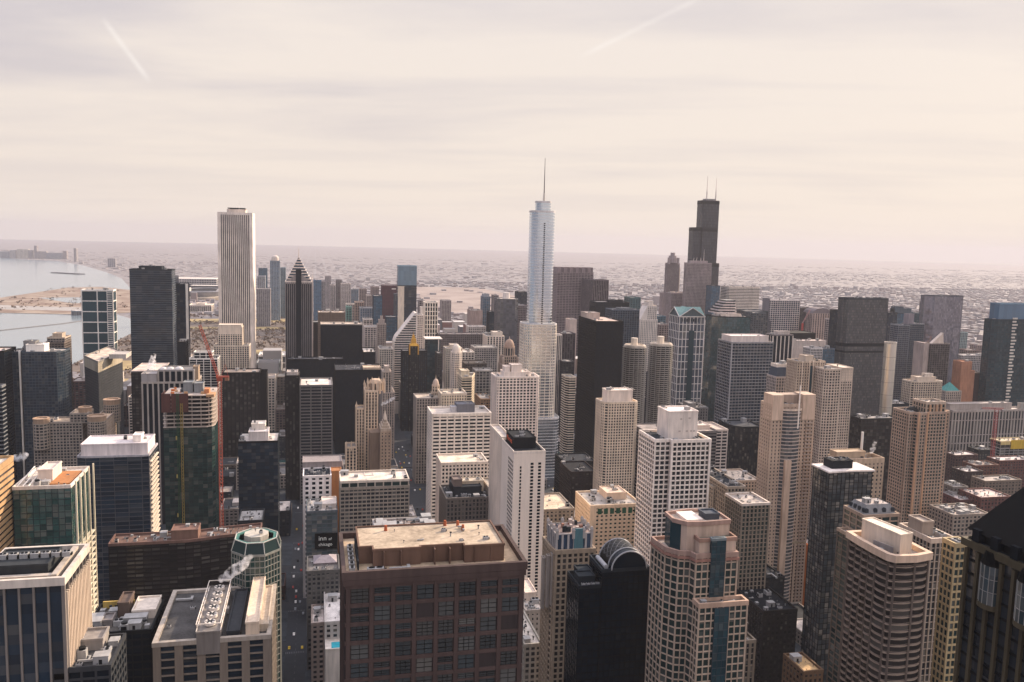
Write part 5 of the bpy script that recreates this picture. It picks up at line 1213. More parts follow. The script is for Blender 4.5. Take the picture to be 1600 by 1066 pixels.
# silver skyscraper with spire
SKY = dict()
ty = 1085.0
M_ST = st((0.78, 0.78, 0.80), gSILVER, 3, 3.9, 0, 0.4, 0.2, 0.35)
to = empty('skyscraper', (xat(850, ty + 22, 350), ty + 25, 0)); tag(to, 'tall silver glass skyscraper of stepped rounded tiers with needle spire', 'skyscraper')
def rounded(x0, x1, y0, y1, r, n=5):
    pts = []
    for cx_, cy_, a0 in ((x1 - r, y0 + r, -math.pi / 2), (x1 - r, y1 - r, 0), (x0 + r, y1 - r, math.pi / 2), (x0 + r, y0 + r, math.pi)):
        for k in range(n + 1):
            a = a0 + math.pi / 2 * k / n
            pts.append((cx_ + r * math.cos(a), cy_ + r * math.sin(a)))
    return pts
def ttier(xl, xr, yb, yt, y0, y1, r, s=M_ST, name='tier_glazing'):
    zt_ = P((xl + xr) / 2, yt, y0).z; zb_ = 0 if yb is None else P((xl + xr) / 2, yb, y0).z
    q = rounded(xat(xl, y0, zt_), xat(xr, y0, zt_), y0, y1, r)
    tier(to, q, zb_, zt_, s, False, name); cap(to, q, zt_, (0.5, 0.5, 0.5), (0.6, 0.6, 0.62), 0.2, 1.5)
    return q, zt_
ttier(824, 876, None, 655, ty - 14, ty + 30, 10)
ttier(821, 872, 660, 508, ty - 8, ty + 30, 9, st((0.74, 0.68, 0.6), gSILVER, 6, 3.9, 0.5, 0.8, 0.4))
q3, z3 = ttier(833, 870, 515, 331, ty, ty + 28, 10)
q4, z4 = ttier(840, 863, 335, 316, ty + 4, ty + 22, 7)
mb = MB()
xx = (q3[0][0] + q3[-1][0]) / 2
for k in range(60):
    zz_ = z3 - 16 - k * 2.6
    if zz_ < 200: break
    mb.box(xx - 0.9, xx + 0.9, ty - 0.5, ty + 0.2, zz_, zz_ + 1.5)
mb.build('vent_slot', M_DARKM, to, 'stuff')
xs, ys = xat(850, ty + 13, 370), ty + 13
tipz = P(850.5, 247, ty + 13).z
addtube(to, 'spire', (xs, ys, z4 - 2), (xs, ys, z4 + 12), 1.7, (0.55, 0.53, 0.5), 10, 1.2)
addtube(to, 'spire_needle', (xs, ys, z4 + 12), (xs, ys, tipz), 0.8, (0.36, 0.33, 0.31), 8, 0.3)
ALL.append((to, rect(q3[3][0] - 30, q3[3][0] + 30, ty - 14, ty + 52), z4, 812, 876, 316))
# black steel slab
t = tower('skyscraper', 'black steel and glass slab with pinkish roof right of the silver skyscraper', 'skyscraper', 932, 974, 503, 1110, 80, st((0.012, 0.013, 0.014), gBLACK, 1.8, 3.8, 0.22, 0.45, 0.2), roof=(0.58, 0.46, 0.40), units=4, parcol=(0.03, 0.03, 0.03), ph=((0.0, 0.5, 0.55, 0.9, 8, (0.5, 0.42, 0.38)),))
# round twin towers with petal balconies
def corncob(px, wpx, ytop, Y, label):
    z = P(px, ytop, Y).z; x = xat(px, Y + 16, z); r_ = wpx / 2 * (Y + 16) / F * 1.02
    o = empty(AT, (x, Y + 16, 0)); tag(o, label, 'apartment tower', 'round twin towers')
    core = ngon(x, Y + 16, r_ * 0.84, 16); mb = MB(); mb.walls(core, 0, z, 3, 2.9); mb.build('glazing', glass((0.014, 0.013, 0.012), 0.1), o)
    pts = []
    for k in range(16):
        for j in range(3):
            a = 2 * math.pi * (k + j / 3) / 16; rad = r_ * (0.92 + 0.08 * math.sin(math.pi * j / 3 + 0.2) * 1.0)
            pts.append((rad * math.cos(a), rad * math.sin(a)))
    sl = MB(); sl.prism(pts, 0, 0.75, True, True); me = sl.mesh('balcony_slab', wall((0.44, 0.40, 0.35)))
    n = int(z / 3.0)
    for k in range(n): inst('balcony_slab', me, o, (0, 0, z - 2 - k * 3.0))
    col_ = MB(); col_.box(-0.35, 0.35, -0.35, 0.35, 0, z - 1.5); cm_ = col_.mesh('column', wall((0.42, 0.39, 0.35)))
    for k in range(16):
        a = 2 * math.pi * (k + 0.0) / 16; inst('column', cm_, o, (r_ * 0.93 * math.cos(a), r_ * 0.93 * math.sin(a), 0))
    mb = MB(); mb.prism(ngon(x, Y + 16, r_ * 0.9, 20), z - 1, z + 1.2, True); mb.build('roof', roofm((0.56, 0.5, 0.43)), o)
    mb = MB(); mb.prism(ngon(x - 1, Y + 16, r_ * 0.28, 12), z + 1, z + 12, True); mb.build('lift_core', wall((0.66, 0.6, 0.53)), o)
    mb = MB(); mb.ring(ngon(x, Y + 16, r_ * 0.74, 20), ngon(x, Y + 16, r_ * 0.8, 20), z + 1, z + 2.6, True); mb.build('roof_rail', wall((0.6, 0.55, 0.48)), o)
    ALL.append((o, ngon(x, Y + 16, r_, 8), z, px - wpx / 2, px + wpx / 2, ytop))
corncob(992, 40, 543, 1165, 'round petal-balcony tower, nearer to the black slab, of twin towers')
corncob(1033, 41, 540, 1185, 'round petal-balcony tower beside the green-gabled tower, of twin towers')
# green-gabled white grid tower
t = tower('skyscraper', 'white granite grid tower with green pediment gables on each side', 'skyscraper', 1062, 1101, 495, 1255, 40, st((0.62, 0.60, 0.60), glass((0.05, 0.06, 0.075)), 6.5, 12, 1.0, 1.0, 0.5), units=0, par=0.6)
X0, X1, Y0, Y1, z = t['X0'], t['X1'], t['Y'], t['Y'] + t['L'], t['z']; xc_ = (X0 + X1) / 2; yc_ = (Y0 + Y1) / 2; zg = z + 14
M_GRN = wall((0.25, 0.40, 0.37)); M_PW = wall((0.62, 0.60, 0.60))
mb = MB(); e = 1.0
for s_ in (0, 1):
    yy = Y0 - e if s_ == 0 else Y1 + e
mb.quad((X0 - e, Y0 - e, z), (xc_, Y0 - e, zg), (xc_, Y1 + e, zg), (X0 - e, Y1 + e, z)); mb.quad((xc_, Y0 - e, zg), (X1 + e, Y0 - e, z), (X1 + e, Y1 + e, z), (xc_, Y1 + e, zg))
mb.quad((X0 - e, Y0 - e, z + 0.1), (X1 + e, Y0 - e, z + 0.1), (X1 + e, yc_, zg + 0.1), (X0 - e, yc_, zg + 0.1)); mb.quad((X0 - e, yc_, zg + 0.1), (X1 + e, yc_, zg + 0.1), (X1 + e, Y1 + e, z + 0.1), (X0 - e, Y1 + e, z + 0.1))
mb.build('gable_roof', M_GRN, t['o'])
mb = MB(); mb.face([(X0, Y0 - 0.3, z), (X1, Y0 - 0.3, z), (xc_, Y0 - 0.3, zg - 0.6)]); mb.face([(X0 - 0.3, Y1, z), (X0 - 0.3, Y0, z), (X0 - 0.3, yc_, zg - 0.6)]); mb.build('pediment', wall((0.20, 0.24, 0.24)), t['o'])
mb = MB()
for a, b in (((X0 - e, Y0 - 1.2, z), (xc_, Y0 - 1.2, zg)), ((xc_, Y0 - 1.2, zg), (X1 + e, Y0 - 1.2, z)), ((X0 - 1.2, Y0 - e, z), (X0 - 1.2, yc_, zg)), ((X0 - 1.2, yc_, zg), (X0 - 1.2, Y1 + e, z)), ((X0 - e, Y0 - 1.2, z), (X1 + e, Y0 - 1.2, z))): mb.tube(a, b, 0.7, 4)
mb.build('pediment_moulding', M_PW, t['o'])
mb = MB(); mb.box(xc_ - 4.5, xc_ + 4.5, Y0 - 0.9, Y0 - 0.65, 0, z - 22); mb.build('center_glazing', gTEAL, t['o'])
mb = MB()
for k in range(8): mb.box(X0 + 4 + k * 3.8, X0 + 5.6 + k * 3.8, Y0 - 0.75, Y0 - 0.62, z - 8, z - 3.5)
mb.build('loggia_openings', gBLACK, t['o'], 'stuff')
t = tower('skyscraper', 'white tower with sloped stepped top behind the round twin towers', 'skyscraper', 1001, 1027, 500, 1500, 34, st((0.68, 0.63, 0.60), gBLACK, 3.4, 3.8, 1.6, 1.6, 0.4), units=0, ph=((0.42, 0.98, 0.1, 0.9, 26, (0.68, 0.63, 0.60), st((0.68, 0.63, 0.60), gBLACK, 3.4, 3.8, 1.6, 1.6)), (0.5, 0.8, 0.2, 0.8, 34, (0.68, 0.63, 0.6))))
mb = MB(); X0, X1, z = t['X0'], t['X1'], t['z']; xq = X0 + (X1 - X0) * 0.42
for yy in (t['Y'] + 3.4, t['Y'] + 30):
    mb.face([(X0, yy, z), (xq, yy, z), (xq, yy, z + 26)])
mb.quad((X0, t['Y'] + 3.4, z), (xq, t['Y'] + 3.4, z + 26), (xq, t['Y'] + 30, z + 26), (X0, t['Y'] + 30, z)); mb.build('sloped_crown', wall((0.70, 0.65, 0.62)), t['o'])
t = tower(OT, 'dark blue gridded office block behind the black steel slab', 'office tower', 958, 999, 485, 1440, 40, st((0.20, 0.23, 0.27), gNAVY, 4.5, 3.9, 0.7, 0.5, 0.4), units=4, roof=(0.2, 0.2, 0.22), ph=((0.3, 0.8, 0.2, 0.7, 3, (0.3, 0.31, 0.33)),))
t = tower(OT, 'black office block with flat roof box behind the dark blue gridded block', 'office tower', 932, 983, 473, 1600, 40, st((0.05, 0.055, 0.07), gBLACK, 4, 3.9, 0.2, 0.3), units=3, roof=(0.3, 0.29, 0.3), ph=((0.45, 0.85, 0.2, 0.7, 4, (0.08, 0.08, 0.1)),))
t = tower('skyscraper', 'mauve-brown office tower of heavy horizontal bands with notched top', 'skyscraper', 871, 927, 426, 1950, 40, st((0.40, 0.31, 0.31), gBRONZE, 7.4, 3.9, 1.3, 1.8, 0.5), units=0, par=0)
for k in range(6):
    mb = MB(); x = t['X0'] + (t['X1'] - t['X0']) * (k + 0.0) / 6; w_ = (t['X1'] - t['X0']) / 6
    mb.box(x + 0.2, x + w_ * 0.55, t['Y'] - 0.3, t['Y'] + 38, t['z'], t['z'] + 12); mb.build('crown_tooth', wall((0.40, 0.31, 0.31)), t['o'])
addbox(t['o'], 'crown_wall', t['X0'] + 0.4, t['X1'] - 0.4, t['Y'] + 2, t['Y'] + 36, t['z'] - 1, t['z'] + 11.5, (0.33, 0.26, 0.26))
t = tower(OT, 'mauve ribbed block stepping down right of the notched-top tower', 'office tower', 927, 951, 438, 1900, 40, st((0.30, 0.23, 0.24), gBRONZE, 4, 3.9, 1.6, 0, 0.6), units=1, poly=[(-0.4, 0.9), (0, 0), (1, 0), (1, 1), (-0.4, 1)])
t = tower(OT, 'white ribbed slab edge right of the silver skyscraper base', 'office tower', 870, 878, 524, 1300, 20, st((0.66, 0.60, 0.56), gDARK, 3, 3.8, 1.0, 0), units=1)
t = tower(OT, 'mauve-brown block between silver skyscraper and black slab', 'office tower', 879, 899, 522, 1420, 30, st((0.24, 0.17, 0.17), gBRONZE, 5, 3.8, 1.8, 0.4), units=2)
t = tower(OT, 'cream block above the mauve-brown block beside the black slab', 'office block', 891, 901, 500, 1600, 30, st((0.6, 0.5, 0.46), wall((0.58, 0.5, 0.45)), 5, 3.8, 1, 1), units=1)
t = tower(OT, 'grey low block at the foot of the mauve-brown block', 'office block', 880, 897, 566, 1280, 30, st((0.16, 0.13, 0.13), gBRONZE, 4, 3.8, 1, 1), units=3)
t = tower(AT, 'small rounded white-banded block left of the black slab foot', 'apartment block', 886, 899, 590, 1120, 24, st((0.60, 0.54, 0.46), gBLACK, 4, 3.4, 0, 1.3, 0.6), units=1, poly=[(0, 0.3), (0.3, 0), (1, 0), (1, 1), (0, 1)])
# distant giants
t = tower('skyscraper', 'pink-grey skyscraper with lantern crown left of the twin-mast tower', 'skyscraper', 1043, 1062, 411, 2450, 16, st((0.36, 0.29, 0.29), gBRONZE, 3.5, 4, 1.8, 0.5, 0.4), units=0, par=0)
xc_, z = (t['X0'] + t['X1']) / 2, t['z']
for r_, a, b in ((15, 0, 14), (12, 14, 22), (7, 22, 31)):
    mb = MB(); mb.prism(ngon(xc_, 2459, r_, 12), z + a, z + b, True); mb.build('lantern_tier', wall((0.44, 0.37, 0.37)), t['o'])
for dx in (-15, 15):
    mb = MB(); mb.prism(ngon(xc_ + dx, 2452, 4.5, 8), z - 4, z + 16, True); mb.build('crown_turret', wall((0.44, 0.37, 0.37)), t['o'])
addbox(t['o'], 'east_wing', t['X0'] - 14, t['X0'] - 0.6, 2452, 2466, 0, z - 92, (0.36, 0.29, 0.29)); addbox(t['o'], 'west_edge', t['X1'] + 0.6, t['X1'] + 4, 2453, 2466, 0, z - 14, (0.6, 0.5, 0.42))
t = tower('skyscraper', 'pink granite skyscraper with needle crown before the twin-mast tower', 'skyscraper', 1073, 1112, 412, 2120, 14, st((0.42, 0.34, 0.33), gBRONZE, 3.6, 3.9, 1.6, 1.0, 0.5), units=0, par=2, ph=((0.15, 0.85, 0.1, 0.9, 7, (0.45, 0.37, 0.36)),))
for fx in (0.3, 0.42, 0.6, 0.72): addtube(t['o'], 'roof_needle', (t['X0'] + (t['X1'] - t['X0']) * fx, 2127, t['z'] + 6), (t['X0'] + (t['X1'] - t['X0']) * fx + (2 if fx < 0.5 else 0), 2127, t['z'] + (16 if fx < 0.7 else 38)), 0.9, (0.66, 0.6, 0.58), 5, 0.2)
t = tower('skyscraper', 'lower pink granite wing left of the needle-crowned skyscraper', 'skyscraper', 1049, 1079, 459, 2180, 40, st((0.42, 0.34, 0.33), gBRONZE, 3.6, 3.9, 1.6, 1.0, 0.5), units=1, ph=((0.2, 0.9, 0.1, 0.9, 3, (0.6, 0.5, 0.45)),))
# black stepped tower with two masts
wo_ = empty('skyscraper', (xat(1108, 2215, 440), 2215, 0)); tag(wo_, 'tallest black skyscraper of stepped square tubes with two white masts', 'skyscraper')
WS = st((0.06, 0.058, 0.07), glass((0.026, 0.028, 0.036), 0.02, 0.12, 0.4, 0.01, 0.5), 4.6, 8, 0.7, 0.6, 0.3)
def wt_(xl, xr, yt, y0, y1, z0=0.0):
    z = P((xl + xr) / 2, yt, y0).z; q = rect(xat(xl, y0, z), xat(xr, y0, z), y0, y1)
    tier(wo_, q, z0, z, WS, False, 'tube_glazing'); cap(wo_, q, z, (0.15, 0.14, 0.14), (0.04, 0.035, 0.04), 0.4, 1)
    mb = MB(); mb.ring(offset(q, -0.2), offset(q, 0.75), z - 9, z - 2); mb.build('louvre_band', wall((0.028, 0.026, 0.03)), wo_)
    return q, z
qa, zwa = wt_(1098, 1124, 314, 2200, 2232)
wt_(1084, 1096.6, 356, 2197, 2226); wt_(1097.6, 1120, 356.8, 2190, 2199.5); wt_(1110, 1123.4, 412, 2185, 2189.5)
for px_m, yt_m in ((1104, 275), (1118, 278)):
    xm_ = xat(px_m, 2216, zwa); zt_ = P(px_m, yt_m, 2216).z
    addtube(wo_, 'mast_base', (xm_, 2216, zwa - 1), (xm_, 2216, zwa + 26), 1.9, (0.62, 0.58, 0.56), 8, 1.5); addtube(wo_, 'mast', (xm_, 2216, zwa + 26), (xm_, 2216, zt_), 1.1, (0.66, 0.62, 0.6), 6, 0.4)
addbox(wo_, 'roof_plant', qa[0][0] + 12, qa[1][0] - 8, 2206, 2226, zwa, zwa + 5, (0.4, 0.37, 0.36)); ALL.append((wo_, rect(qa[0][0] - 25, qa[1][0], 2180, 2246), zwa, 1081, 1124, 312))
t = tower(OT, 'blue-grey glass slab right against the twin-mast tower foot', 'office tower', 1112, 1125, 447, 2050, 30, st((0.10, 0.13, 0.17), gBLUE, 5, 4, 0.3, 0.4), units=1)
t = tower(OT, 'white block with gridded windows between green-gabled tower and green curved glass tower', 'office tower', 1101, 1114, 507, 1450, 30, st((0.60, 0.55, 0.53), gDARK, 3.5, 3.8, 1.4, 1.4), units=2, ph=((0.1, 0.6, 0.1, 0.9, 6, (0.6, 0.55, 0.53)),))
# green curved glass tower
t = tower(OT, 'green curved glass office tower with pale roof by the river bend', 'office tower', 1128, 1176, 496, 1300, 46, st((0.07, 0.11, 0.115), glass((0.03, 0.065, 0.07), 0.05, 0.08, 0.8, 0.02), 3, 3.9, 0.1, 0.3, 0.15), units=5, roof=(0.56, 0.5, 0.46), poly=[(-0.12, 0.5), (-0.02, 0.16), (0.2, 0.02), (0.5, 0.0), (0.8, 0.05), (1, 0.15), (1, 1), (-0.12, 1)], ph=((0.1, 0.75, 0.3, 0.9, 4, (0.58, 0.52, 0.48)),))
for k in range(5):
    mb = MB(); z = t['z'] + 4 + k * 4.4; mb.box(t['X0'] + 4 + k * 4.2, t['X0'] + 40, t['Y'] + 30, t['Y'] + 60, z, z + 2.0, True); mb.build('terrace_slab', wall((0.62, 0.56, 0.55)), t['o'])
    mb = MB(); mb.box(t['X0'] + 5 + k * 4.2, t['X0'] + 39, t['Y'] + 31, t['Y'] + 59, z + 2.0, z + 4.4); mb.build('terrace_glazing', gDARK, t['o'])
t = tower(OT, 'white wide block of thin horizontal ribbons, curved front, far behind green curved glass tower', 'office tower', 1140, 1192, 449, 2050, 40, st((0.66, 0.60, 0.55), gGREY, 6, 4.0, 0, 1.9, 0.5), units=8, poly=[(-0.05, 0.2), (0.0, 0.0), (0.7, 0.0), (0.95, 0.2), (1.0, 0.5), (1, 1), (-0.05, 1)])
t = tower(OT, 'dark block in front of the white ribboned block', 'office block', 1165, 1200, 487, 1750, 40, st((0.14, 0.15, 0.15), gDARK, 5, 4, 0.5, 0.8), units=4)
t = tower(OT, 'white-and-blue gridded block right of the white ribboned block', 'office tower', 1205, 1250, 470, 1800, 40, st((0.56, 0.52, 0.52), gNAVY, 5.6, 4.6, 1.0, 0.9, 0.5), units=2, roof=(0.56, 0.5, 0.47))
addbox(t['o'], 'low_annex', t['X0'] - 18, t['X0'] - 0.8, t['Y'] - 6, t['Y'] + 30, 0, t['z'] - 48, (0.22, 0.21, 0.23)); addbox(t['o'], 'corner_slab', t['X0'] - 3, t['X0'] - 0.8, t['Y'] + 4, t['Y'] + 34, 0, t['z'] + 4, (0.3, 0.28, 0.3))
t = tower(OT, 'maroon block behind small red crane', 'office block', 1251, 1272, 482, 1850, 30, st((0.17, 0.10, 0.10), gBRONZE, 4, 4, 0.6, 0.8), units=2)
t = tower(OT, 'pink stone block with rounded grey roof right of maroon block', 'office tower', 1270, 1300, 490, 1750, 40, st((0.50, 0.38, 0.33), gBRONZE, 6, 4, 3.2, 0.6), units=0, par=0)
X0, X1, z = t['X0'], t['X1'], t['z']; mb = MB()
for k in range(6):
    a0, a1 = math.pi * k / 6, math.pi * (k + 1) / 6; xc_ = (X0 + X1) / 2; r_ = (X1 - X0) / 2
    p0, p1 = (xc_ + r_ * math.cos(a0), z + 12 * math.sin(a0)), (xc_ + r_ * math.cos(a1), z + 12 * math.sin(a1))
    mb.quad((p0[0], t['Y'], p0[1]), (p0[0], t['Y'] + 40, p0[1]), (p1[0], t['Y'] + 40, p1[1]), (p1[0], t['Y'], p1[1])); mb.face([(p0[0], t['Y'], p0[1]), (p1[0], t['Y'], p1[1]), (xc_, t['Y'], z)])
mb.build('rounded_roof', wall((0.32, 0.26, 0.26)), t['o'])
# ------------------------------------------------------------------ right half
t = tower(OT, 'wide banded glass office block with white roof box, right of green-gabled tower', 'office tower', 1144, 1208, 536, 980, 37, st((0.36, 0.35, 0.35), gNAVY, 4.5, 3.9, 0.3, 1.0, 0.45), roof=(0.46, 0.43, 0.41), units=3, par=1.0, ph=((0.0, 0.92, 0.1, 0.8, 8, (0.62, 0.57, 0.56)),))
addbox(t['o'], 'corner_post', t['X0'] - 0.9, t['X0'] + 0.5, t['Y'] - 0.9, t['Y'] + 0.5, 0, t['z'], (0.42, 0.41, 0.42), False)
t = tower(OT, 'black and white vertical striped block behind the wide banded block', 'office tower', 1208, 1239, 524, 1150, 40, st((0.62, 0.56, 0.52), gBLACK, 6.4, 4, 1.4, 0, 0.6), units=2, ph=((0.3, 0.9, 0.2, 0.8, 5, (0.56, 0.5, 0.47)),), parcol=(0.3, 0.26, 0.25))
t = tower(OT, 'long white curved roofed hall behind the striped block', 'hall', 1240, 1290, 545, 1350, 60, st((0.62, 0.54, 0.50), wall((0.62, 0.54, 0.50)), 20, 9, 0, 1.5, 0.3), units=0, roof=(0.62, 0.54, 0.5), ph=((0.0, 1.0, 0.0, 1.0, 14, (0.64, 0.56, 0.52)),))
addbox(t['o'], 'black_deck', t['X0'] + 6, t['X1'] - 2, t['Y'] + 30, t['Y'] + 70, t['z'] + 13, t['z'] + 24, (0.05, 0.045, 0.045)); add_units(t['o'], t['poly'], t['z'] + 14.6, 5, 4)
t = tower(OT, 'pale glass block with slim mullions beside the tall grey slab', 'office block', 1267, 1285, 545, 1120, 30, st((0.56, 0.54, 0.54), gGREY, 2.4, 4, 0.5, 0.7), units=1)
t = tower(OT, 'steel-blue block with dotted sign strip beside the tall grey slab', 'office block', 1286, 1304, 546, 1130, 30, st((0.20, 0.24, 0.28), gBLUE, 3, 4, 0.3, 0.7), units=3)
t = tower(OT, 'white and grey mansard-roofed low tower below the striped block', 'office block', 1213, 1242, 590, 860, 34, st((0.46, 0.40, 0.37), gGREY, 3.4, 3.6, 0.9, 0.8), roof=(0.42, 0.4, 0.4), units=2)
q = t['poly']; mb = MB(); mb.prism(offset(q, -0.6), t['z'], t['z'] + 11, True, False, offset(q, -2.5)); mb.build('mansard', wall((0.16, 0.18, 0.22)), t['o'])
addbox(t['o'], 'roof_slab', q[0][0] + 2, q[1][0] - 2, q[0][1] + 4, q[2][1] - 3, t['z'] + 11, t['z'] + 14, (0.6, 0.56, 0.53)); add_units(t['o'], scalep(q, 0.6), t['z'] + 14.4, 3, 6)
# beige residential group
t = tower(AT, 'beige tower with dark central window bay, left of the curved beige tower', 'apartment tower', 1246, 1289, 566, 810, 36, st((0.52, 0.42, 0.33), gBRONZE, 3.0, 3.1, 1.5, 1.1, 0.4), roof=(0.5, 0.44, 0.38), units=4, ph=((0.35, 0.65, 0.2, 0.8, 6, (0.56, 0.48, 0.4)),))
W = t['X1'] - t['X0']
for a, b, c_ in ((0.46, 0.54, gTEAL), (0.42, 0.45, None), (0.55, 0.58, None), (0.16, 0.19, None), (0.80, 0.83, None)):
    addbox(t['o'], 'bay_strip', t['X0'] + W * a, t['X0'] + W * b, t['Y'] - 1.3, t['Y'] - 0.5, 0, t['z'] - 4 if c_ else t['z'] + 1, c_ or (0.66, 0.57, 0.48), False)
t = tower(AT, 'beige curved tower with blank white right shoulder', 'apartment tower', 1290, 1334, 578, 790, 30, st((0.56, 0.48, 0.41), gDARK, 2.8, 3.0, 1.0, 1.0, 0.45), roof=(0.52, 0.46, 0.4), units=3, poly=[(0, 0.1), (0.15, 0.02), (0.35, 0), (0.55, 0.06), (0.6, 0.1), (1, 0.1), (1, 1), (0, 1)])
addbox(t['o'], 'blank_shoulder', t['X0'] + (t['X1'] - t['X0']) * 0.62, t['X1'] + 0.4, t['Y'] + 1.6, t['Y'] + 30.5, t['z'] - 13, t['z'] + 1.5, (0.62, 0.54, 0.46))
# big pink-beige balcony tower with spire
BS = st((0.55, 0.42, 0.325), gDARK, 3.4, 3.05, 2.0, 1.5, 0.4)
t = tower(AT, 'pinkish concrete tower with rounded balcony bow and white mast', 'apartment tower', 1207, 1273, 634, 640, 18, BS, roof=(0.44, 0.36, 0.3), units=2, par=1.5)
X0, X1, z, W = t['X0'], t['X1'], t['z'], t['X1'] - t['X0']; bo = t['o']
zt = P(1232, 617, 640).z
for a, b, y0 in ((-0.01, 0.24, -1.2), (0.70, 1.0, -1.2)):
    q = rect(X0 + W * a, X0 + W * b, t['Y'] + y0, t['Y'] + 14); mb = MB(); mb.prism(q, z - 12, zt, True); mb.build('shoulder_wall', wall((0.60, 0.46, 0.36)), bo)
q = rect(X0 + W * 0.2, X0 + W * 0.75, t['Y'] + 6, t['Y'] + 16); mb = MB(); mb.prism(q, z - 1, zt - 1, True); mb.build('penthouse', wall((0.5, 0.38, 0.3)), bo)
cx_, cy_ = X0 + W * 0.46, t['Y'] + 3; b0 = worldloc(bo)
bow = [(cx_ + 10.5 * math.cos(a), cy_ - 7.0 * abs(math.sin(a))) for a in [math.pi + math.pi * k / 10 for k in range(11)]]
bowc = scalep(bow, 0.93); mb = MB(); mb.walls([(x, y) for x, y in bowc], 0, z - 4, 2.6, 3.05); mb.build('bow_glazing', gGREY, bo)
sl = MB(); sl.prism([(x - b0.x, y - b0.y) for x, y in bow], 0, 0.8, True, True); sm = sl.mesh('balcony_slab', wall((0.5, 0.42, 0.37)))
for k in range(int((z - 4) / 3.05)): inst('balcony_slab', sm, bo, (0, 0, 3 + k * 3.05))
for a, b in ((0.26, 0.40), (0.62, 0.70), (0.80, 0.98)):
    zz1 = z - 60 if a < 0.3 else z - 12
    if a < 0.3: addbox(bo, 'blank_strip', X0 + W * a + 2, X0 + W * b + 2, t['Y'] - 5.4, t['Y'] - 1, 0, z - 46, (0.58, 0.44, 0.34), False)
sl = MB(); sl.box(0, W * 0.16, -1.5, 0, 0, 0.9); sm = sl.mesh('balcony_slab', wall((0.48, 0.38, 0.31)))
for k in range(int((z - 14) / 3.05)):
    inst('balcony_slab', sm, bo, (X0 + W * 0.80 - b0.x, t['Y'] - 0.5 - b0.y, 3 + k * 3.05))
mb = MB(); mb.ring([(x, y) for x, y in scalep(bow, 0.95)], [(x, y) for x, y in scalep(bow, 1.06)], z - 4, z - 2.4, True); mb.build('bow_canopy', wall((0.62, 0.52, 0.44)), bo)
addtube(bo, 'white_mast', (cx_ + 2, t['Y'] - 7.6, z - 18), (cx_ + 2, t['Y'] - 7.6, zt + 9), 0.55, (0.74, 0.7, 0.66), 6)
# tall grey slab and neighbours by the river
t = tower('skyscraper', 'tall grey glass slab with folded left edge, tallest right of centre', 'skyscraper', 1326, 1388, 468, 1150, 26, st((0.17, 0.165, 0.165), glass((0.075, 0.072, 0.072), 0.1, 0.14, 0.6, 0.03, 0.5), 2.2, 4.0, 0.25, 0.6, 0.25), roof=(0.3, 0.28, 0.27), units=6, poly=[(-0.05, 0.6), (-0.05, 0.45), (-0.02, 0.4), (0.0, 0.0), (1, 0), (1, 1), (-0.05, 1)], par=2)
mb = MB(); q = offset(t['poly'], 0.35); mb.ring(offset(t['poly'], -0.1), q, t['z'] * 0.70, t['z'] * 0.70 + 5); mb.ring(offset(t['poly'], -0.1), q, t['z'] * 0.66, t['z'] * 0.66 + 3); mb.build('louvre_band', wall((0.075, 0.072, 0.07)), t['o'])
t = tower(OT, 'dark slab showing left of the tall grey glass slab', 'office tower', 1308, 1320, 486, 1290, 30, st((0.06, 0.075, 0.085), gNAVY, 4, 4, 0.2, 0.4), units=1)
# shining round column tower
zz_ = P(1392, 537, 930).z; xx = xat(1391.5, 938, zz_)
o = empty(AT, (xx, 938, 0)); tag(o, 'gleaming round glass column tower beside the tall grey slab', 'tower'); q = ngon(xx, 938, 7.2, 20)
mb = MB(); mb.walls(q, 0, zz_, 3, 12); mb.build('glazing', glass((0.74, 0.69, 0.60), 0.0, 0.28, 0.8, 0.0, 0.06, 0.85), o, smooth=True); cap(o, q, zz_, (0.5, 0.46, 0.42), (0.55, 0.5, 0.44), 0.2, 1.2)
mb = MB()
for k in range(12): mb.ring(offset(q, -0.1), offset(q, 0.12), 6 + k * zz_ / 12.5, 6.4 + k * zz_ / 12.5)
mb.build('floor_bands', wall((0.42, 0.38, 0.33)), o, 'stuff'); add_units(o, q, zz_, 3, 8, smin=0.4, smax=0.6); ALL.append((o, q, zz_, 1383, 1400, 535))
t = tower(OT, 'dark low glass block with sunlit brown reflections below the tall grey slab', 'office block', 1346, 1404, 655, 860, 40, st((0.10, 0.085, 0.075), gBRONZE, 4, 4, 0.4, 0.7), roof=(0.42, 0.38, 0.34), units=8)
t = tower(OT, 'white low roofed block between round column tower and beige round-cornered tower', 'office block', 1391, 1420, 632, 980, 40, st((0.08, 0.09, 0.09), gNAVY, 4, 4, 0.4, 0.7), roof=(0.6, 0.56, 0.52), units=4)
# blue cluster
t = tower(OT, 'blue-grey glass block with roof step behind the round column tower', 'office tower', 1401, 1429, 490, 1650, 40, st((0.14, 0.17, 0.2), gBLUE, 5, 4, 0.3, 0.5), units=1, ph=((0.0, 0.9, 0.2, 0.9, 10, (0.2, 0.24, 0.27)), (0.0, 0.5, 0.3, 0.8, 14, (0.2, 0.23, 0.26))))
t = tower(OT, 'navy slab right of the tall grey slab top', 'office tower', 1389, 1402, 489, 1600, 30, st((0.07, 0.09, 0.12), gNAVY, 5, 4, 0.3, 0.5), units=1)
t = tower(OT, 'teal slab behind the blue stepped pair, left of the mirror tower', 'office tower', 1430, 1447, 490, 1700, 30, st((0.13, 0.2, 0.22), gTEAL, 5, 4, 0.3, 0.5), units=1)
t = tower(AT, 'slate apartment slab with white balcony lines, left one of the blue pair', 'apartment tower', 1404, 1421, 509, 1250, 34, st((0.30, 0.31, 0.34), gNAVY, 4, 3.4, 0.3, 1.0, 0.5), units=2)
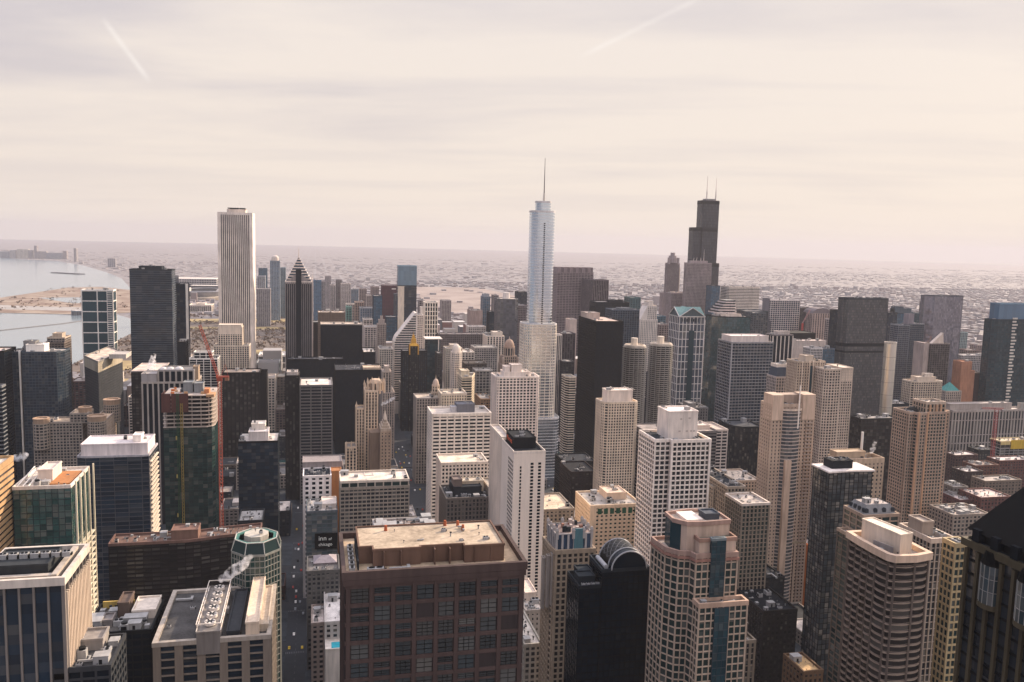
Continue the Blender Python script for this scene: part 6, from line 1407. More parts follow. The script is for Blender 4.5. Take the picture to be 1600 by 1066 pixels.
t = tower(AT, 'dark-cored apartment slab with pinkish roof box, right one of the blue pair', 'apartment tower', 1422, 1444, 507, 1260, 34, st((0.26, 0.28, 0.31), gNAVY, 4, 3.4, 0.3, 0.9, 0.5), units=2, ph=((-0.1, 0.3, 0.1, 0.7, 17, (0.38, 0.33, 0.35)),))
t = tower('skyscraper', 'mirror glass tower with sunlit pink reflection near its top', 'skyscraper', 1461, 1504, 463, 1400, 50, st((0.22, 0.21, 0.23), glass((0.22, 0.21, 0.24), 0.0, 0.08, 0.8, 0.10, 0.5, 0.6), 3.4, 4, 0.2, 0.25, 0.2), units=2, poly=[(-0.24, 0.5), (0, 0.0), (0.55, 0.12), (0.75, 0.0), (1.0, 0), (1.0, 0.4), (1.14, 0.4), (1.14, 1), (-0.24, 1)])
t = tower(AT, 'brown apartment block with triangular white fin top before the mirror tower', 'apartment tower', 1455, 1484, 538, 1180, 30, st((0.28, 0.22, 0.20), gBRONZE, 4.5, 3.4, 0.8, 0.6), roof=(0.4, 0.34, 0.3), units=2)
mb = MB(); X0, z = t['X0'], t['z']; W = t['X1'] - t['X0']
for yy in (t['Y'] + 4, t['Y'] + 10): mb.face([(X0 + W * 0.1, yy, z), (X0 + W * 0.75, yy, z), (X0 + W * 0.7, yy, z + 18)])
mb.quad((X0 + W * 0.1, t['Y'] + 4, z), (X0 + W * 0.7, t['Y'] + 4, z + 18), (X0 + W * 0.7, t['Y'] + 10, z + 18), (X0 + W * 0.1, t['Y'] + 10, z)); mb.build('fin_top', wall((0.62, 0.54, 0.48)), t['o'])
addbox(t['o'], 'pink_flank', X0 - 10, X0 - 0.6, t['Y'] + 3, t['Y'] + 28, 0, z + 1, (0.5, 0.4, 0.36))
t = tower('skyscraper', 'blue glass tower with mirrored blue top at the right picture edge', 'skyscraper', 1560, 1625, 500, 1180, 36, st((0.10, 0.14, 0.16), gTEAL, 4, 3.8, 0.2, 0.7, 0.35), units=2, ph=((-0.0, 1.0, 0.0, 1.0, 26, (0.16, 0.3, 0.42), st((0.13, 0.26, 0.38), glass((0.06, 0.13, 0.20), 0.0, 0.08, 0.8, 0.01, 0.2), 8, 26, 0.1, 0.2, 0.1)),), poly=[(-0.1, 0.25), (0, 0), (1, 0), (1, 1), (-0.1, 1)])
mb = MB()
for k in range(40): mb.box(t['X0'] + 27, t['X0'] + 33 + (k * 7 % 5), t['Y'] - 1.4, t['Y'] - 0.4, 6 + k * 5.2, 8.6 + k * 5.2)
mb.build('white_balconies', wall((0.6, 0.58, 0.54)), t['o'], 'stuff')
t = tower(OT, 'grey curved gridded office block left of the blue glass edge tower', 'office block', 1505, 1548, 556, 1500, 50, st((0.44, 0.41, 0.4), gDARK, 4, 4, 1.1, 1.1), roof=(0.5, 0.46, 0.44), units=5, poly=[(0, 0.0), (0.3, 0.1), (0.7, 0.05), (1, 0), (1, 1), (0, 1)])
t = tower('building', 'bright orange stepped brick building before the grey curved gridded block', 'building', 1503, 1519, 566, 1200, 24, st((0.52, 0.25, 0.15), wall((0.5, 0.24, 0.14)), 6, 5, 1, 1.4, 0.1), roof=(0.5, 0.22, 0.12), units=1, ph=())
addbox(t['o'], 'low_step', t['X1'] + 0.3, t['X1'] + 7, t['Y'], t['Y'] + 22, 0, t['z'] - 15, (0.52, 0.25, 0.15)); addbox(t['o'], 'dark_annex', t['X1'] + 7.4, t['X1'] + 20, t['Y'] + 2, t['Y'] + 24, 0, t['z'] - 19, (0.16, 0.08, 0.07))
# huge merchandise hall
t = tower('building', 'vast beige block of close vertical piers stretching to the picture edge', 'building', 1489, 1680, 641, 1020, 70, st((0.46, 0.40, 0.355), gDARK, 5.2, 40, 2.2, 1.6, 0.5), roof=(0.56, 0.5, 0.45), units=14, par=1.5, ph=((0.0, 0.5, 0.35, 1.0, 9, (0.46, 0.4, 0.36)), (0.55, 0.62, 0.1, 0.4, 9, (0.42, 0.4, 0.36))), indiv=False)
mb = MB()
for f_ in (0.30, 0.62, 0.85): mb.ring(offset(t['poly'], -0.1), offset(t['poly'], 0.75), t['z'] * f_, t['z'] * f_ + 1.0)
mb.build('string_course', wall((0.46, 0.40, 0.36)), t['o'])
t = tower('building', 'corner pavilion with green pyramid roof on the vast beige block', 'building', 1478, 1502, 612, 1120, 24, st((0.48, 0.40, 0.34), gDARK, 3.4, 4, 1.6, 1.2), roof=(0.5, 0.45, 0.4), units=0)
q = t['poly']; mb = MB(); mb.prism(offset(q, -0.8), t['z'], t['z'] + 13, False, False, scalep(q, 0.05)); mb.build('pyramid_roof', wall((0.10, 0.33, 0.30)), t['o'])
t = tower(AT, 'beige grid tower of rounded corners above the vast beige block', 'apartment tower', 1426, 1474, 597, 1000, 30, st((0.56, 0.47, 0.38), gDARK, 3.6, 3.3, 1.2, 1.0, 0.6), roof=(0.6, 0.52, 0.45), units=4, poly=[(0, 0.15), (0.08, 0.05), (0.2, 0), (0.8, 0), (0.92, 0.05), (1, 0.15), (1, 1), (0, 1)], ph=((0.2, 0.8, 0.15, 0.85, 6, (0.58, 0.5, 0.42)), (0.5, 0.75, 0.3, 0.7, 10, (0.6, 0.55, 0.5))))
# tall orange-pink residential tower
t = tower(AT, 'tall pink-tan tower with vertical orange ribs and stepped crown', 'apartment tower', 1426, 1490, 647, 660, 26, st((0.50, 0.37, 0.28), gGREEN, 3.0, 3.15, 1.0, 1.0, 0.4), roof=(0.42, 0.34, 0.28), units=3, par=1.5,
          poly=[(0, 0.16), (0.12, 0.16), (0.14, 0.0), (0.34, 0.0), (0.36, 0.1), (0.86, 0.1), (0.88, 0.22), (1, 0.22), (1, 1), (0, 1)])
X0, X1, z, W = t['X0'], t['X1'], t['z'], t['X1'] - t['X0']
q = rect(X0 + W * 0.40, X0 + W * 0.86, t['Y'] + 4.2, t['Y'] + 22); tier(t['o'], q, z, P(1450, 632, 660).z, st((0.52, 0.39, 0.29), gGREEN, 3.6, 4, 1.5, 1.0), False); cap(t['o'], q, P(1450, 632, 660).z, (0.55, 0.48, 0.42), (0.55, 0.44, 0.35), 0.3, 1.5); add_units(t['o'], q, P(1450, 632, 660).z, 9, 3, smin=0.5, smax=0.9)
for fx, yy in ((0.0, 6.2), (0.13, -0.6), (0.35, -0.4), (0.46, 3.5), (0.62, 3.5), (0.72, 3.5), (0.87, 4.0), (0.985, 8.2)):
    addbox(t['o'], 'orange_rib', X0 + W * fx, X0 + W * fx + 1.7, t['Y'] + yy - 0.6, t['Y'] + yy + 1.2, 0, z + 1.6 if fx < 0.4 or fx > 0.86 else P(1450, 634, 660).z, (0.60, 0.36, 0.22), False)
mb = MB(); mb.dome(X0 + W * 0.24, t['Y'] + 14, z, 5.5, 4.5, 10, 4); mb.build('dark_dome', M_DARKM, t['o'])
# tan block with chimney
t = tower('building', 'tan parapet block with white chimney and steam left of pink-tan tower', 'building', 1312, 1381, 722, 600, 16, st((0.52, 0.39, 0.28), gDARK, 3.8, 3.4, 2.2, 1.6, 0.25), roof=(0.26, 0.2, 0.17), units=5, par=3, parcol=(0.56, 0.42, 0.30))
addbox(t['o'], 'blank_screen', t['X0'] + 0.5, t['X1'] - 14, t['Y'] + 5, t['Y'] + 15, t['z'] - 0.3, t['z'] + 7, (0.56, 0.42, 0.29))
addtube(t['o'], 'chimney', (xat(1345, 612, t['z']), 612, t['z']), (xat(1345, 612, t['z']), 612, t['z'] + 22), 1.0, WHITE, 8)
# glass tower with white flared roof
t = tower(OT, 'dark glass tower with thin white flared roof slab', 'office tower', 1296, 1363, 738, 480, 18, st((0.035, 0.04, 0.045), glass((0.02, 0.026, 0.03), 0.22, 0.08, 0.6, 0.05, 1.0), 3.0, 3.6, 0.25, 0.35, 0.2), roof=(0.62, 0.58, 0.56), units=0, par=0, poly=[(0, 0.0), (0.5, 0.06), (1, 0), (1, 1), (0, 1)])
q = t['poly']; mb = MB(); mb.prism(offset(q, 1.2), t['z'] + 0.2, t['z'] + 1.2, True, True); mb.build('roof_slab', wall((0.68, 0.63, 0.61)), t['o'])
addbox(t['o'], 'plant_box', t['X0'] + 5, t['X0'] + 20, t['Y'] + 5, t['Y'] + 15, t['z'] + 1.2, t['z'] + 6, (0.10, 0.095, 0.095)); add_units(t['o'], rect(t['X0'] + 5, t['X0'] + 20, t['Y'] + 5, t['Y'] + 15), t['z'] + 6.6, 3, 3, smin=0.5, smax=0.8)
# arched mansard tower
t = tower(AT, 'tower with sloping grey mansard of round-arched dormers', 'apartment tower', 1350, 1404, 806, 430, 19, st((0.46, 0.33, 0.24), gGREEN, 5.5, 3.6, 0.9, 0.8, 0.4), roof=(0.5, 0.45, 0.41), units=0, par=1, poly=[(0, 0), (1, 0), (1, 1), (0, 1)])
q = t['poly']; zq = t['z']; top = offset(q, -3.6); mb = MB(); mb.prism(offset(q, -0.7), zq - 0.2, zq + 6, False, False, top); mb.build('mansard', wall((0.33, 0.32, 0.31)), t['o'])
mb = MB(); mb.face([(*p, zq + 5.7) for p in top]); mb.build('mansard_deck', roofm((0.5, 0.44, 0.4)), t['o']); add_units(t['o'], top, zq + 6.2, 9, 31, smin=0.4, smax=0.8)
arch = MB(); pts = [(-1.2, 0), (1.2, 0)] + [(1.2 * math.cos(a), 2.2 + 1.2 * math.sin(a)) for a in [math.pi * k / 8 for k in range(9)]]
arch.face([(x, -0.05, z_) for x, z_ in pts]); arch.face([(x, 0.5, z_) for x, z_ in reversed(pts)])
for i in range(len(pts)):
    j = (i + 1) % len(pts); arch.quad((pts[i][0], -0.05, pts[i][1]), (pts[i][0], 0.8, pts[i][1]), (pts[j][0], 0.8, pts[j][1]), (pts[j][0], -0.05, pts[j][1]))
am = arch.mesh('arched_dormer', wall((0.14, 0.14, 0.145))); b0 = worldloc(t['o'])
for k in range(4): inst('arched_dormer', am, t['o'], (t['X0'] + 2.8 + (t['X1'] - t['X0'] - 5.6) * k / 3 - b0.x, t['Y'] + 1.55 - b0.y, zq + 0.9))
for k in range(4): inst('arched_dormer', am, t['o'], (t['X0'] + 1.55 - b0.x, t['Y'] + 3.4 + 4.1 * k - b0.y, zq + 0.9), -math.pi / 2)
tw = rect(t['X0'] - 7, t['X0'] - 0.6, t['Y'] - 2, t['Y'] + 14); tier(t['o'], tw, 0, zq - 12, st((0.30, 0.22, 0.16), gGREEN, 5.5, 3.6, 0.8, 0.8), True, 'wing'); cap(t['o'], tw, zq - 12, (0.4, 0.34, 0.3), (0.5, 0.36, 0.26))
# balconied brown tower in the right foreground
BT = st((0.29, 0.215, 0.17), glass((0.016, 0.014, 0.014), 0.1), 6.2, 3.15, 0.5, 0, 0.5)
t = tower(AT, 'brown tower of curving balcony lines with pale roof box, right foreground', 'apartment tower', 1396, 1452, 872, 300, 29, BT, roof=(0.38, 0.33, 0.29), units=3, par=1.8, parcol=(0.58, 0.45, 0.35),
          poly=[(-0.02, 1.0), (-0.06, 0.66), (-0.06, 0.33), (-0.03, 0.07), (0.05, 0.0), (0.55, -0.03), (1.0, 0.03), (1.0, 0.7), (0.7, 1.0)])
bt = t; b0 = worldloc(t['o']); lp = [(x - b0.x, y - b0.y) for x, y in t['poly']]
# subdivide outline so balconies bow out between the piers
outl = []
for i in range(len(lp)):
    a, b = lp[i], lp[(i + 1) % len(lp)]; ln = math.hypot(b[0] - a[0], b[1] - a[1]); nr = ((b[1] - a[1]) / ln, -(b[0] - a[0]) / ln); n = max(1, round(ln / 6.2))
    for k in range(n):
        for j in range(4):
            w = (k + j / 4) / n; bo_ = 0.35 + 0.95 * math.sin(math.pi * j / 4)
            outl.append((a[0] + (b[0] - a[0]) * w + nr[0] * bo_, a[1] + (b[1] - a[1]) * w + nr[1] * bo_))
sl = MB(); sl.prism(outl, 0, 0.32, True, True); sm = sl.mesh('balcony_slab', wall((0.43, 0.325, 0.25)))
rl = MB(); rl.ring(offset(outl, -0.12), outl, 0.95, 1.12); rm = rl.mesh('balcony_rail', wall((0.36, 0.27, 0.21)))
for k in range(int(t['z'] / 3.15)):
    s_ = inst('balcony_slab', sm, t['o'], (0, 0, t['z'] - 3.6 - k * 3.15)); inst('balcony_rail', rm, s_, (0, 0, 0))
mb = MB(); mb.ring(offset(t['poly'], -0.6), offset(t['poly'], 1.5), t['z'] - 1.2, t['z'] + 1.9, True); mb.build('roof_fascia', wall((0.62, 0.47, 0.36)), t['o'])
X0, W = t['X0'], t['X1'] - t['X0']
mb = MB(); q = [(X0 + W * 0.34, t['Y'] + 4), (X0 + W * 0.74, t['Y'] + 5.5), (X0 + W * 0.52, t['Y'] + 27), (X0 + W * 0.16, t['Y'] + 26)]; mb.prism(q, t['z'] - 0.3, t['z'] + 8.5, True); mb.build('penthouse', wall((0.68, 0.58, 0.48)), t['o'])
mb = MB(); mb.ring(offset(q, -0.3), offset(q, 0.15), t['z'] + 8.3, t['z'] + 8.9, True); mb.build('coping', wall((0.7, 0.62, 0.52)), t['o'])
mb = MB(); q2 = [(X0 + W * 0.06, t['Y'] + 15), (X0 + W * 0.2, t['Y'] + 5), (X0 + W * 0.23, t['Y'] + 5.3), (X0 + W * 0.09, t['Y'] + 15.3)]; mb.prism(q2, t['z'] - 0.3, t['z'] + 3, True); mb.build('screen_wall', wall((0.4, 0.35, 0.32)), t['o'])
# companion slab, and a strip painted gold as reflected sunlight
t = tower(AT, 'beige ribbed slab with roof terrace attached behind the brown balcony tower', 'apartment tower', 1455, 1490, 845, 335, 22, st((0.46, 0.38, 0.31), gDARK, 2.4, 3.3, 0.7, 0.3, 0.4), roof=(0.42, 0.36, 0.31), units=5, par=1.5, parcol=(0.56, 0.46, 0.38), ph=((0.0, 0.5, 0.3, 0.75, 7, (0.46, 0.37, 0.3)),))
t = tower(OT, 'narrow tower of square windows painted gold as reflected sunlight beside the pyramid-roofed tower', 'office tower', 1493, 1515, 852, 300, 7, st((0.50, 0.38, 0.21), gGREEN, 2.5, 3.4, 0.6, 0.9, 0.35), roof=(0.3, 0.26, 0.2), units=1)
t = tower('building', 'low tan roof with white plant behind the pyramid-roofed tower', 'building', 1490, 1545, 805, 620, 30, st((0.42, 0.34, 0.27), gDARK, 4, 3.6, 1.6, 1.2), roof=(0.56, 0.47, 0.40), units=18)
# pyramid-roofed tower, right corner
PY0, PY1 = 160.0, 194.0
pz = P(1513, 838, PY1).z; PX0 = xat(1513, PY1, pz); PX1 = PX0 + 34
po = empty('skyscraper', ((PX0 + PX1) / 2, (PY0 + PY1) / 2, 0)); tag(po, 'dark tower with steep black pyramid roof and stone ribs, right picture corner', 'skyscraper')
pol = rect(PX0, PX1, PY0, PY1)
mb = MB(); mb.walls(pol, 0, pz, 3, 3.8); mb.build('glazing', glass((0.014, 0.018, 0.022), 0.04, 0.1, 0.5, 0.03), po)
M_PT = wall((0.17, 0.12, 0.065), 0.7, 0.3)
b0 = worldloc(po); rib = MB(); rib.box(-0.5, 0.5, -0.9, 0.05, 0, pz - 3); ribm = rib.mesh('stone_rib', M_PT)
for k in range(9): inst('stone_rib', ribm, po, (PX0 + 0.6 + k * 4.1 - b0.x, PY0 - b0.y, 0))
for k in range(9): inst('stone_rib', ribm, po, (PX0 - b0.x, PY0 + 0.6 + k * 4.1 - b0.y, 0), -math.pi / 2)
lpp = [(x - b0.x, y - b0.y) for x, y in pol]
spm = MB(); spm.ring(offset(lpp, -0.1), offset(lpp, 0.2), -0.35, 0.35); spm = spm.mesh('spandrel', wall((0.05, 0.045, 0.04)))
for k in range(40): inst('spandrel', spm, po, (0, 0, pz - 6 - k * 3.8))
mb = MB(); mb.ring(offset(pol, -0.5), offset(pol, 1.2), pz - 2.4, pz - 0.4, True); mb.build('cornice', M_PT, po)
pr = offset(pol, 0.4); apx = scalep(pol, 0.10); mb = MB(); mb.prism(pr, pz + 2.2, pz + 27, True, False, apx); mb.build('pyramid_roof', wall((0.012, 0.013, 0.016), 0.55, 0.2), po)
mb = MB(); mb.prism(offset(pol, -1.0), pz - 0.5, pz + 2.3, False); mb.build('attic', wall((0.05, 0.05, 0.055)), po)
dorm = MB(); dorm.box(-0.4, 1.6, -1.2, 1.2, 0, 3.4); dm = dorm.mesh('dormer', wall((0.06, 0.065, 0.075)))
for k in range(5): inst('dormer', dm, po, (PX0 - 0.6 - b0.x, PY0 + 4 + k * 6.6 - b0.y, pz - 0.2))
for oc in (PY1 - 9.2, PY1 - 21.5, PY1 - 33):      # rounded oriel bays under the eaves
    q = [(PX0 - 0.3 - 2.0 * abs(math.sin(a)), oc + 2.9 * math.cos(a)) for a in [math.pi * k / 6 for k in range(7)]]
    mb = MB(); mb.walls(q, pz - 15, pz - 4.5, 1.4, 5); mb.build('oriel_glazing', glass((0.03, 0.045, 0.05), 0.1, 0.08, 0.7), po)
    mb = MB(); mb.prism(scalep(q, 1.12), pz - 16.4, pz - 15, True, True); mb.build('oriel_sill', M_PT, po)
    mb = MB(); mb.prism(scalep(q, 1.08), pz - 4.5, pz - 1.0, True, True, scalep(q, 0.5)); mb.build('oriel_roof', wall((0.02, 0.022, 0.025)), po)
    mb = MB()
    for p_ in q[1:-1]: mb.tube((*p_, pz - 15), (*p_, pz - 4.5), 0.12, 4)
    for zz_ in (pz - 11.5, pz - 8): 
        for p_, p2_ in zip(q, q[1:]): mb.tube((*p_, zz_), (*p2_, zz_), 0.09, 4)
    mb.build('oriel_mullions', wall((0.4, 0.38, 0.34)), po)
ALL.append((po, pol, pz, 1520, 1700, 838))

# ------------------------------------------------------------------ mid foreground
t = tower(AT, 'cream apartment tower of small windows with white roof drum', 'apartment tower', 946, 997, 630, 860, 24, st((0.60, 0.52, 0.43), gDARK, 3.0, 3.1, 1.2, 1.1, 0.4), roof=(0.62, 0.56, 0.5), units=0, indiv=False, poly=[(-0.06, 0.3), (0.0, 0.1), (0.1, 0.0), (0.9, 0.0), (1.0, 0.12), (1, 1), (-0.06, 1)], ph=((0.08, 0.86, 0.15, 0.85, 13, (0.70, 0.63, 0.58)),), par=1.5)
mb = MB()
for k in range(4): mb.tube((t['X0'] + 4 + k * 8, t['Y'] + 8, t['z'] + 13), (t['X0'] + 8 + k * 8, t['Y'] + 8, t['z'] + 17 - (k % 2) * 2), 0.35, 4); mb.tube((t['X0'] + 8 + k * 8, t['Y'] + 8, t['z'] + 17 - (k % 2) * 2), (t['X0'] + 12 + k * 8, t['Y'] + 8, t['z'] + 13), 0.35, 4)
mb.build('roof_truss', wall(WHITE), t['o'])
t = tower(OT, 'grey banded slab with tan roof behind the white penthouse tower', 'office tower', 1012, 1120, 676, 850, 46, st((0.30, 0.275, 0.26), gBLACK, 6, 3.7, 0, 1.7, 0.4), roof=(0.58, 0.49, 0.41), units=4, ph=((0.78, 0.98, 0.3, 0.8, 4, (0.62, 0.55, 0.5)),))
wing = rect(t['X1'] + 0.4, t['X1'] + 14, t['Y'] + 2, t['Y'] + 40); tier(t['o'], wing, 0, t['z'] + 1, st((0.56, 0.52, 0.5), gBLACK, 7, 3.7, 1.2, 1.4), False, 'white_wing'); cap(t['o'], wing, t['z'] + 1, (0.56, 0.48, 0.42), (0.56, 0.5, 0.46))
# white gridded residential tower with tall white roof box
WS2 = st((0.76, 0.70, 0.655), gDARK, 3.9, 3.6, 0.85, 0.95, 0.5)
t = tower(AT, 'white gridded apartment tower with tall blank white roof box', 'apartment tower', 1027, 1110, 690, 560, 34, WS2, roof=(0.12, 0.13, 0.13), units=3, par=1.5, poly=[(-0.0, 0.10), (0.28, 0.10), (0.28, 0.0), (1, 0), (1, 1), (-0.0, 1)], ph=((0.28, 0.84, 0.25, 0.85, 20, (0.76, 0.70, 0.66)),))
X0, W = t['X0'], t['X1'] - t['X0']
for fx in (0.28, 0.995): addbox(t['o'], 'corner_pier', X0 + W * fx - 0.9, X0 + W * fx + 0.6, t['Y'] - 1.0, t['Y'] + 0.6, 0, t['z'] + 1.6, (0.76, 0.70, 0.655), False)
for fx, fz in ((0.50, 14), (0.66, 14.5), (0.48, 5), (0.62, 5), (0.70, 5), (0.76, 5)): addbox(t['o'], 'blocked_window', X0 + W * fx, X0 + W * fx + 1.6, t['Y'] + 34 * 0.25 - 0.15, t['Y'] + 34 * 0.25 - 0.01, t['z'] + fz, t['z'] + fz + 1.2, (0.55, 0.48, 0.44), False)
# beige hotel with green top windows
t = tower('hotel', 'beige hotel slab with row of large green windows under the roof', 'hotel', 923, 1001, 790, 640, 40, st((0.60, 0.48, 0.36), gGREEN, 3.8, 3.3, 1.9, 1.8, 0.35), roof=(0.46, 0.42, 0.38), units=6, ph=((0.45, 0.85, 0.4, 0.9, 5.5, (0.62, 0.50, 0.40)),), parcol=(0.62, 0.5, 0.38))
for k in range(7):
    x = t['X0'] + (t['X1'] - t['X0']) * (0.14 + k * 0.122); addbox(t['o'], 'large_window', x, x + 3.4, t['Y'] - 0.62, t['Y'] - 0.45, t['z'] - 6.6, t['z'] - 2.0, glass((0.015, 0.06, 0.035), 0.0), False)
addbox(t['o'], 'end_wall', t['X0'] - 0.6, t['X0'] + 4.2, t['Y'] - 0.66, t['Y'] + 0.2, 0, t['z'] + 0.9, (0.62, 0.50, 0.38), False); addbox(t['o'], 'end_wall', t['X1'] - 4.0, t['X1'] + 0.6, t['Y'] - 0.66, t['Y'] + 0.2, 0, t['z'] + 0.9, (0.62, 0.50, 0.38), False)
t = tower('building', 'low sandy terrace roof with vans left of the beige hotel slab', 'building', 840, 897, 797, 740, 50, st((0.4, 0.33, 0.26), gDARK, 4, 3.6, 2, 1.4), roof=(0.60, 0.50, 0.38), units=3)
t = tower('building', 'dark red brick low block before the black steel slab', 'building', 893, 932, 738, 900, 46, st((0.11, 0.06, 0.05), gBRONZE, 4, 3.8, 1.6, 1.4), roof=(0.12, 0.1, 0.1), units=5)
t = tower('building', 'dark flat-roofed block above the dark red brick block', 'building', 882, 930, 722, 960, 40, st((0.07, 0.065, 0.065), gBLACK, 4, 3.8, 1, 1.4), roof=(0.15, 0.14, 0.14), units=6)
# ornate beige tower with blue pinnacles
ORN = st((0.44, 0.335, 0.235), gBRONZE, 3.3, 3.3, 1.2, 0.85, 0.5)
t = tower(AT, 'ornate tan tower crowned with blue-grey pinnacles, left of the black arched tower', 'apartment tower', 869, 929, 862, 430, 22, ORN, roof=(0.34, 0.28, 0.25), units=5, par=1.5, poly=[(-0.05, 0.28), (-0.02, 0.1), (0.0, 0.0), (1, 0), (1, 1), (-0.05, 1)])
X0, W, z = t['X0'], t['X1'] - t['X0'], t['z']; zt = P(905, 832, 432).z
q = rect(X0 + W * 0.02, X0 + W * 0.93, t['Y'] + 1.5, t['Y'] + 19); M_BL = wall((0.45, 0.41, 0.385))
mb = MB(); mb.walls(q, z, zt, 2.4, 5); mb.build('crown_glazing', glass((0.03, 0.05, 0.08), 0.0), t['o']); facade2(t['o'], q, z, zt, st((0.48, 0.45, 0.44), gBLUE, 3.2, 9, 1.1, 0.6, 0.4), True); mb = MB(); mb.face([(*p, zt - 0.3) for p in q]); mb.build('crown_deck', roofm((0.4, 0.3, 0.26)), t['o'])
pn = MB(); pn.prism(rect(-0.7, 0.7, -0.7, 0.7), 0, 4.6, False); pn.prism(rect(-0.9, 0.9, -0.9, 0.9), 4.6, 6.2, True, True, rect(-0.4, 0.4, -0.4, 0.4)); pm = pn.mesh('pinnacle', M_BL); b0 = worldloc(t['o'])
for fx, yy in ((0.03, 1.5), (0.45, 1.2), (0.72, 1.2), (0.93, 1.5), (0.02, 7), (0.02, 13), (0.02, 19), (0.93, 8), (0.93, 14), (0.93, 19), (0.4, 19), (0.65, 19)): inst('pinnacle', pm, t['o'], (X0 + W * fx - b0.x, t['Y'] + yy - b0.y, zt - 3))
addbox(t['o'], 'teal_bay', X0 + W * 0.47, X0 + W * 0.70, t['Y'] + 0.6, t['Y'] + 1.3, z + 1, zt + 2.5, (0.14, 0.30, 0.33), False)
rr = random.Random(3)
for k in range(16):
    x, y = X0 + W * rr.uniform(0.1, 0.85), t['Y'] + rr.uniform(4, 17); addbox(t['o'], 'roof_junk', x, x + rr.uniform(0.6, 2.4), y, y + rr.uniform(0.6, 2.4), zt - 0.3, zt + rr.uniform(0.6, 3), rr.choice([(0.4, 0.2, 0.14), (0.5, 0.42, 0.38), (0.3, 0.3, 0.36), (0.1, 0.1, 0.1)]), False)
for k in range(3):
    zz_ = z - 5 - k * 2; xq = X0 - 1.5 - k * 1.8; addbox(t['o'], 'blue_buttress', xq, xq + 1.5, t['Y'] + 2 + k * 3, t['Y'] + 5 + k * 3, zz_ - 26, zz_ + 3, (0.42, 0.36, 0.31))
# black tower with barrel-vault roof
AY = 370.0; az = P(930, 905, AY).z
t = tower(OT, 'black glass tower topped by a big round barrel vault', 'tower', 905, 1026, 914, AY, 19, st((0.012, 0.014, 0.018), gBLACK, 2.6, 3.6, 0.14, 0.35, 0.15), roof=(0.05, 0.055, 0.06), units=0, par=0.8, parcol=(0.08, 0.085, 0.09))
X0, W, z = t['X0'], t['X1'] - t['X0'], t['z']; ao = t['o']
acx = xat(983, AY, z + 12); ar = 8.8; zbase = P(983, 861, AY).z - ar
mid = rect(acx - ar - 4.6, acx + ar + 1.4, AY - 0.6, AY + 18.4); tier(ao, mid, 0, zbase, st((0.012, 0.014, 0.018), gBLACK, 2.6, 3.6, 0.14, 0.35, 0.15), True, 'center_glazing'); cap(ao, mid, zbase, (0.05, 0.05, 0.055), (0.10, 0.105, 0.11), 0.15, 0.8)
vault = MB(); n = 16
pts = [(acx + ar * math.cos(math.pi * k / n), zbase + ar * math.sin(math.pi * k / n)) for k in range(n + 1)]
for k in range(n):
    a, b = pts[k], pts[k + 1]; vault.quad((a[0], AY + 4, a[1]), (a[0], AY + 17, a[1]), (b[0], AY + 17, b[1]), (b[0], AY + 4, b[1]))
vault.face([(x, AY + 17, z_) for x, z_ in pts][::-1]); vault.build('barrel_vault', wall((0.035, 0.038, 0.042), 0.4), ao)
fr = MB(); fr.face([(x, AY - 0.5, z_) for x, z_ in pts]); 
for k in range(n):
    a, b = pts[k], pts[k + 1]; fr.quad((a[0], AY - 0.5, a[1]), (a[0], AY + 4, a[1]), (b[0], AY + 4, b[1]), (b[0], AY - 0.5, b[1]))
fr.build('arched_gable', gBLACK, ao)
for yy, r_ in ((AY - 0.6, ar), (AY + 4, ar + 0.1), (AY + 17, ar + 0.1)):
    mb = MB()
    for k in range(n):
        a0, a1 = math.pi * k / n, math.pi * (k + 1) / n; mb.tube((acx + r_ * math.cos(a0), yy, zbase + r_ * math.sin(a0)), (acx + r_ * math.cos(a1), yy, zbase + r_ * math.sin(a1)), 0.36, 5)
    mb.build('arch_rim', wall((0.42, 0.42, 0.43), 0.4), ao)
mb = MB()
for j in range(3):
    y0, y1 = AY + 4 + j * 4.33, AY + 8.33 + j * 4.33
    for k in range(2, n - 2, 2):
        a0, a1 = math.pi * k / n, math.pi * (k + 2) / n
        mb.tube((acx + (ar + .1) * math.cos(a0), y0, zbase + (ar + .1) * math.sin(a0)), (acx + (ar + .1) * math.cos(a1), y1, zbase + (ar + .1) * math.sin(a1)), 0.12, 4); mb.tube((acx + (ar + .1) * math.cos(a1), y0, zbase + (ar + .1) * math.sin(a1)), (acx + (ar + .1) * math.cos(a0), y1, zbase + (ar + .1) * math.sin(a0)), 0.12, 4)
mb.build('vault_lattice', wall((0.30, 0.30, 0.31), 0.4), ao)
for x0_, x1_, yy in ((X0 + 1, X0 + 9, AY + 4), (X0 + 3, X0 + 10, AY + 11.5)): addbox(ao, 'roof_ledge', x0_, x1_, yy, yy + 7, z - 0.3, z + 3.2, (0.10, 0.105, 0.11)); 
for k in range(4): inst('air_handler', UNITS[0], ao, (X0 + 3 + k * 2.4 - worldloc(ao).x, AY + 3 - worldloc(ao).y, z - 0.3), 0, (0.45, 0.5, 0.5))
mb = MB(); mb.tube((acx - ar - 2.2, AY + 1, zbase + 1.2), (acx - ar - 2.2, AY + 14, zbase + 1.2), 1.1, 10); mb.build('roof_duct', wall((0.4, 0.4, 0.41), 0.4), ao)
M_BALC = wall((0.05, 0.055, 0.062), 0.5)
bal = MB()
for k in range(13):
    a0, a1 = math.pi * k / 12, math.pi * (k + 1) / 12
    if k < 12: bal.obox((2.4 * math.cos(a0), -1.6 * math.sin(a0)), ((math.cos(a1) - math.cos(a0)) * 2.4, 0), (0, -1), 0, 1, -0.1, 0.1, 0, 1.0)
for j in range(3):
    for side in (0.1, 0.24, 0.8):
        x = X0 + W * side; zz_ = z - 22 - 0 * j; 
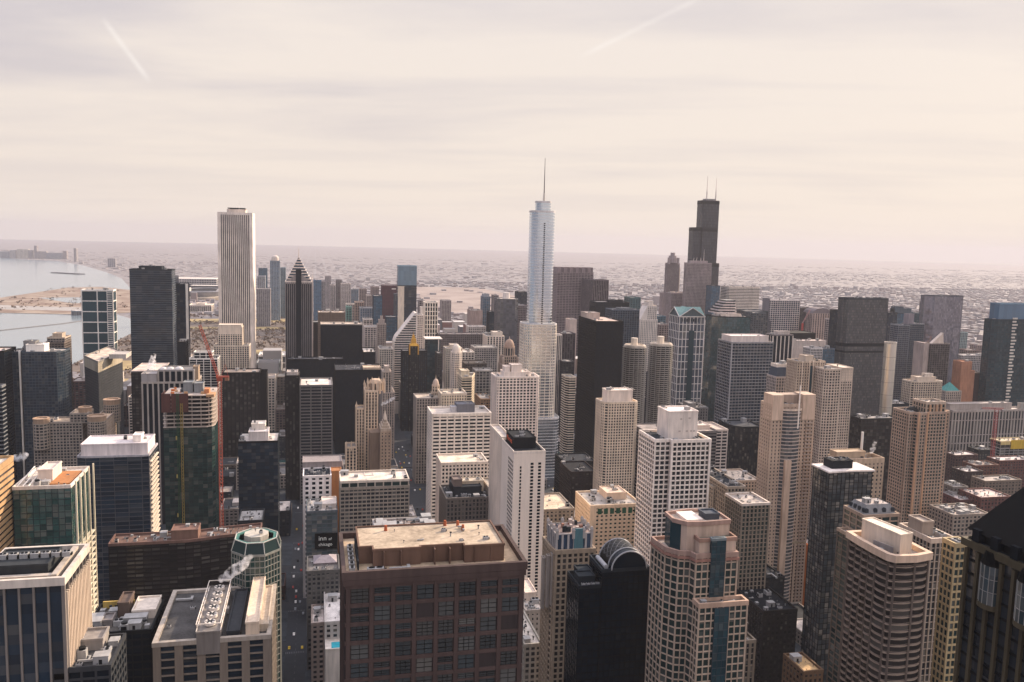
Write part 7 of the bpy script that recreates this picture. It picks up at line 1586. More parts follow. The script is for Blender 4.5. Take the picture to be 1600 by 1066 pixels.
# pink tower with green glass strips
CH = st((0.53, 0.41, 0.315), gGREEN, 2.8, 3.4, 0.5, 0.55, 0.35)
t = tower(AT, 'pink stone tower with green glass strip and curved flat roof, centre right front', 'apartment tower', 1088, 1152, 868, 330, 24, CH, roof=(0.5, 0.42, 0.36), units=0, par=1.2, parcol=(0.50, 0.33, 0.26),
          poly=[(-0.55, 0.85), (-0.5, 0.45), (-0.3, 0.22), (-0.05, 0.16), (0.0, 0.0), (1, 0), (1, 1), (-0.55, 1)])
X0, W, z = t['X0'], t['X1'] - t['X0'], t['z']; po_ = t['o']; Y0 = t['Y']
zt = P(1105, 815, 338).z
crown = [(X0 - W * 0.30, Y0 + 21), (X0 - W * 0.32, Y0 + 12), (X0 - W * 0.1, Y0 + 6.5), (X0 + W * 0.3, Y0 + 5.5), (X0 + W * 0.95, Y0 + 6.5), (X0 + W * 0.95, Y0 + 17), (X0 + W * 0.7, Y0 + 22), (X0 + W * 0.3, Y0 + 23.4)]
mb = MB(); mb.prism(crown, z, zt, False); mb.build('crown_wall', wall((0.60, 0.46, 0.37)), po_); cap(po_, crown, zt, (0.52, 0.43, 0.36), (0.52, 0.34, 0.27), 0.3, 1.0)
addbox(po_, 'white_roof_strip', X0 - W * 0.05, X0 + W * 0.35, Y0 + 9, Y0 + 21, zt - 0.3, zt + 0.8, (0.72, 0.66, 0.62), False); addbox(po_, 'roof_plant', X0 + W * 0.45, X0 + W * 0.8, Y0 + 11, Y0 + 18, zt - 0.3, zt + 2, (0.2, 0.21, 0.23))
zs = P(1135, 842, 331).z; low = rect(X0 + W * 0.08, X0 + W * 0.98, Y0 + 0.8, Y0 + 7); mb = MB(); mb.prism(low, z, zs, False); mb.build('front_step', wall((0.58, 0.44, 0.35)), po_); cap(po_, low, zs, (0.3, 0.27, 0.2), (0.5, 0.3, 0.22), 0.2, 0.8)
GS = st((0.14, 0.17, 0.18), gTEAL, 2.2, 3.4, 0.14, 0.3, 0.12)
tier(po_, rect(X0 + W * 0.34, X0 + W * 0.68, Y0 - 0.9, Y0 + 1.2), 0, zs + 0.9, GS, True, 'green_glass_strip'); cap(po_, rect(X0 + W * 0.34, X0 + W * 0.68, Y0 - 0.9, Y0 + 1.2), zs + 0.9, (0.2, 0.24, 0.24), (0.3, 0.34, 0.34), 0.12, 0.3)
mb = MB(); q = [(X0 - W * 0.30 - 0.5, Y0 + 20), (X0 - W * 0.335 - 0.4, Y0 + 13), (X0 - W * 0.2, Y0 + 8.6), (X0 - W * 0.12, Y0 + 10)]; mb.prism(q, 0, zt - 0.5, True); mb.build('green_glass_strip', gTEAL, po_)
low2 = rect(X0 - 0.3, X0 + W * 1.14, Y0 - 6, Y0 - 0.6); zl = P(1125, 945, 324).z; tier(po_, low2, 0, zl, CH, True, 'lower_bay'); cap(po_, low2, zl, (0.3, 0.26, 0.22), (0.55, 0.38, 0.28), 0.4, 1.2); add_units(po_, low2, zl, 3, 2, smin=0.35, smax=0.5)
tier(po_, rect(X0 + W * 0.34, X0 + W * 0.68, Y0 - 6.9, Y0 - 5.7), 0, zl - 1, GS, True, 'green_glass_strip')
for q_ in (t['poly'],): 
    mb = MB(); mb.ring(offset(q_, -0.1), offset(q_, 0.75), z - 2.4, z - 1.2); mb.build('red_band', wall((0.46, 0.24, 0.18)), po_)
# beige low complex
t = tower(AT, 'tan ribbed block with white cornice right of the white gridded tower', 'apartment block', 1160, 1202, 788, 560, 26, st((0.40, 0.32, 0.24), gGREEN, 3.2, 3.3, 1.1, 0.6, 0.5), roof=(0.5, 0.44, 0.4), units=2, parcol=(0.6, 0.54, 0.5))
t = tower(AT, 'tan ridge block with dark roof running behind the tan ribbed block', 'apartment block', 1137, 1164, 762, 600, 60, st((0.44, 0.36, 0.28), gDARK, 3.2, 3.3, 1.2, 0.6, 0.5), roof=(0.12, 0.11, 0.11), units=7)
t = tower(AT, 'small cream square block left of the tan ridge block', 'apartment block', 1115, 1136, 762, 620, 30, st((0.46, 0.39, 0.31), gDARK, 3.2, 3.3, 1.4, 0.6, 0.4), roof=(0.6, 0.54, 0.45), units=1)
t = tower('building', 'beige flat block behind the tan ridge block', 'building', 1150, 1188, 752, 720, 40, st((0.5, 0.4, 0.32), gDARK, 3.2, 3.3, 1.4, 1.2, 0.4), roof=(0.58, 0.5, 0.42), units=4)
t = tower(OT, 'dark bronze block with curved corner right of the grey banded slab', 'office block', 1148, 1192, 668, 920, 40, st((0.09, 0.09, 0.09), gDARK, 3.2, 3.8, 0.7, 0.4, 0.4), roof=(0.2, 0.19, 0.19), units=5, poly=[(0, 0.35), (0.1, 0.15), (0.3, 0.0), (1, 0.0), (1, 1), (0, 1)])
t = tower(OT, 'pale stone block with rounded gables behind the white gridded tower', 'building', 1078, 1106, 638, 1080, 40, st((0.34, 0.32, 0.30), gDARK, 4, 4, 2, 1.2), roof=(0.36, 0.33, 0.3), units=5, ph=((0.0, 0.4, 0.1, 0.6, 6, (0.4, 0.37, 0.34)),))
# lower right streets
t = tower('building', 'low dark building with round white dome beside the pink stone tower', 'building', 1150, 1225, 905, 560, 60, st((0.10, 0.085, 0.08), gDARK, 4, 3.8, 1.6, 1.4), roof=(0.13, 0.125, 0.13), units=10, ph=((0.45, 0.98, 0.45, 0.9, 3, (0.52, 0.38, 0.26)),))
mb = MB(); xx = xat(1157, 570, t['z']); mb.prism(ngon(xx, 572, 8.5, 20), t['z'] - 1, t['z'] + 2.5, False); mb.dome(xx, 572, t['z'] + 2.5, 8.5, 4.5, 20, 5); mb.build('dome', wall((0.66, 0.56, 0.47)), t['o'], smooth=True)
t = tower('building', 'narrow tan stone building at the foot of the pink stone tower', 'building', 1157, 1180, 1003, 420, 20, st((0.36, 0.29, 0.22), gDARK, 3.2, 3.6, 1.5, 0.5), roof=(0.4, 0.33, 0.26), units=1, ph=((0.05, 0.8, 0.3, 1.0, 8, (0.3, 0.24, 0.2)),))
t = tower('building', 'brown block with lit top windows in the dark right-hand street', 'building', 1193, 1245, 955, 520, 40, st((0.13, 0.09, 0.07), gBRONZE, 3.4, 3.6, 1.4, 1.4), roof=(0.08, 0.075, 0.08), units=5)
t = tower('building', 'low rust roof catching sun below the dark glass tower', 'building', 1256, 1285, 1050, 430, 22, st((0.2, 0.11, 0.06), gBRONZE, 3.4, 3.6, 1.4, 1.4), roof=(0.62, 0.42, 0.22), units=1)
t = tower('building', 'red-brown slab beneath the pinkish concrete tower, orange end wall', 'building', 1212, 1258, 848, 640, 40, st((0.16, 0.10, 0.075), gBRONZE, 3.4, 3.6, 1.2, 1.2), roof=(0.16, 0.14, 0.13), units=5, parcol=(0.5, 0.42, 0.3))
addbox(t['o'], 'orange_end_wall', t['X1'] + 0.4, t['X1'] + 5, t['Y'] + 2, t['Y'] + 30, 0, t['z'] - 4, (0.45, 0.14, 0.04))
t = tower('building', 'white-roofed low block right of the brown grid tower', 'building', 820, 846, 1008, 460, 50, st((0.44, 0.4, 0.34), gDARK, 3.4, 3.6, 1.2, 1.2), roof=(0.55, 0.51, 0.47), units=5)
t = tower('building', 'stepped white roofs at the foot of the blank white slab hotel', 'building', 822, 850, 955, 520, 44, st((0.5, 0.43, 0.37), gDARK, 3.4, 3.6, 2, 1.6), roof=(0.6, 0.55, 0.5), units=7, ph=((0.3, 0.95, 0.4, 0.95, 5, (0.62, 0.54, 0.48)),))
# right mid low-rises
for i, (xl, xr, yt, Y, L, c, rf, lb) in enumerate([
    (1493, 1528, 712, 900, 40, (0.20, 0.10, 0.08), (0.6, 0.55, 0.53), 'low brick block with white roof just under the vast beige block'),
    (1530, 1552, 704, 930, 34, (0.12, 0.11, 0.1), (0.14, 0.12, 0.12), 'dark square low block right of the white-roofed brick block'),
    (1524, 1560, 728, 830, 30, BRICK, (0.5, 0.38, 0.3), 'plain red brick block with tan roof left of the red crane foot'),
    (1562, 1612, 720, 860, 50, (0.22, 0.09, 0.07), (0.62, 0.57, 0.56), 'long red brick warehouse with white roof at the right edge'),
    (1540, 1596, 752, 760, 40, (0.34, 0.26, 0.2), (0.48, 0.42, 0.37), 'tan parking block with plant roof at the right edge'),
    (1508, 1536, 738, 790, 34, (0.20, 0.12, 0.1), (0.56, 0.5, 0.48), 'small brown block with pale roof between brick blocks'),
    (1533, 1580, 778, 690, 30, (0.24, 0.10, 0.08), (0.6, 0.5, 0.46), 'red brick row with pale roof left of the pyramid roof'),
    (1490, 1512, 762, 720, 40, (0.3, 0.27, 0.24), (0.4, 0.36, 0.34), 'grey low block touching the pink-tan tower base'),
    (1500, 1530, 782, 700, 30, (0.22, 0.09, 0.08), (0.5, 0.44, 0.42), 'small maroon block behind the low tan plant roof'),
    ]):
    tower('building', lb, 'building', xl, xr, yt, Y, L, st(c, gDARK, 4, 3.6, 1.8, 1.4, 0.3), roof=rf, units=6, indiv=False)
# yellow-wrapped construction block with its crane
t = tower('building', 'unfinished block with yellow safety screens beside the thin red crane', 'construction', 1563, 1612, 700, 940, 34, st((0.42, 0.40, 0.38), gDARK, 7, 3.6, 0.4, 0.6, 0.5), roof=(0.5, 0.42, 0.32), units=9, par=0)
addbox(t['o'], 'yellow_screen', t['X0'] + 15, t['X0'] + 44, t['Y'] - 1.4, t['Y'] - 0.9, t['z'] - 1, t['z'] + 11, (0.66, 0.44, 0.05), False); addbox(t['o'], 'yellow_screen', t['X0'] - 1, t['X0'] + 14, t['Y'] - 1.3, t['Y'] - 0.9, t['z'] + 5, t['z'] + 9, (0.62, 0.5, 0.22), False)
tier(t['o'], offset(t['poly'], -1), t['z'], t['z'] + 9, st((0.42, 0.36, 0.28), gDARK, 7, 4.5, 0.4, 0.6), False, 'open_floor'); cap(t['o'], offset(t['poly'], -0.5), t['z'] + 9, (0.6, 0.5, 0.36), (0.55, 0.45, 0.25), 0.3, 0.6); add_units(t['o'], t['poly'], t['z'] + 9.4, 12, 12, smin=0.4, smax=0.9)
zc2 = P(1557, 640, 900).z; cx2 = xat(1557, 900, zc2); c2 = empty('tower_crane', (cx2, 900, 0)); tag(c2, 'thin pinkish-red hammerhead crane standing among brick low-rises', 'crane')
M_RED2 = wall((0.40, 0.10, 0.09)); mb = MB(); lattice(mb, (cx2, 900, 0), (cx2, 900, zc2), 3.0, 3.4, 0.3); mb.build('mast', M_RED2, c2)
tp = P(1535, 633, 905); mb = MB(); lattice(mb, (cx2 + 9, 898, zc2 + 1), (tp.x, tp.y, zc2 + 1), 1.8, 2.6, 0.22); mb.build('jib', M_RED2, c2); addbox(c2, 'counterweight', cx2 + 6, cx2 + 9, 896.5, 899.5, zc2 - 2, zc2 + 0.4, (0.4, 0.36, 0.34), False); addbox(c2, 'cab', cx2 - 2.4, cx2 - 0.6, 897, 898.6, zc2 - 2.6, zc2 - 0.2, (0.6, 0.5, 0.48), False)
# far red crane by the maroon block
zc3 = P(1257, 505, 1700).z; cx3 = xat(1254, 1700, zc3); c3 = empty('tower_crane', (cx3, 1700, 0)); tag(c3, 'tiny red luffing crane in front of the maroon block', 'crane')
mb = MB(); lattice(mb, (cx3, 1700, 0), (cx3, 1700, zc3), 2.8, 4, 0.35); mb.build('mast', wall((0.6, 0.06, 0.05)), c3)
tp = P(1266, 484, 1705); mb = MB(); lattice(mb, (cx3, 1700, zc3), tp, 1.8, 4, 0.25); mb.build('jib', wall((0.55, 0.3, 0.28)), c3)
# ------------------------------------------------------------------ far towers beyond the park and the loop
FAR = [  # xl, xr, yt, Y, L, wall, glass, label
    (422, 437, 408, 3300, 40, (0.36, 0.40, 0.44), gBLUE, 'tall slim blue tower with rounded white top beyond the park'),
    (404, 417, 420, 3500, 40, (0.12, 0.2, 0.27), gBLUE, 'blue slab left of the slim rounded-top blue tower'),
    (402, 414, 432, 3150, 40, (0.42, 0.44, 0.48), gGREY, 'pale block right of the striped white skyscraper'),
    (401, 422, 452, 3080, 50, (0.44, 0.40, 0.40), gGREY, 'low pale block under the blue slab beyond the park'),
    (438, 446, 419, 3400, 40, (0.3, 0.38, 0.42), gTEAL, 'teal sliver just left of the chevron-topped skyscraper'),
    (490, 502, 439, 2900, 40, (0.10, 0.20, 0.30), gBLUE, 'bright blue slab right of the chevron-topped skyscraper'),
    (502, 508, 440, 2920, 40, (0.45, 0.40, 0.40), gGREY, 'grey flank block right of the bright blue slab'),
    (508, 517, 432, 3600, 40, (0.46, 0.40, 0.40), gGREY, 'thin grey tower behind the bright blue slab'),
    (525, 534, 438, 3050, 40, (0.36, 0.31, 0.31), gBRONZE, 'grey-brown tower, first of the pale trio'),
    (533, 548, 444, 3000, 40, (0.58, 0.52, 0.50), gGREY, 'white paired tower, middle of the pale trio'),
    (549, 560, 453, 3200, 40, (0.30, 0.33, 0.36), gBLUE, 'grey-blue tower, last of the pale trio'),
    (516, 524, 446, 3150, 40, (0.52, 0.46, 0.44), gGREY, 'slim cream tower left of the pale trio'),
    (562, 573, 452, 2900, 40, (0.44, 0.34, 0.30), gBRONZE, 'tan tower left of the dark red tower'),
    (573, 580, 462, 2800, 40, (0.50, 0.42, 0.38), gBRONZE, 'cream tower beside the tan tower left of dark red'),
    (580, 592, 449, 3100, 40, (0.42, 0.32, 0.30), gBRONZE, 'pinkish tower just left of the dark red tower'),
    (541, 558, 476, 2500, 40, (0.56, 0.50, 0.46), gGREY, 'white mid-rise under the white paired tower'),
    (541, 549, 480, 2350, 30, (0.20, 0.44, 0.36), gGREEN, 'green-capped mid-rise beyond the black glass box'),
    (555, 568, 473, 2450, 40, (0.52, 0.36, 0.28), gBRONZE, 'orange-framed mid-rise beyond the black glass box'),
    (563, 584, 482, 2300, 40, (0.42, 0.42, 0.44), gBLUE, 'steel-blue mid-rise left of the dark red tower base'),
    (568, 582, 500, 2050, 40, (0.58, 0.52, 0.47), gDARK, 'cream mid-rise right of the topmost black box'),
    (570, 592, 512, 1900, 50, (0.52, 0.46, 0.43), gDARK, 'pale classical block right of the topmost black box'),
    (655, 663, 470, 2100, 30, (0.45, 0.38, 0.36), gBRONZE, 'mauve slab between mirror-top and white slotted tower'),
    (690, 705, 470, 3000, 40, (0.45, 0.38, 0.36), gBRONZE, 'small mauve block before the tan rail yard'),
    (985, 1001, 466, 1900, 40, (0.16, 0.28, 0.28), gTEAL, 'teal mirror block behind black office block'),
    (1028, 1040, 495, 1800, 40, (0.10, 0.2, 0.26), gTEAL, 'teal low block right of the sloped-top white tower'),
    (1030, 1046, 508, 1650, 40, (0.36, 0.28, 0.27), gBRONZE, 'mauve low block right of the sloped-top white tower'),
    (1178, 1197, 490, 1600, 40, (0.2, 0.21, 0.22), gDARK, 'dark ribbed block left of white-and-blue gridded block'),
    (1300, 1309, 500, 1650, 40, (0.48, 0.40, 0.37), gBRONZE, 'pink slab right of the rounded-roof pink block'),
    (1446, 1452, 472, 2300, 40, (0.4, 0.34, 0.34), gBRONZE, 'thin mauve slab left of the mirror tower'),
    (1512, 1530, 548, 1700, 40, (0.36, 0.24, 0.22), gBRONZE, 'maroon mill block above the grey curved gridded block'),
    (1527, 1552, 540, 1900, 50, (0.42, 0.32, 0.3), gBRONZE, 'pinkish warehouse above the grey curved gridded block'),
    (1502, 1512, 520, 2100, 30, (0.3, 0.4, 0.4), gTEAL, 'teal sliver behind the mirror tower right edge'),
]
for xl, xr, yt, Y, L, c, g, lb in FAR:
    t = tower(OT, lb, 'tower', xl, xr, yt, Y, L, st(c, g, 6, 4.5, 1.4, 1.2, 0.4), units=2, indiv=False, par=1.5)
    if lb.startswith('tall slim'):
        xc_ = (t['X0'] + t['X1']) / 2; mb = MB(); mb.prism(ngon(xc_, Y + 18, 13, 16), t['z'], t['z'] + 12, False); mb.dome(xc_, Y + 18, t['z'] + 12, 13, 9, 16, 4); mb.build('rounded_top', wall((0.62, 0.56, 0.52)), t['o'])
# lakeside towers on the far shore
for xl, xr, yt, c, lb in [(0, 14, 393, (0.40, 0.42, 0.47), 'slate lakeside block at the left picture edge on the far shore'), (15, 24, 391, (0.54, 0.52, 0.54), 'grey lakeside tower on the far shore'), (26, 43, 389.5, (0.70, 0.66, 0.6), 'wide white lakeside tower on the far shore'), (44, 50, 391, (0.45, 0.42, 0.44), 'thin grey tower right of the wide white lakeside tower'), (53, 57, 384, (0.46, 0.42, 0.44), 'tallest thin pale tower on the far shore'), (58, 72, 393, (0.5, 0.46, 0.46), 'pale low lakeside block on the far shore'), (72, 98, 395, (0.42, 0.44, 0.49), 'long slate lakeside slab on the far shore'), (98, 104, 392, (0.48, 0.42, 0.42), 'small pink lakeside block on the far shore'), (115, 119, 388, (0.48, 0.44, 0.44), 'lone far thin tower inland of the shore'), (168, 180, 404, (0.44, 0.42, 0.45), 'grey square block on the far shore road')]:
    Y = 10300 if xl < 110 else (9500 if xl < 150 else 8200)
    tower('lakeside_block', lb, 'tower', xl, xr, yt, Y, 60, st(c, gGREY, 14, 9, 3, 3, 0.6), units=0, indiv=False, par=0)
# convention halls, stadium, museum
h = tower('convention_hall', 'long flat white convention hall roofs beyond the stadium', 'hall', 272, 338, 436, 5300, 190, st((0.55, 0.53, 0.52), gNAVY, 14, 14, 1.2, 3, 0.6), units=0, indiv=False, par=1, roof=(0.70, 0.66, 0.63))
h = tower('convention_hall', 'dark low convention hall in front of the white hall roofs', 'hall', 296, 340, 447, 4900, 120, st((0.10, 0.11, 0.13), gBLACK, 14, 14, 1.2, 3, 0.6), units=0, indiv=False, par=1, roof=(0.56, 0.54, 0.53))
sc_ = G(318, 466); o = empty('stadium', (sc_.x, sc_.y, 0)); tag(o, 'oval stadium with leaning glass bowl and colonnade beyond the park', 'stadium')
for r0_, r1_, z0_, z1_, c, nm in ((115, 150, 0, 42, (0.36, 0.36, 0.38), 'glass_bowl'), (150, 156, 0, 16, (0.62, 0.56, 0.48), 'colonnade')):
    mb = MB(); mb.prism(ngon(sc_.x, sc_.y, r0_ * 0.75, 32, 0, r0_ * 1.15), z0_, z1_, False, False, ngon(sc_.x, sc_.y, r1_ * 0.75, 32, 0, r1_ * 1.15)); mb.ring(ngon(sc_.x, sc_.y, r1_ * 0.6, 32, 0, r1_), ngon(sc_.x, sc_.y, r1_ * 0.75, 32, 0, r1_ * 1.15), z1_ - 3, z1_, True); mb.build(nm, wall(c), o)
mb = MB(); mb.prism(ngon(sc_.x, sc_.y, 60, 24, 0, 90), 0, 1.0, True); mb.build('pitch', wall((0.10, 0.15, 0.06)), o)
for s_ in (-1, 1):
    mb = MB(); q = [(sc_.x + s_ * 70, sc_.y - 100), (sc_.x + s_ * 120, sc_.y - 70), (sc_.x + s_ * 120, sc_.y + 70), (sc_.x + s_ * 70, sc_.y + 100)]
    if s_ < 0: q.reverse()
    mb.prism(q, 30, 46, True, True); mb.build('upper_stand', wall((0.56, 0.54, 0.54)), o)
mu = tower('museum', 'wide white columned museum in front of the stadium', 'museum', 295, 330, 477, 3650, 90, st((0.66, 0.60, 0.54), gDARK, 8, 20, 2.2, 4, 1.0), units=0, indiv=False, roof=(0.62, 0.56, 0.5), ph=((0.3, 0.7, 0.2, 0.8, 6, (0.64, 0.58, 0.52)),))
aq_ = tower('museum', 'low round planetarium and aquarium block at the harbour tip', 'museum', 108, 130, 486, 3450, 60, st((0.34, 0.37, 0.40), gGREY, 8, 14, 1.0, 3, 0.6), units=0, indiv=False, roof=(0.6, 0.58, 0.56), poly=[(0, 0.5), (0.15, 0.1), (0.5, 0), (0.85, 0.1), (1, 0.5), (0.8, 1), (0.2, 1)])
# breakwaters
mb = MB()
for (a, b, w) in ((G(84, 426.5), G(128, 429), 26), ):
    d = (b - a).normalized(); n_ = Vector((-d.y, d.x, 0)); p = [a + n_ * w, b + n_ * w, b - n_ * w, a - n_ * w]; q = [(v.x, v.y) for v in p]
    if (q[1][0] - q[0][0]) * (q[2][1] - q[1][1]) - (q[1][1] - q[0][1]) * (q[2][0] - q[1][0]) < 0: q.reverse()
    mb.prism(q, 0, 5, True)
o = mb.build('breakwater', wall((0.20, 0.16, 0.16))); tag(o, 'dark stone breakwater lying out in the lake', 'breakwater')
mb = MB(); pts = [G(0, 517), G(45, 512), G(100, 506), G(127, 502)]
for a, b in zip(pts, pts[1:]):
    d = (b - a).normalized(); n_ = Vector((-d.y, d.x, 0)) * 2.0; q = [((a - n_).x, (a - n_).y), ((b - n_).x, (b - n_).y), ((b + n_).x, (b + n_).y), ((a + n_).x, (a + n_).y)]
    if (q[1][0] - q[0][0]) * (q[2][1] - q[1][1]) - (q[1][1] - q[0][1]) * (q[2][0] - q[1][0]) < 0: q.reverse()
    mb.prism(q, 0, 2, True)
o = mb.build('breakwater', wall((0.30, 0.27, 0.26))); tag(o, 'thin pale harbour wall crossing the water left of blue grid tower', 'breakwater')

# ------------------------------------------------------------------ city fabric between the towers
def bbox(poly):
    xs = [p[0] for p in poly]; ys = [p[1] for p in poly]; return min(xs), max(xs), min(ys), max(ys)
TAKEN = [bbox(a[1]) for a in ALL]
NAMED = [(a[0]['label'], a[3], a[4], a[5]) for a in ALL]
def free(x0, x1, y0, y1, g=4):
    return all(x1 + g < a or x0 - g > b or y1 + g < c or y0 - g > d for a, b, c, d in TAKEN)
fr = random.Random(41)
FCOL = [((0.30, 0.24, 0.20), 'brown'), ((0.46, 0.40, 0.35), 'beige'), ((0.20, 0.10, 0.08), 'red brick'), ((0.36, 0.34, 0.33), 'grey'), ((0.60, 0.54, 0.49), 'cream'), ((0.11, 0.11, 0.12), 'dark'), ((0.40, 0.30, 0.26), 'mauve')]
RCOL = [((0.58, 0.53, 0.50), 'white'), ((0.17, 0.155, 0.15), 'dark'), ((0.44, 0.38, 0.34), 'tan'), ((0.32, 0.30, 0.29), 'grey')]
cand = []
for bi, (x0, x1, y0, y1) in enumerate(BLOCKS):
    if y1 < 520: continue
    nx, ny = max(1, round((x1 - x0) / 36)), max(1, round((y1 - y0) / 38))
    for i in range(nx):
        for j in range(ny):
            a, b = x0 + (x1 - x0) * i / nx + 0.8, x0 + (x1 - x0) * (i + 1) / nx - 0.8
            c, d = y0 + (y1 - y0) * j / ny + 0.8, y0 + (y1 - y0) * (j + 1) / ny - 0.8
            zone = 2 if c > 1300 and a < 1000 else 1
            hgt = fr.uniform(26, 78) if zone == 2 else fr.choice((fr.uniform(9, 18), fr.uniform(14, 34)))
            if zone == 2 and fr.random() < 0.12: hgt = fr.uniform(80, 105)
            if fr.random() < (0.12 if zone == 2 else 0.22): continue
            if not free(a, b, c, d, 2): continue
            s = proj(((a + b) / 2, c, hgt))
            if not (-30 < s[0] < 1630 and s[1] < 1090): continue
            k1, k2 = fr.randrange(len(FCOL)), fr.randrange(len(RCOL))
            cand.append((a, b, c, d, hgt, k1, k2, s))
def short(lb):
    return lb
fillers = []
KIND_N = 0
# nearest (largest) ones are things of their own; all are few enough to count
cand.sort(key=lambda q: q[2])
used = {}
def rel_label(s, cn, rn, tall):
    best = min(NAMED, key=lambda n_: (((n_[1] + n_[2]) / 2 - s[0]) ** 2 + (n_[3] + 25 - s[1]) ** 2))
    w = best[0].split()
    stop = next((i for i, q in enumerate(w) if q in ('with', 'of', 'beside', 'right', 'left', 'behind', 'in', 'before', 'at', 'and', 'between', 'under', 'above', 'to', 'on', 'below', 'whose', 'by', 'standing', 'cut', 'cropped', 'crowned', 'tucked', 'peeking', 'stepping', 'showing', 'running', 'half', 'across', 'attached', 'joined', 'topped', 'lying', 'nearer', 'bending', 'stretching', 'catching', 'crowded', 'touching', 'inland') and i > 1), len(w))
    nm = ' '.join(w[:min(stop, 6)]).rstrip(',')
    side = 'left of' if s[0] < best[1] - 4 else 'right of' if s[0] > best[2] + 4 else 'below' if s[1] > best[3] else 'beyond'
    base = '%s %s, %s roof, %s the %s' % (cn, 'mid-rise block' if tall else 'low block', rn, side, nm)
    return base
for a, b, c, d, hgt, k1, k2, s in cand[:420]:
    lb = rel_label(s, FCOL[k1][1], RCOL[k2][1], hgt > 30)
    fillers.append([a, b, c, d, hgt, k1, k2, lb])
fillers = fillers[:290]
rest = cand[290:]
cnt = {}
for f_ in fillers: cnt[f_[7]] = cnt.get(f_[7], 0) + 1
seen = {}
for a, b, c, d, hgt, k1, k2, lb in fillers:
    grp = 'low and mid-rise city blocks'
    if cnt[lb] > 1: grp = 'city blocks: ' + lb
    o = empty('city_block', ((a + b) / 2, (c + d) / 2, 0.35)); tag(o, lb, 'building', grp)
    q = rect(a, b, c, d); col = FCOL[k1][0]; far_ = c > 1250
    s_ = st(col, gDARK, 5 if far_ else 4, 4.2 if far_ else 3.7, 1.7, 1.5, 0.3)
    mb = MB(); mb.walls(q, 0.35, hgt, s_['bay'], s_['fh']); mb.build('glazing', gDARK, o); facade2(o, q, 0.35, hgt, s_, False); cap(o, q, hgt, RCOL[k2][0], col, 0.3, 0.9)
    if hgt > 20 and fr.random() < 0.6: addbox(o, 'penthouse', a + (b - a) * 0.3, a + (b - a) * 0.65, c + (d - c) * 0.35, c + (d - c) * 0.75, hgt - 0.4, hgt + fr.uniform(3, 6), RCOL[fr.randrange(4)][0], False)
    add_units(o, q, hgt, fr.choice((2, 3, 5)), int(a * 3 + c), smin=0.7, smax=1.2)
    TAKEN.append((a, b, c, d))
# remaining blocks farther out and the endless low-rise plain: one mass
V, Fc, Cc = [], [], []
def mass(x0, x1, y0, y1, z1, colw, colr):
    k = len(V)
    V.extend([(x0, y0, 0), (x1, y0, 0), (x1, y1, 0), (x0, y1, 0), (x0, y0, z1), (x1, y0, z1), (x1, y1, z1), (x0, y1, z1)])
    Fc.extend([(k, k + 1, k + 5, k + 4), (k + 1, k + 2, k + 6, k + 5), (k + 2, k + 3, k + 7, k + 6), (k + 3, k, k + 4, k + 7), (k + 4, k + 5, k + 6, k + 7)])
    Cc.extend([colw] * 4 + [colr])
for a, b, c, d, hgt, k1, k2, s in rest: mass(a, b, c, d, hgt, FCOL[k1][0], RCOL[k2][0])
WC = [(0.22, 0.17, 0.16), (0.25, 0.21, 0.20), (0.28, 0.24, 0.235), (0.21, 0.17, 0.16), (0.33, 0.30, 0.29), (0.23, 0.215, 0.22)]
RC = [(0.34, 0.31, 0.31), (0.20, 0.18, 0.18), (0.24, 0.21, 0.21), (0.17, 0.15, 0.15), (0.28, 0.25, 0.25), (0.19, 0.17, 0.17)]
cr = random.Random(99)
def inframe(x, y, mgn=60):
    s = proj((x, y, 5)); return -mgn < s[0] < 1600 + mgn and s[1] < 1080
def spread(y0, y1, cell, fill, smin, smax, hlo, hhi):
    y = y0
    while y < y1:
        x = max(shore_x(y) + 60, -0.36 * y)
        while x < 1.02 * y:
            if cr.random() < fill and inframe(x, y) and not (520 < x < 1150 and 3600 < y < 5700 and cr.random() < 0.93):
                park = x < 25 and y < 3500
                on_road = abs((y % 200) - 100) > 88
                if not park and not on_road:
                    w, l = cr.uniform(smin, smax), cr.uniform(smin, smax)
                    h_ = cr.uniform(hlo, hhi)
                    r_ = cr.random()
                    if r_ < 0.02: h_ *= 3.2
                    elif r_ < 0.06: w *= 2.2; l *= 1.6
                    jx, jy = cr.uniform(-cell * .15, cell * .15), cr.uniform(-cell * .15, cell * .15)
                    if free(x + jx, x + jx + w, y + jy, y + jy + l, 0): mass(x + jx, x + jx + w, y + jy, y + jy + l, h_, cr.choice(WC), cr.choice(RC))
            x += cell
        y += cell
spread(2665, 4200, 44, 0.62, 14, 34, 7, 18)
spread(4200, 6500, 50, 0.62, 16, 38, 5, 10)
spread(6500, 10500, 84, 0.55, 20, 50, 2, 4)
spread(10500, 14000, 190, 0.4, 40, 100, 2, 4)
# western low-rises outside the street grid but nearer
yy = 700
while yy < 2650:
    xx = 1960.0
    while xx < 1.02 * yy + 40:
        if cr.random() < 0.6 and inframe(xx, yy): mass(xx, xx + cr.uniform(16, 34), yy, yy + cr.uniform(16, 34), cr.uniform(8, 26), cr.choice(WC), cr.choice(RC))
        xx += 44
    yy += 44
me = bpy.data.meshes.new('distant_city'); me.from_pydata(V, [], Fc)
ca_ = me.color_attributes.new('Col', 'FLOAT_COLOR', 'CORNER')
arr = np.repeat(np.array([(*c, 1.0) for c in Cc], dtype=np.float32), 4, axis=0)
ca_.data.foreach_set('color', arr.ravel())
mt, nt, b = newmat('distant_city'); at = nt.nodes.new('ShaderNodeAttribute'); at.attribute_name = 'Col'; nt.links.new(at.outputs['Color'], b.inputs['Base Color']); b.inputs['Roughness'].default_value = 0.9
me.materials.append(mt); me.update()
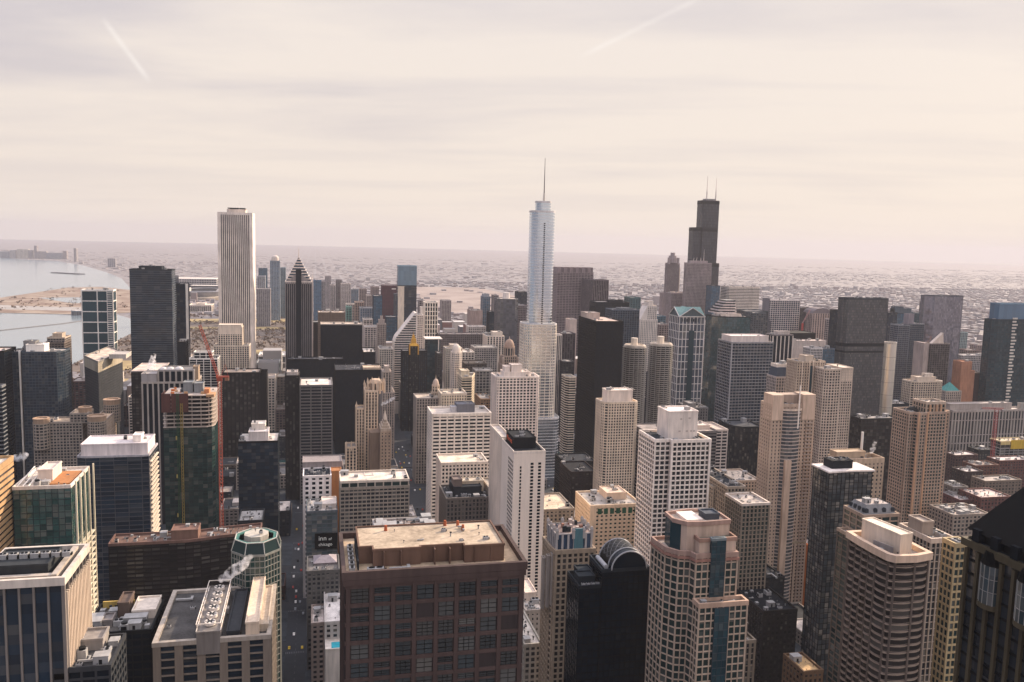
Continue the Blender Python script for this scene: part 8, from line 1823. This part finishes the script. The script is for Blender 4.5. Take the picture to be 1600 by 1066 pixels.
o = link(bpy.data.objects.new('distant_city', me)); tag(o, 'endless low-rise city plain fading into haze toward the horizon', 'city', kind='stuff')

# ------------------------------------------------------------------ park trees: bare brown masses, plus single trees with trunk and crown
tr = random.Random(17)
def clump(mb, x, y, z, r, h, n=10):
    for k in range(n):
        a, q = tr.uniform(0, 2 * math.pi), math.sqrt(tr.random()) * r
        px_, py_, pz_ = x + q * math.cos(a), y + q * math.sin(a), z + h * tr.uniform(0.35, 1.0)
        s_ = r * tr.uniform(0.25, 0.5); th = tr.uniform(0, math.pi); tl = tr.uniform(-0.8, 0.8)
        dx, dy = math.cos(th) * s_, math.sin(th) * s_
        mb.quad((px_ - dx, py_ - dy, pz_ - s_ * 0.5), (px_ + dx, py_ + dy, pz_ - s_ * 0.5 + tl), (px_ + dx * 0.7 - tl, py_ + dy * 0.7 + tl, pz_ + s_ * 0.6), (px_ - dx * 0.7 - tl, py_ - dy * 0.7 + tl, pz_ + s_ * 0.6))
M_TREES = soil((0.075, 0.05, 0.03), (0.15, 0.09, 0.05), 0.05)
mb = MB()
for k in range(2200):
    x, y = tr.uniform(-560, -10), tr.uniform(1720, 3500)
    if any(a < x < b and c < y < d for a, b, c, d in ((-490, -30, 3210, 3360), (-440, -50, 2970, 3070), (-530, -410, 2070, 2250), (-440, -280, 1840, 1970), (-250, -30, 2340, 2450))): continue
    if x < shore_x(y) + 15: continue
    clump(mb, x, y, 0.4, tr.uniform(4, 7), tr.uniform(7, 11), 7)
for k in range(420):
    x, y = tr.uniform(-1900, -750), tr.uniform(3560, 5200)
    if not inside([(-1980, 4330), (-1400, 4330), (-1360, 4760), (-1330, 5150), (-1180, 5250), (-900, 4900), (-780, 4300), (-700, 3600), (-880, 3500), (-1190, 3560), (-1990, 3760)], x, y): continue
    if y > 4100 and tr.random() < 0.7: continue
    clump(mb, x, y, 1.6, tr.uniform(5, 9), tr.uniform(6, 11), 6)
o = mb.build('park_woods', M_TREES); tag(o, 'brown leafless park trees in masses along the lakefront', 'trees', kind='stuff')
# ------------------------------------------------------------------ cars in the street canyons
def car_meshes():
    out = []
    for nm, c in (('white', (0.7, 0.7, 0.7)), ('dark', (0.03, 0.03, 0.035)), ('silver', (0.35, 0.36, 0.38)), ('red', (0.35, 0.03, 0.02)), ('yellow', (0.6, 0.4, 0.03))):
        bd = MB(); pr = [(-2.2, 0.35), (2.2, 0.35), (2.25, 0.75), (1.2, 0.92), (0.7, 1.45), (-1.1, 1.48), (-1.9, 0.98), (-2.25, 0.85)]
        for i in range(len(pr)):
            j = (i + 1) % len(pr); bd.quad((-0.85, pr[i][0], pr[i][1]), (0.85, pr[i][0], pr[i][1]), (0.85, pr[j][0], pr[j][1]), (-0.85, pr[j][0], pr[j][1]))
        bd.face([(0.85, y, z) for y, z in pr]); bd.face([(-0.85, y, z) for y, z in reversed(pr)])
        wh = MB()
        for sx in (-0.86, 0.66):
            for sy in (-1.35, 1.35):
                n_ = 8; ring_ = [(sy + 0.34 * math.cos(2 * math.pi * k / n_), 0.34 + 0.34 * math.sin(2 * math.pi * k / n_)) for k in range(n_)]
                for i in range(n_):
                    j = (i + 1) % n_; wh.quad((sx, *ring_[i]), (sx + 0.2, *ring_[i]), (sx + 0.2, *ring_[j]), (sx, *ring_[j]))
                wh.face([(sx + 0.2, *p) for p in ring_]); wh.face([(sx, *p) for p in reversed(ring_)])
        gl = MB(); gl.box(-0.87, 0.87, -1.0, 0.75, 0.98, 1.38)
        out.append((nm, bd.mesh('body', wall(c, 0.3, 0.1)), wh.mesh('wheels', M_DARKM), gl.mesh('windows', gBLACK)))
    return out
CARS = car_meshes()
rc_ = random.Random(8)
def put_cars(xc_, w, y0, y1, n, where):
    ys = []
    for k in range(n * 6):
        if len(ys) >= n: break
        lane = rc_.choice([-0.32, -0.12, 0.12, 0.32]); y = rc_.uniform(y0, y1)
        if any(abs(y - q[0]) < 7 and q[1] == lane for q in ys): continue
        if any(a - 1 < xc_ + lane * w < b_ + 1 and c - 3 < y < d + 3 for a, b_, c, d in TAKEN): continue
        ys.append((y, lane)); nm, bd, wh, gl = rc_.choice(CARS)
        o = empty('car', (xc_ + lane * w, y, 0.2)); tag(o, 'small %s car on %s' % (nm, where), 'car', '%s cars on %s' % (nm, where))
        if lane < 0: o.rotation_euler = (0, 0, math.pi)
        inst('body', bd, o, (0, 0, 0)); inst('wheels', wh, o, (0, 0, 0)); inst('windows', gl, o, (0, 0, 0))
put_cars(-15, 15, 590, 1000, 26, 'the dark street canyon left of the brown grid tower')
put_cars(125, 28, 900, 1290, 30, 'the avenue right of the gothic tower')
put_cars(668, 16, 480, 800, 14, 'the shadowed right-hand street')
put_cars(300, 15, 700, 1100, 16, 'the street before the black steel slab')
put_cars(540, 16, 480, 800, 18, 'the street below the tan ribbed block')
put_cars(420, 16, 560, 900, 22, 'the dark street below the pink stone tower')
# ------------------------------------------------------------------ steam
def steam(px, py, Y, length, r, drift, label, seed):
    p = P(px, py, Y); sr = random.Random(seed); o = empty('steam_plume', p); tag(o, label, 'steam')
    mt = MATS.get('steam')
    if mt is None:
        mt = bpy.data.materials.new('steam'); mt.use_nodes = True; nt = mt.node_tree; nt.nodes.clear()
        out = nt.nodes.new('ShaderNodeOutputMaterial'); pv = nt.nodes.new('ShaderNodeVolumePrincipled'); pv.inputs['Color'].default_value = (0.97, 0.95, 0.95, 1)
        tcn = nt.nodes.new('ShaderNodeTexCoord'); nz = link_noise(nt, 0.35, 4, tcn.outputs['Object']); mr = nt.nodes.new('ShaderNodeMapRange'); mr.inputs[1].default_value = 0.42; mr.inputs[2].default_value = 0.7; mr.inputs[4].default_value = 0.55
        nt.links.new(nz.outputs[0], mr.inputs[0]); nt.links.new(mr.outputs[0], pv.inputs['Density']); nt.links.new(pv.outputs[0], out.inputs['Volume']); MATS['steam'] = mt
    import bmesh
    bm = bmesh.new()
    n = 9
    for k in range(n):
        f_ = k / (n - 1); rad = r * (0.45 + 0.75 * math.sin(math.pi * min(1, f_ * 0.8 + 0.15)))
        c = Vector((drift[0] * f_ * length + sr.uniform(-.25, .25) * r, drift[1] * f_ * length, drift[2] * f_ * length + sr.uniform(-.2, .2) * r))
        bmesh.ops.create_icosphere(bm, subdivisions=2, radius=rad, matrix=Matrix.Translation(c))
    for v in bm.verts: v.co += Vector((sr.uniform(-1, 1), sr.uniform(-1, 1), sr.uniform(-1, 1))) * r * 0.12
    me = bpy.data.meshes.new('steam_cloud'); bm.to_mesh(me); bm.free(); me.materials.append(mt)
    inst('steam_cloud', me, o, (0, 0, 0))
steam(348, 905, 440, 17, 2.6, (0.8, 0.2, 0.55), 'white steam drifting off the fan-roof tower', 1)
steam(234, 590, 1070, 26, 4.2, (0.15, 0.1, 1.0), 'white steam column above the pale pink roof', 2)
steam(597, 632, 985, 16, 2.0, (0.95, 0.1, 0.5), 'white steam wisp beside the gothic tower crown', 3)
steam(1362, 706, 612, 9, 1.8, (0.5, 0.2, 0.85), 'small steam puff beside the tan parapet block chimney', 4)
steam(20, 718, 760, 12, 3.0, (0.9, 0.1, 0.3), 'faint steam drifting between golden brick slab and hotel', 5)
# ------------------------------------------------------------------ haze
HB = 31500.0
mb = MB(); mb.box(-HB, HB, -HB, HB, -1.5, 560, True)
mt = bpy.data.materials.new('haze'); mt.use_nodes = True; nt = mt.node_tree; nt.nodes.clear()
out = nt.nodes.new('ShaderNodeOutputMaterial'); pv = nt.nodes.new('ShaderNodeVolumePrincipled')
pv.inputs['Color'].default_value = (0.52, 0.515, 0.565, 1); pv.inputs['Density'].default_value = 0.000042; pv.inputs['Anisotropy'].default_value = 0.15
nt.links.new(pv.outputs[0], out.inputs['Volume'])
hz_o = mb.build('haze', mt); tag(hz_o, 'pale winter haze lying over the whole city', 'haze', kind='stuff')
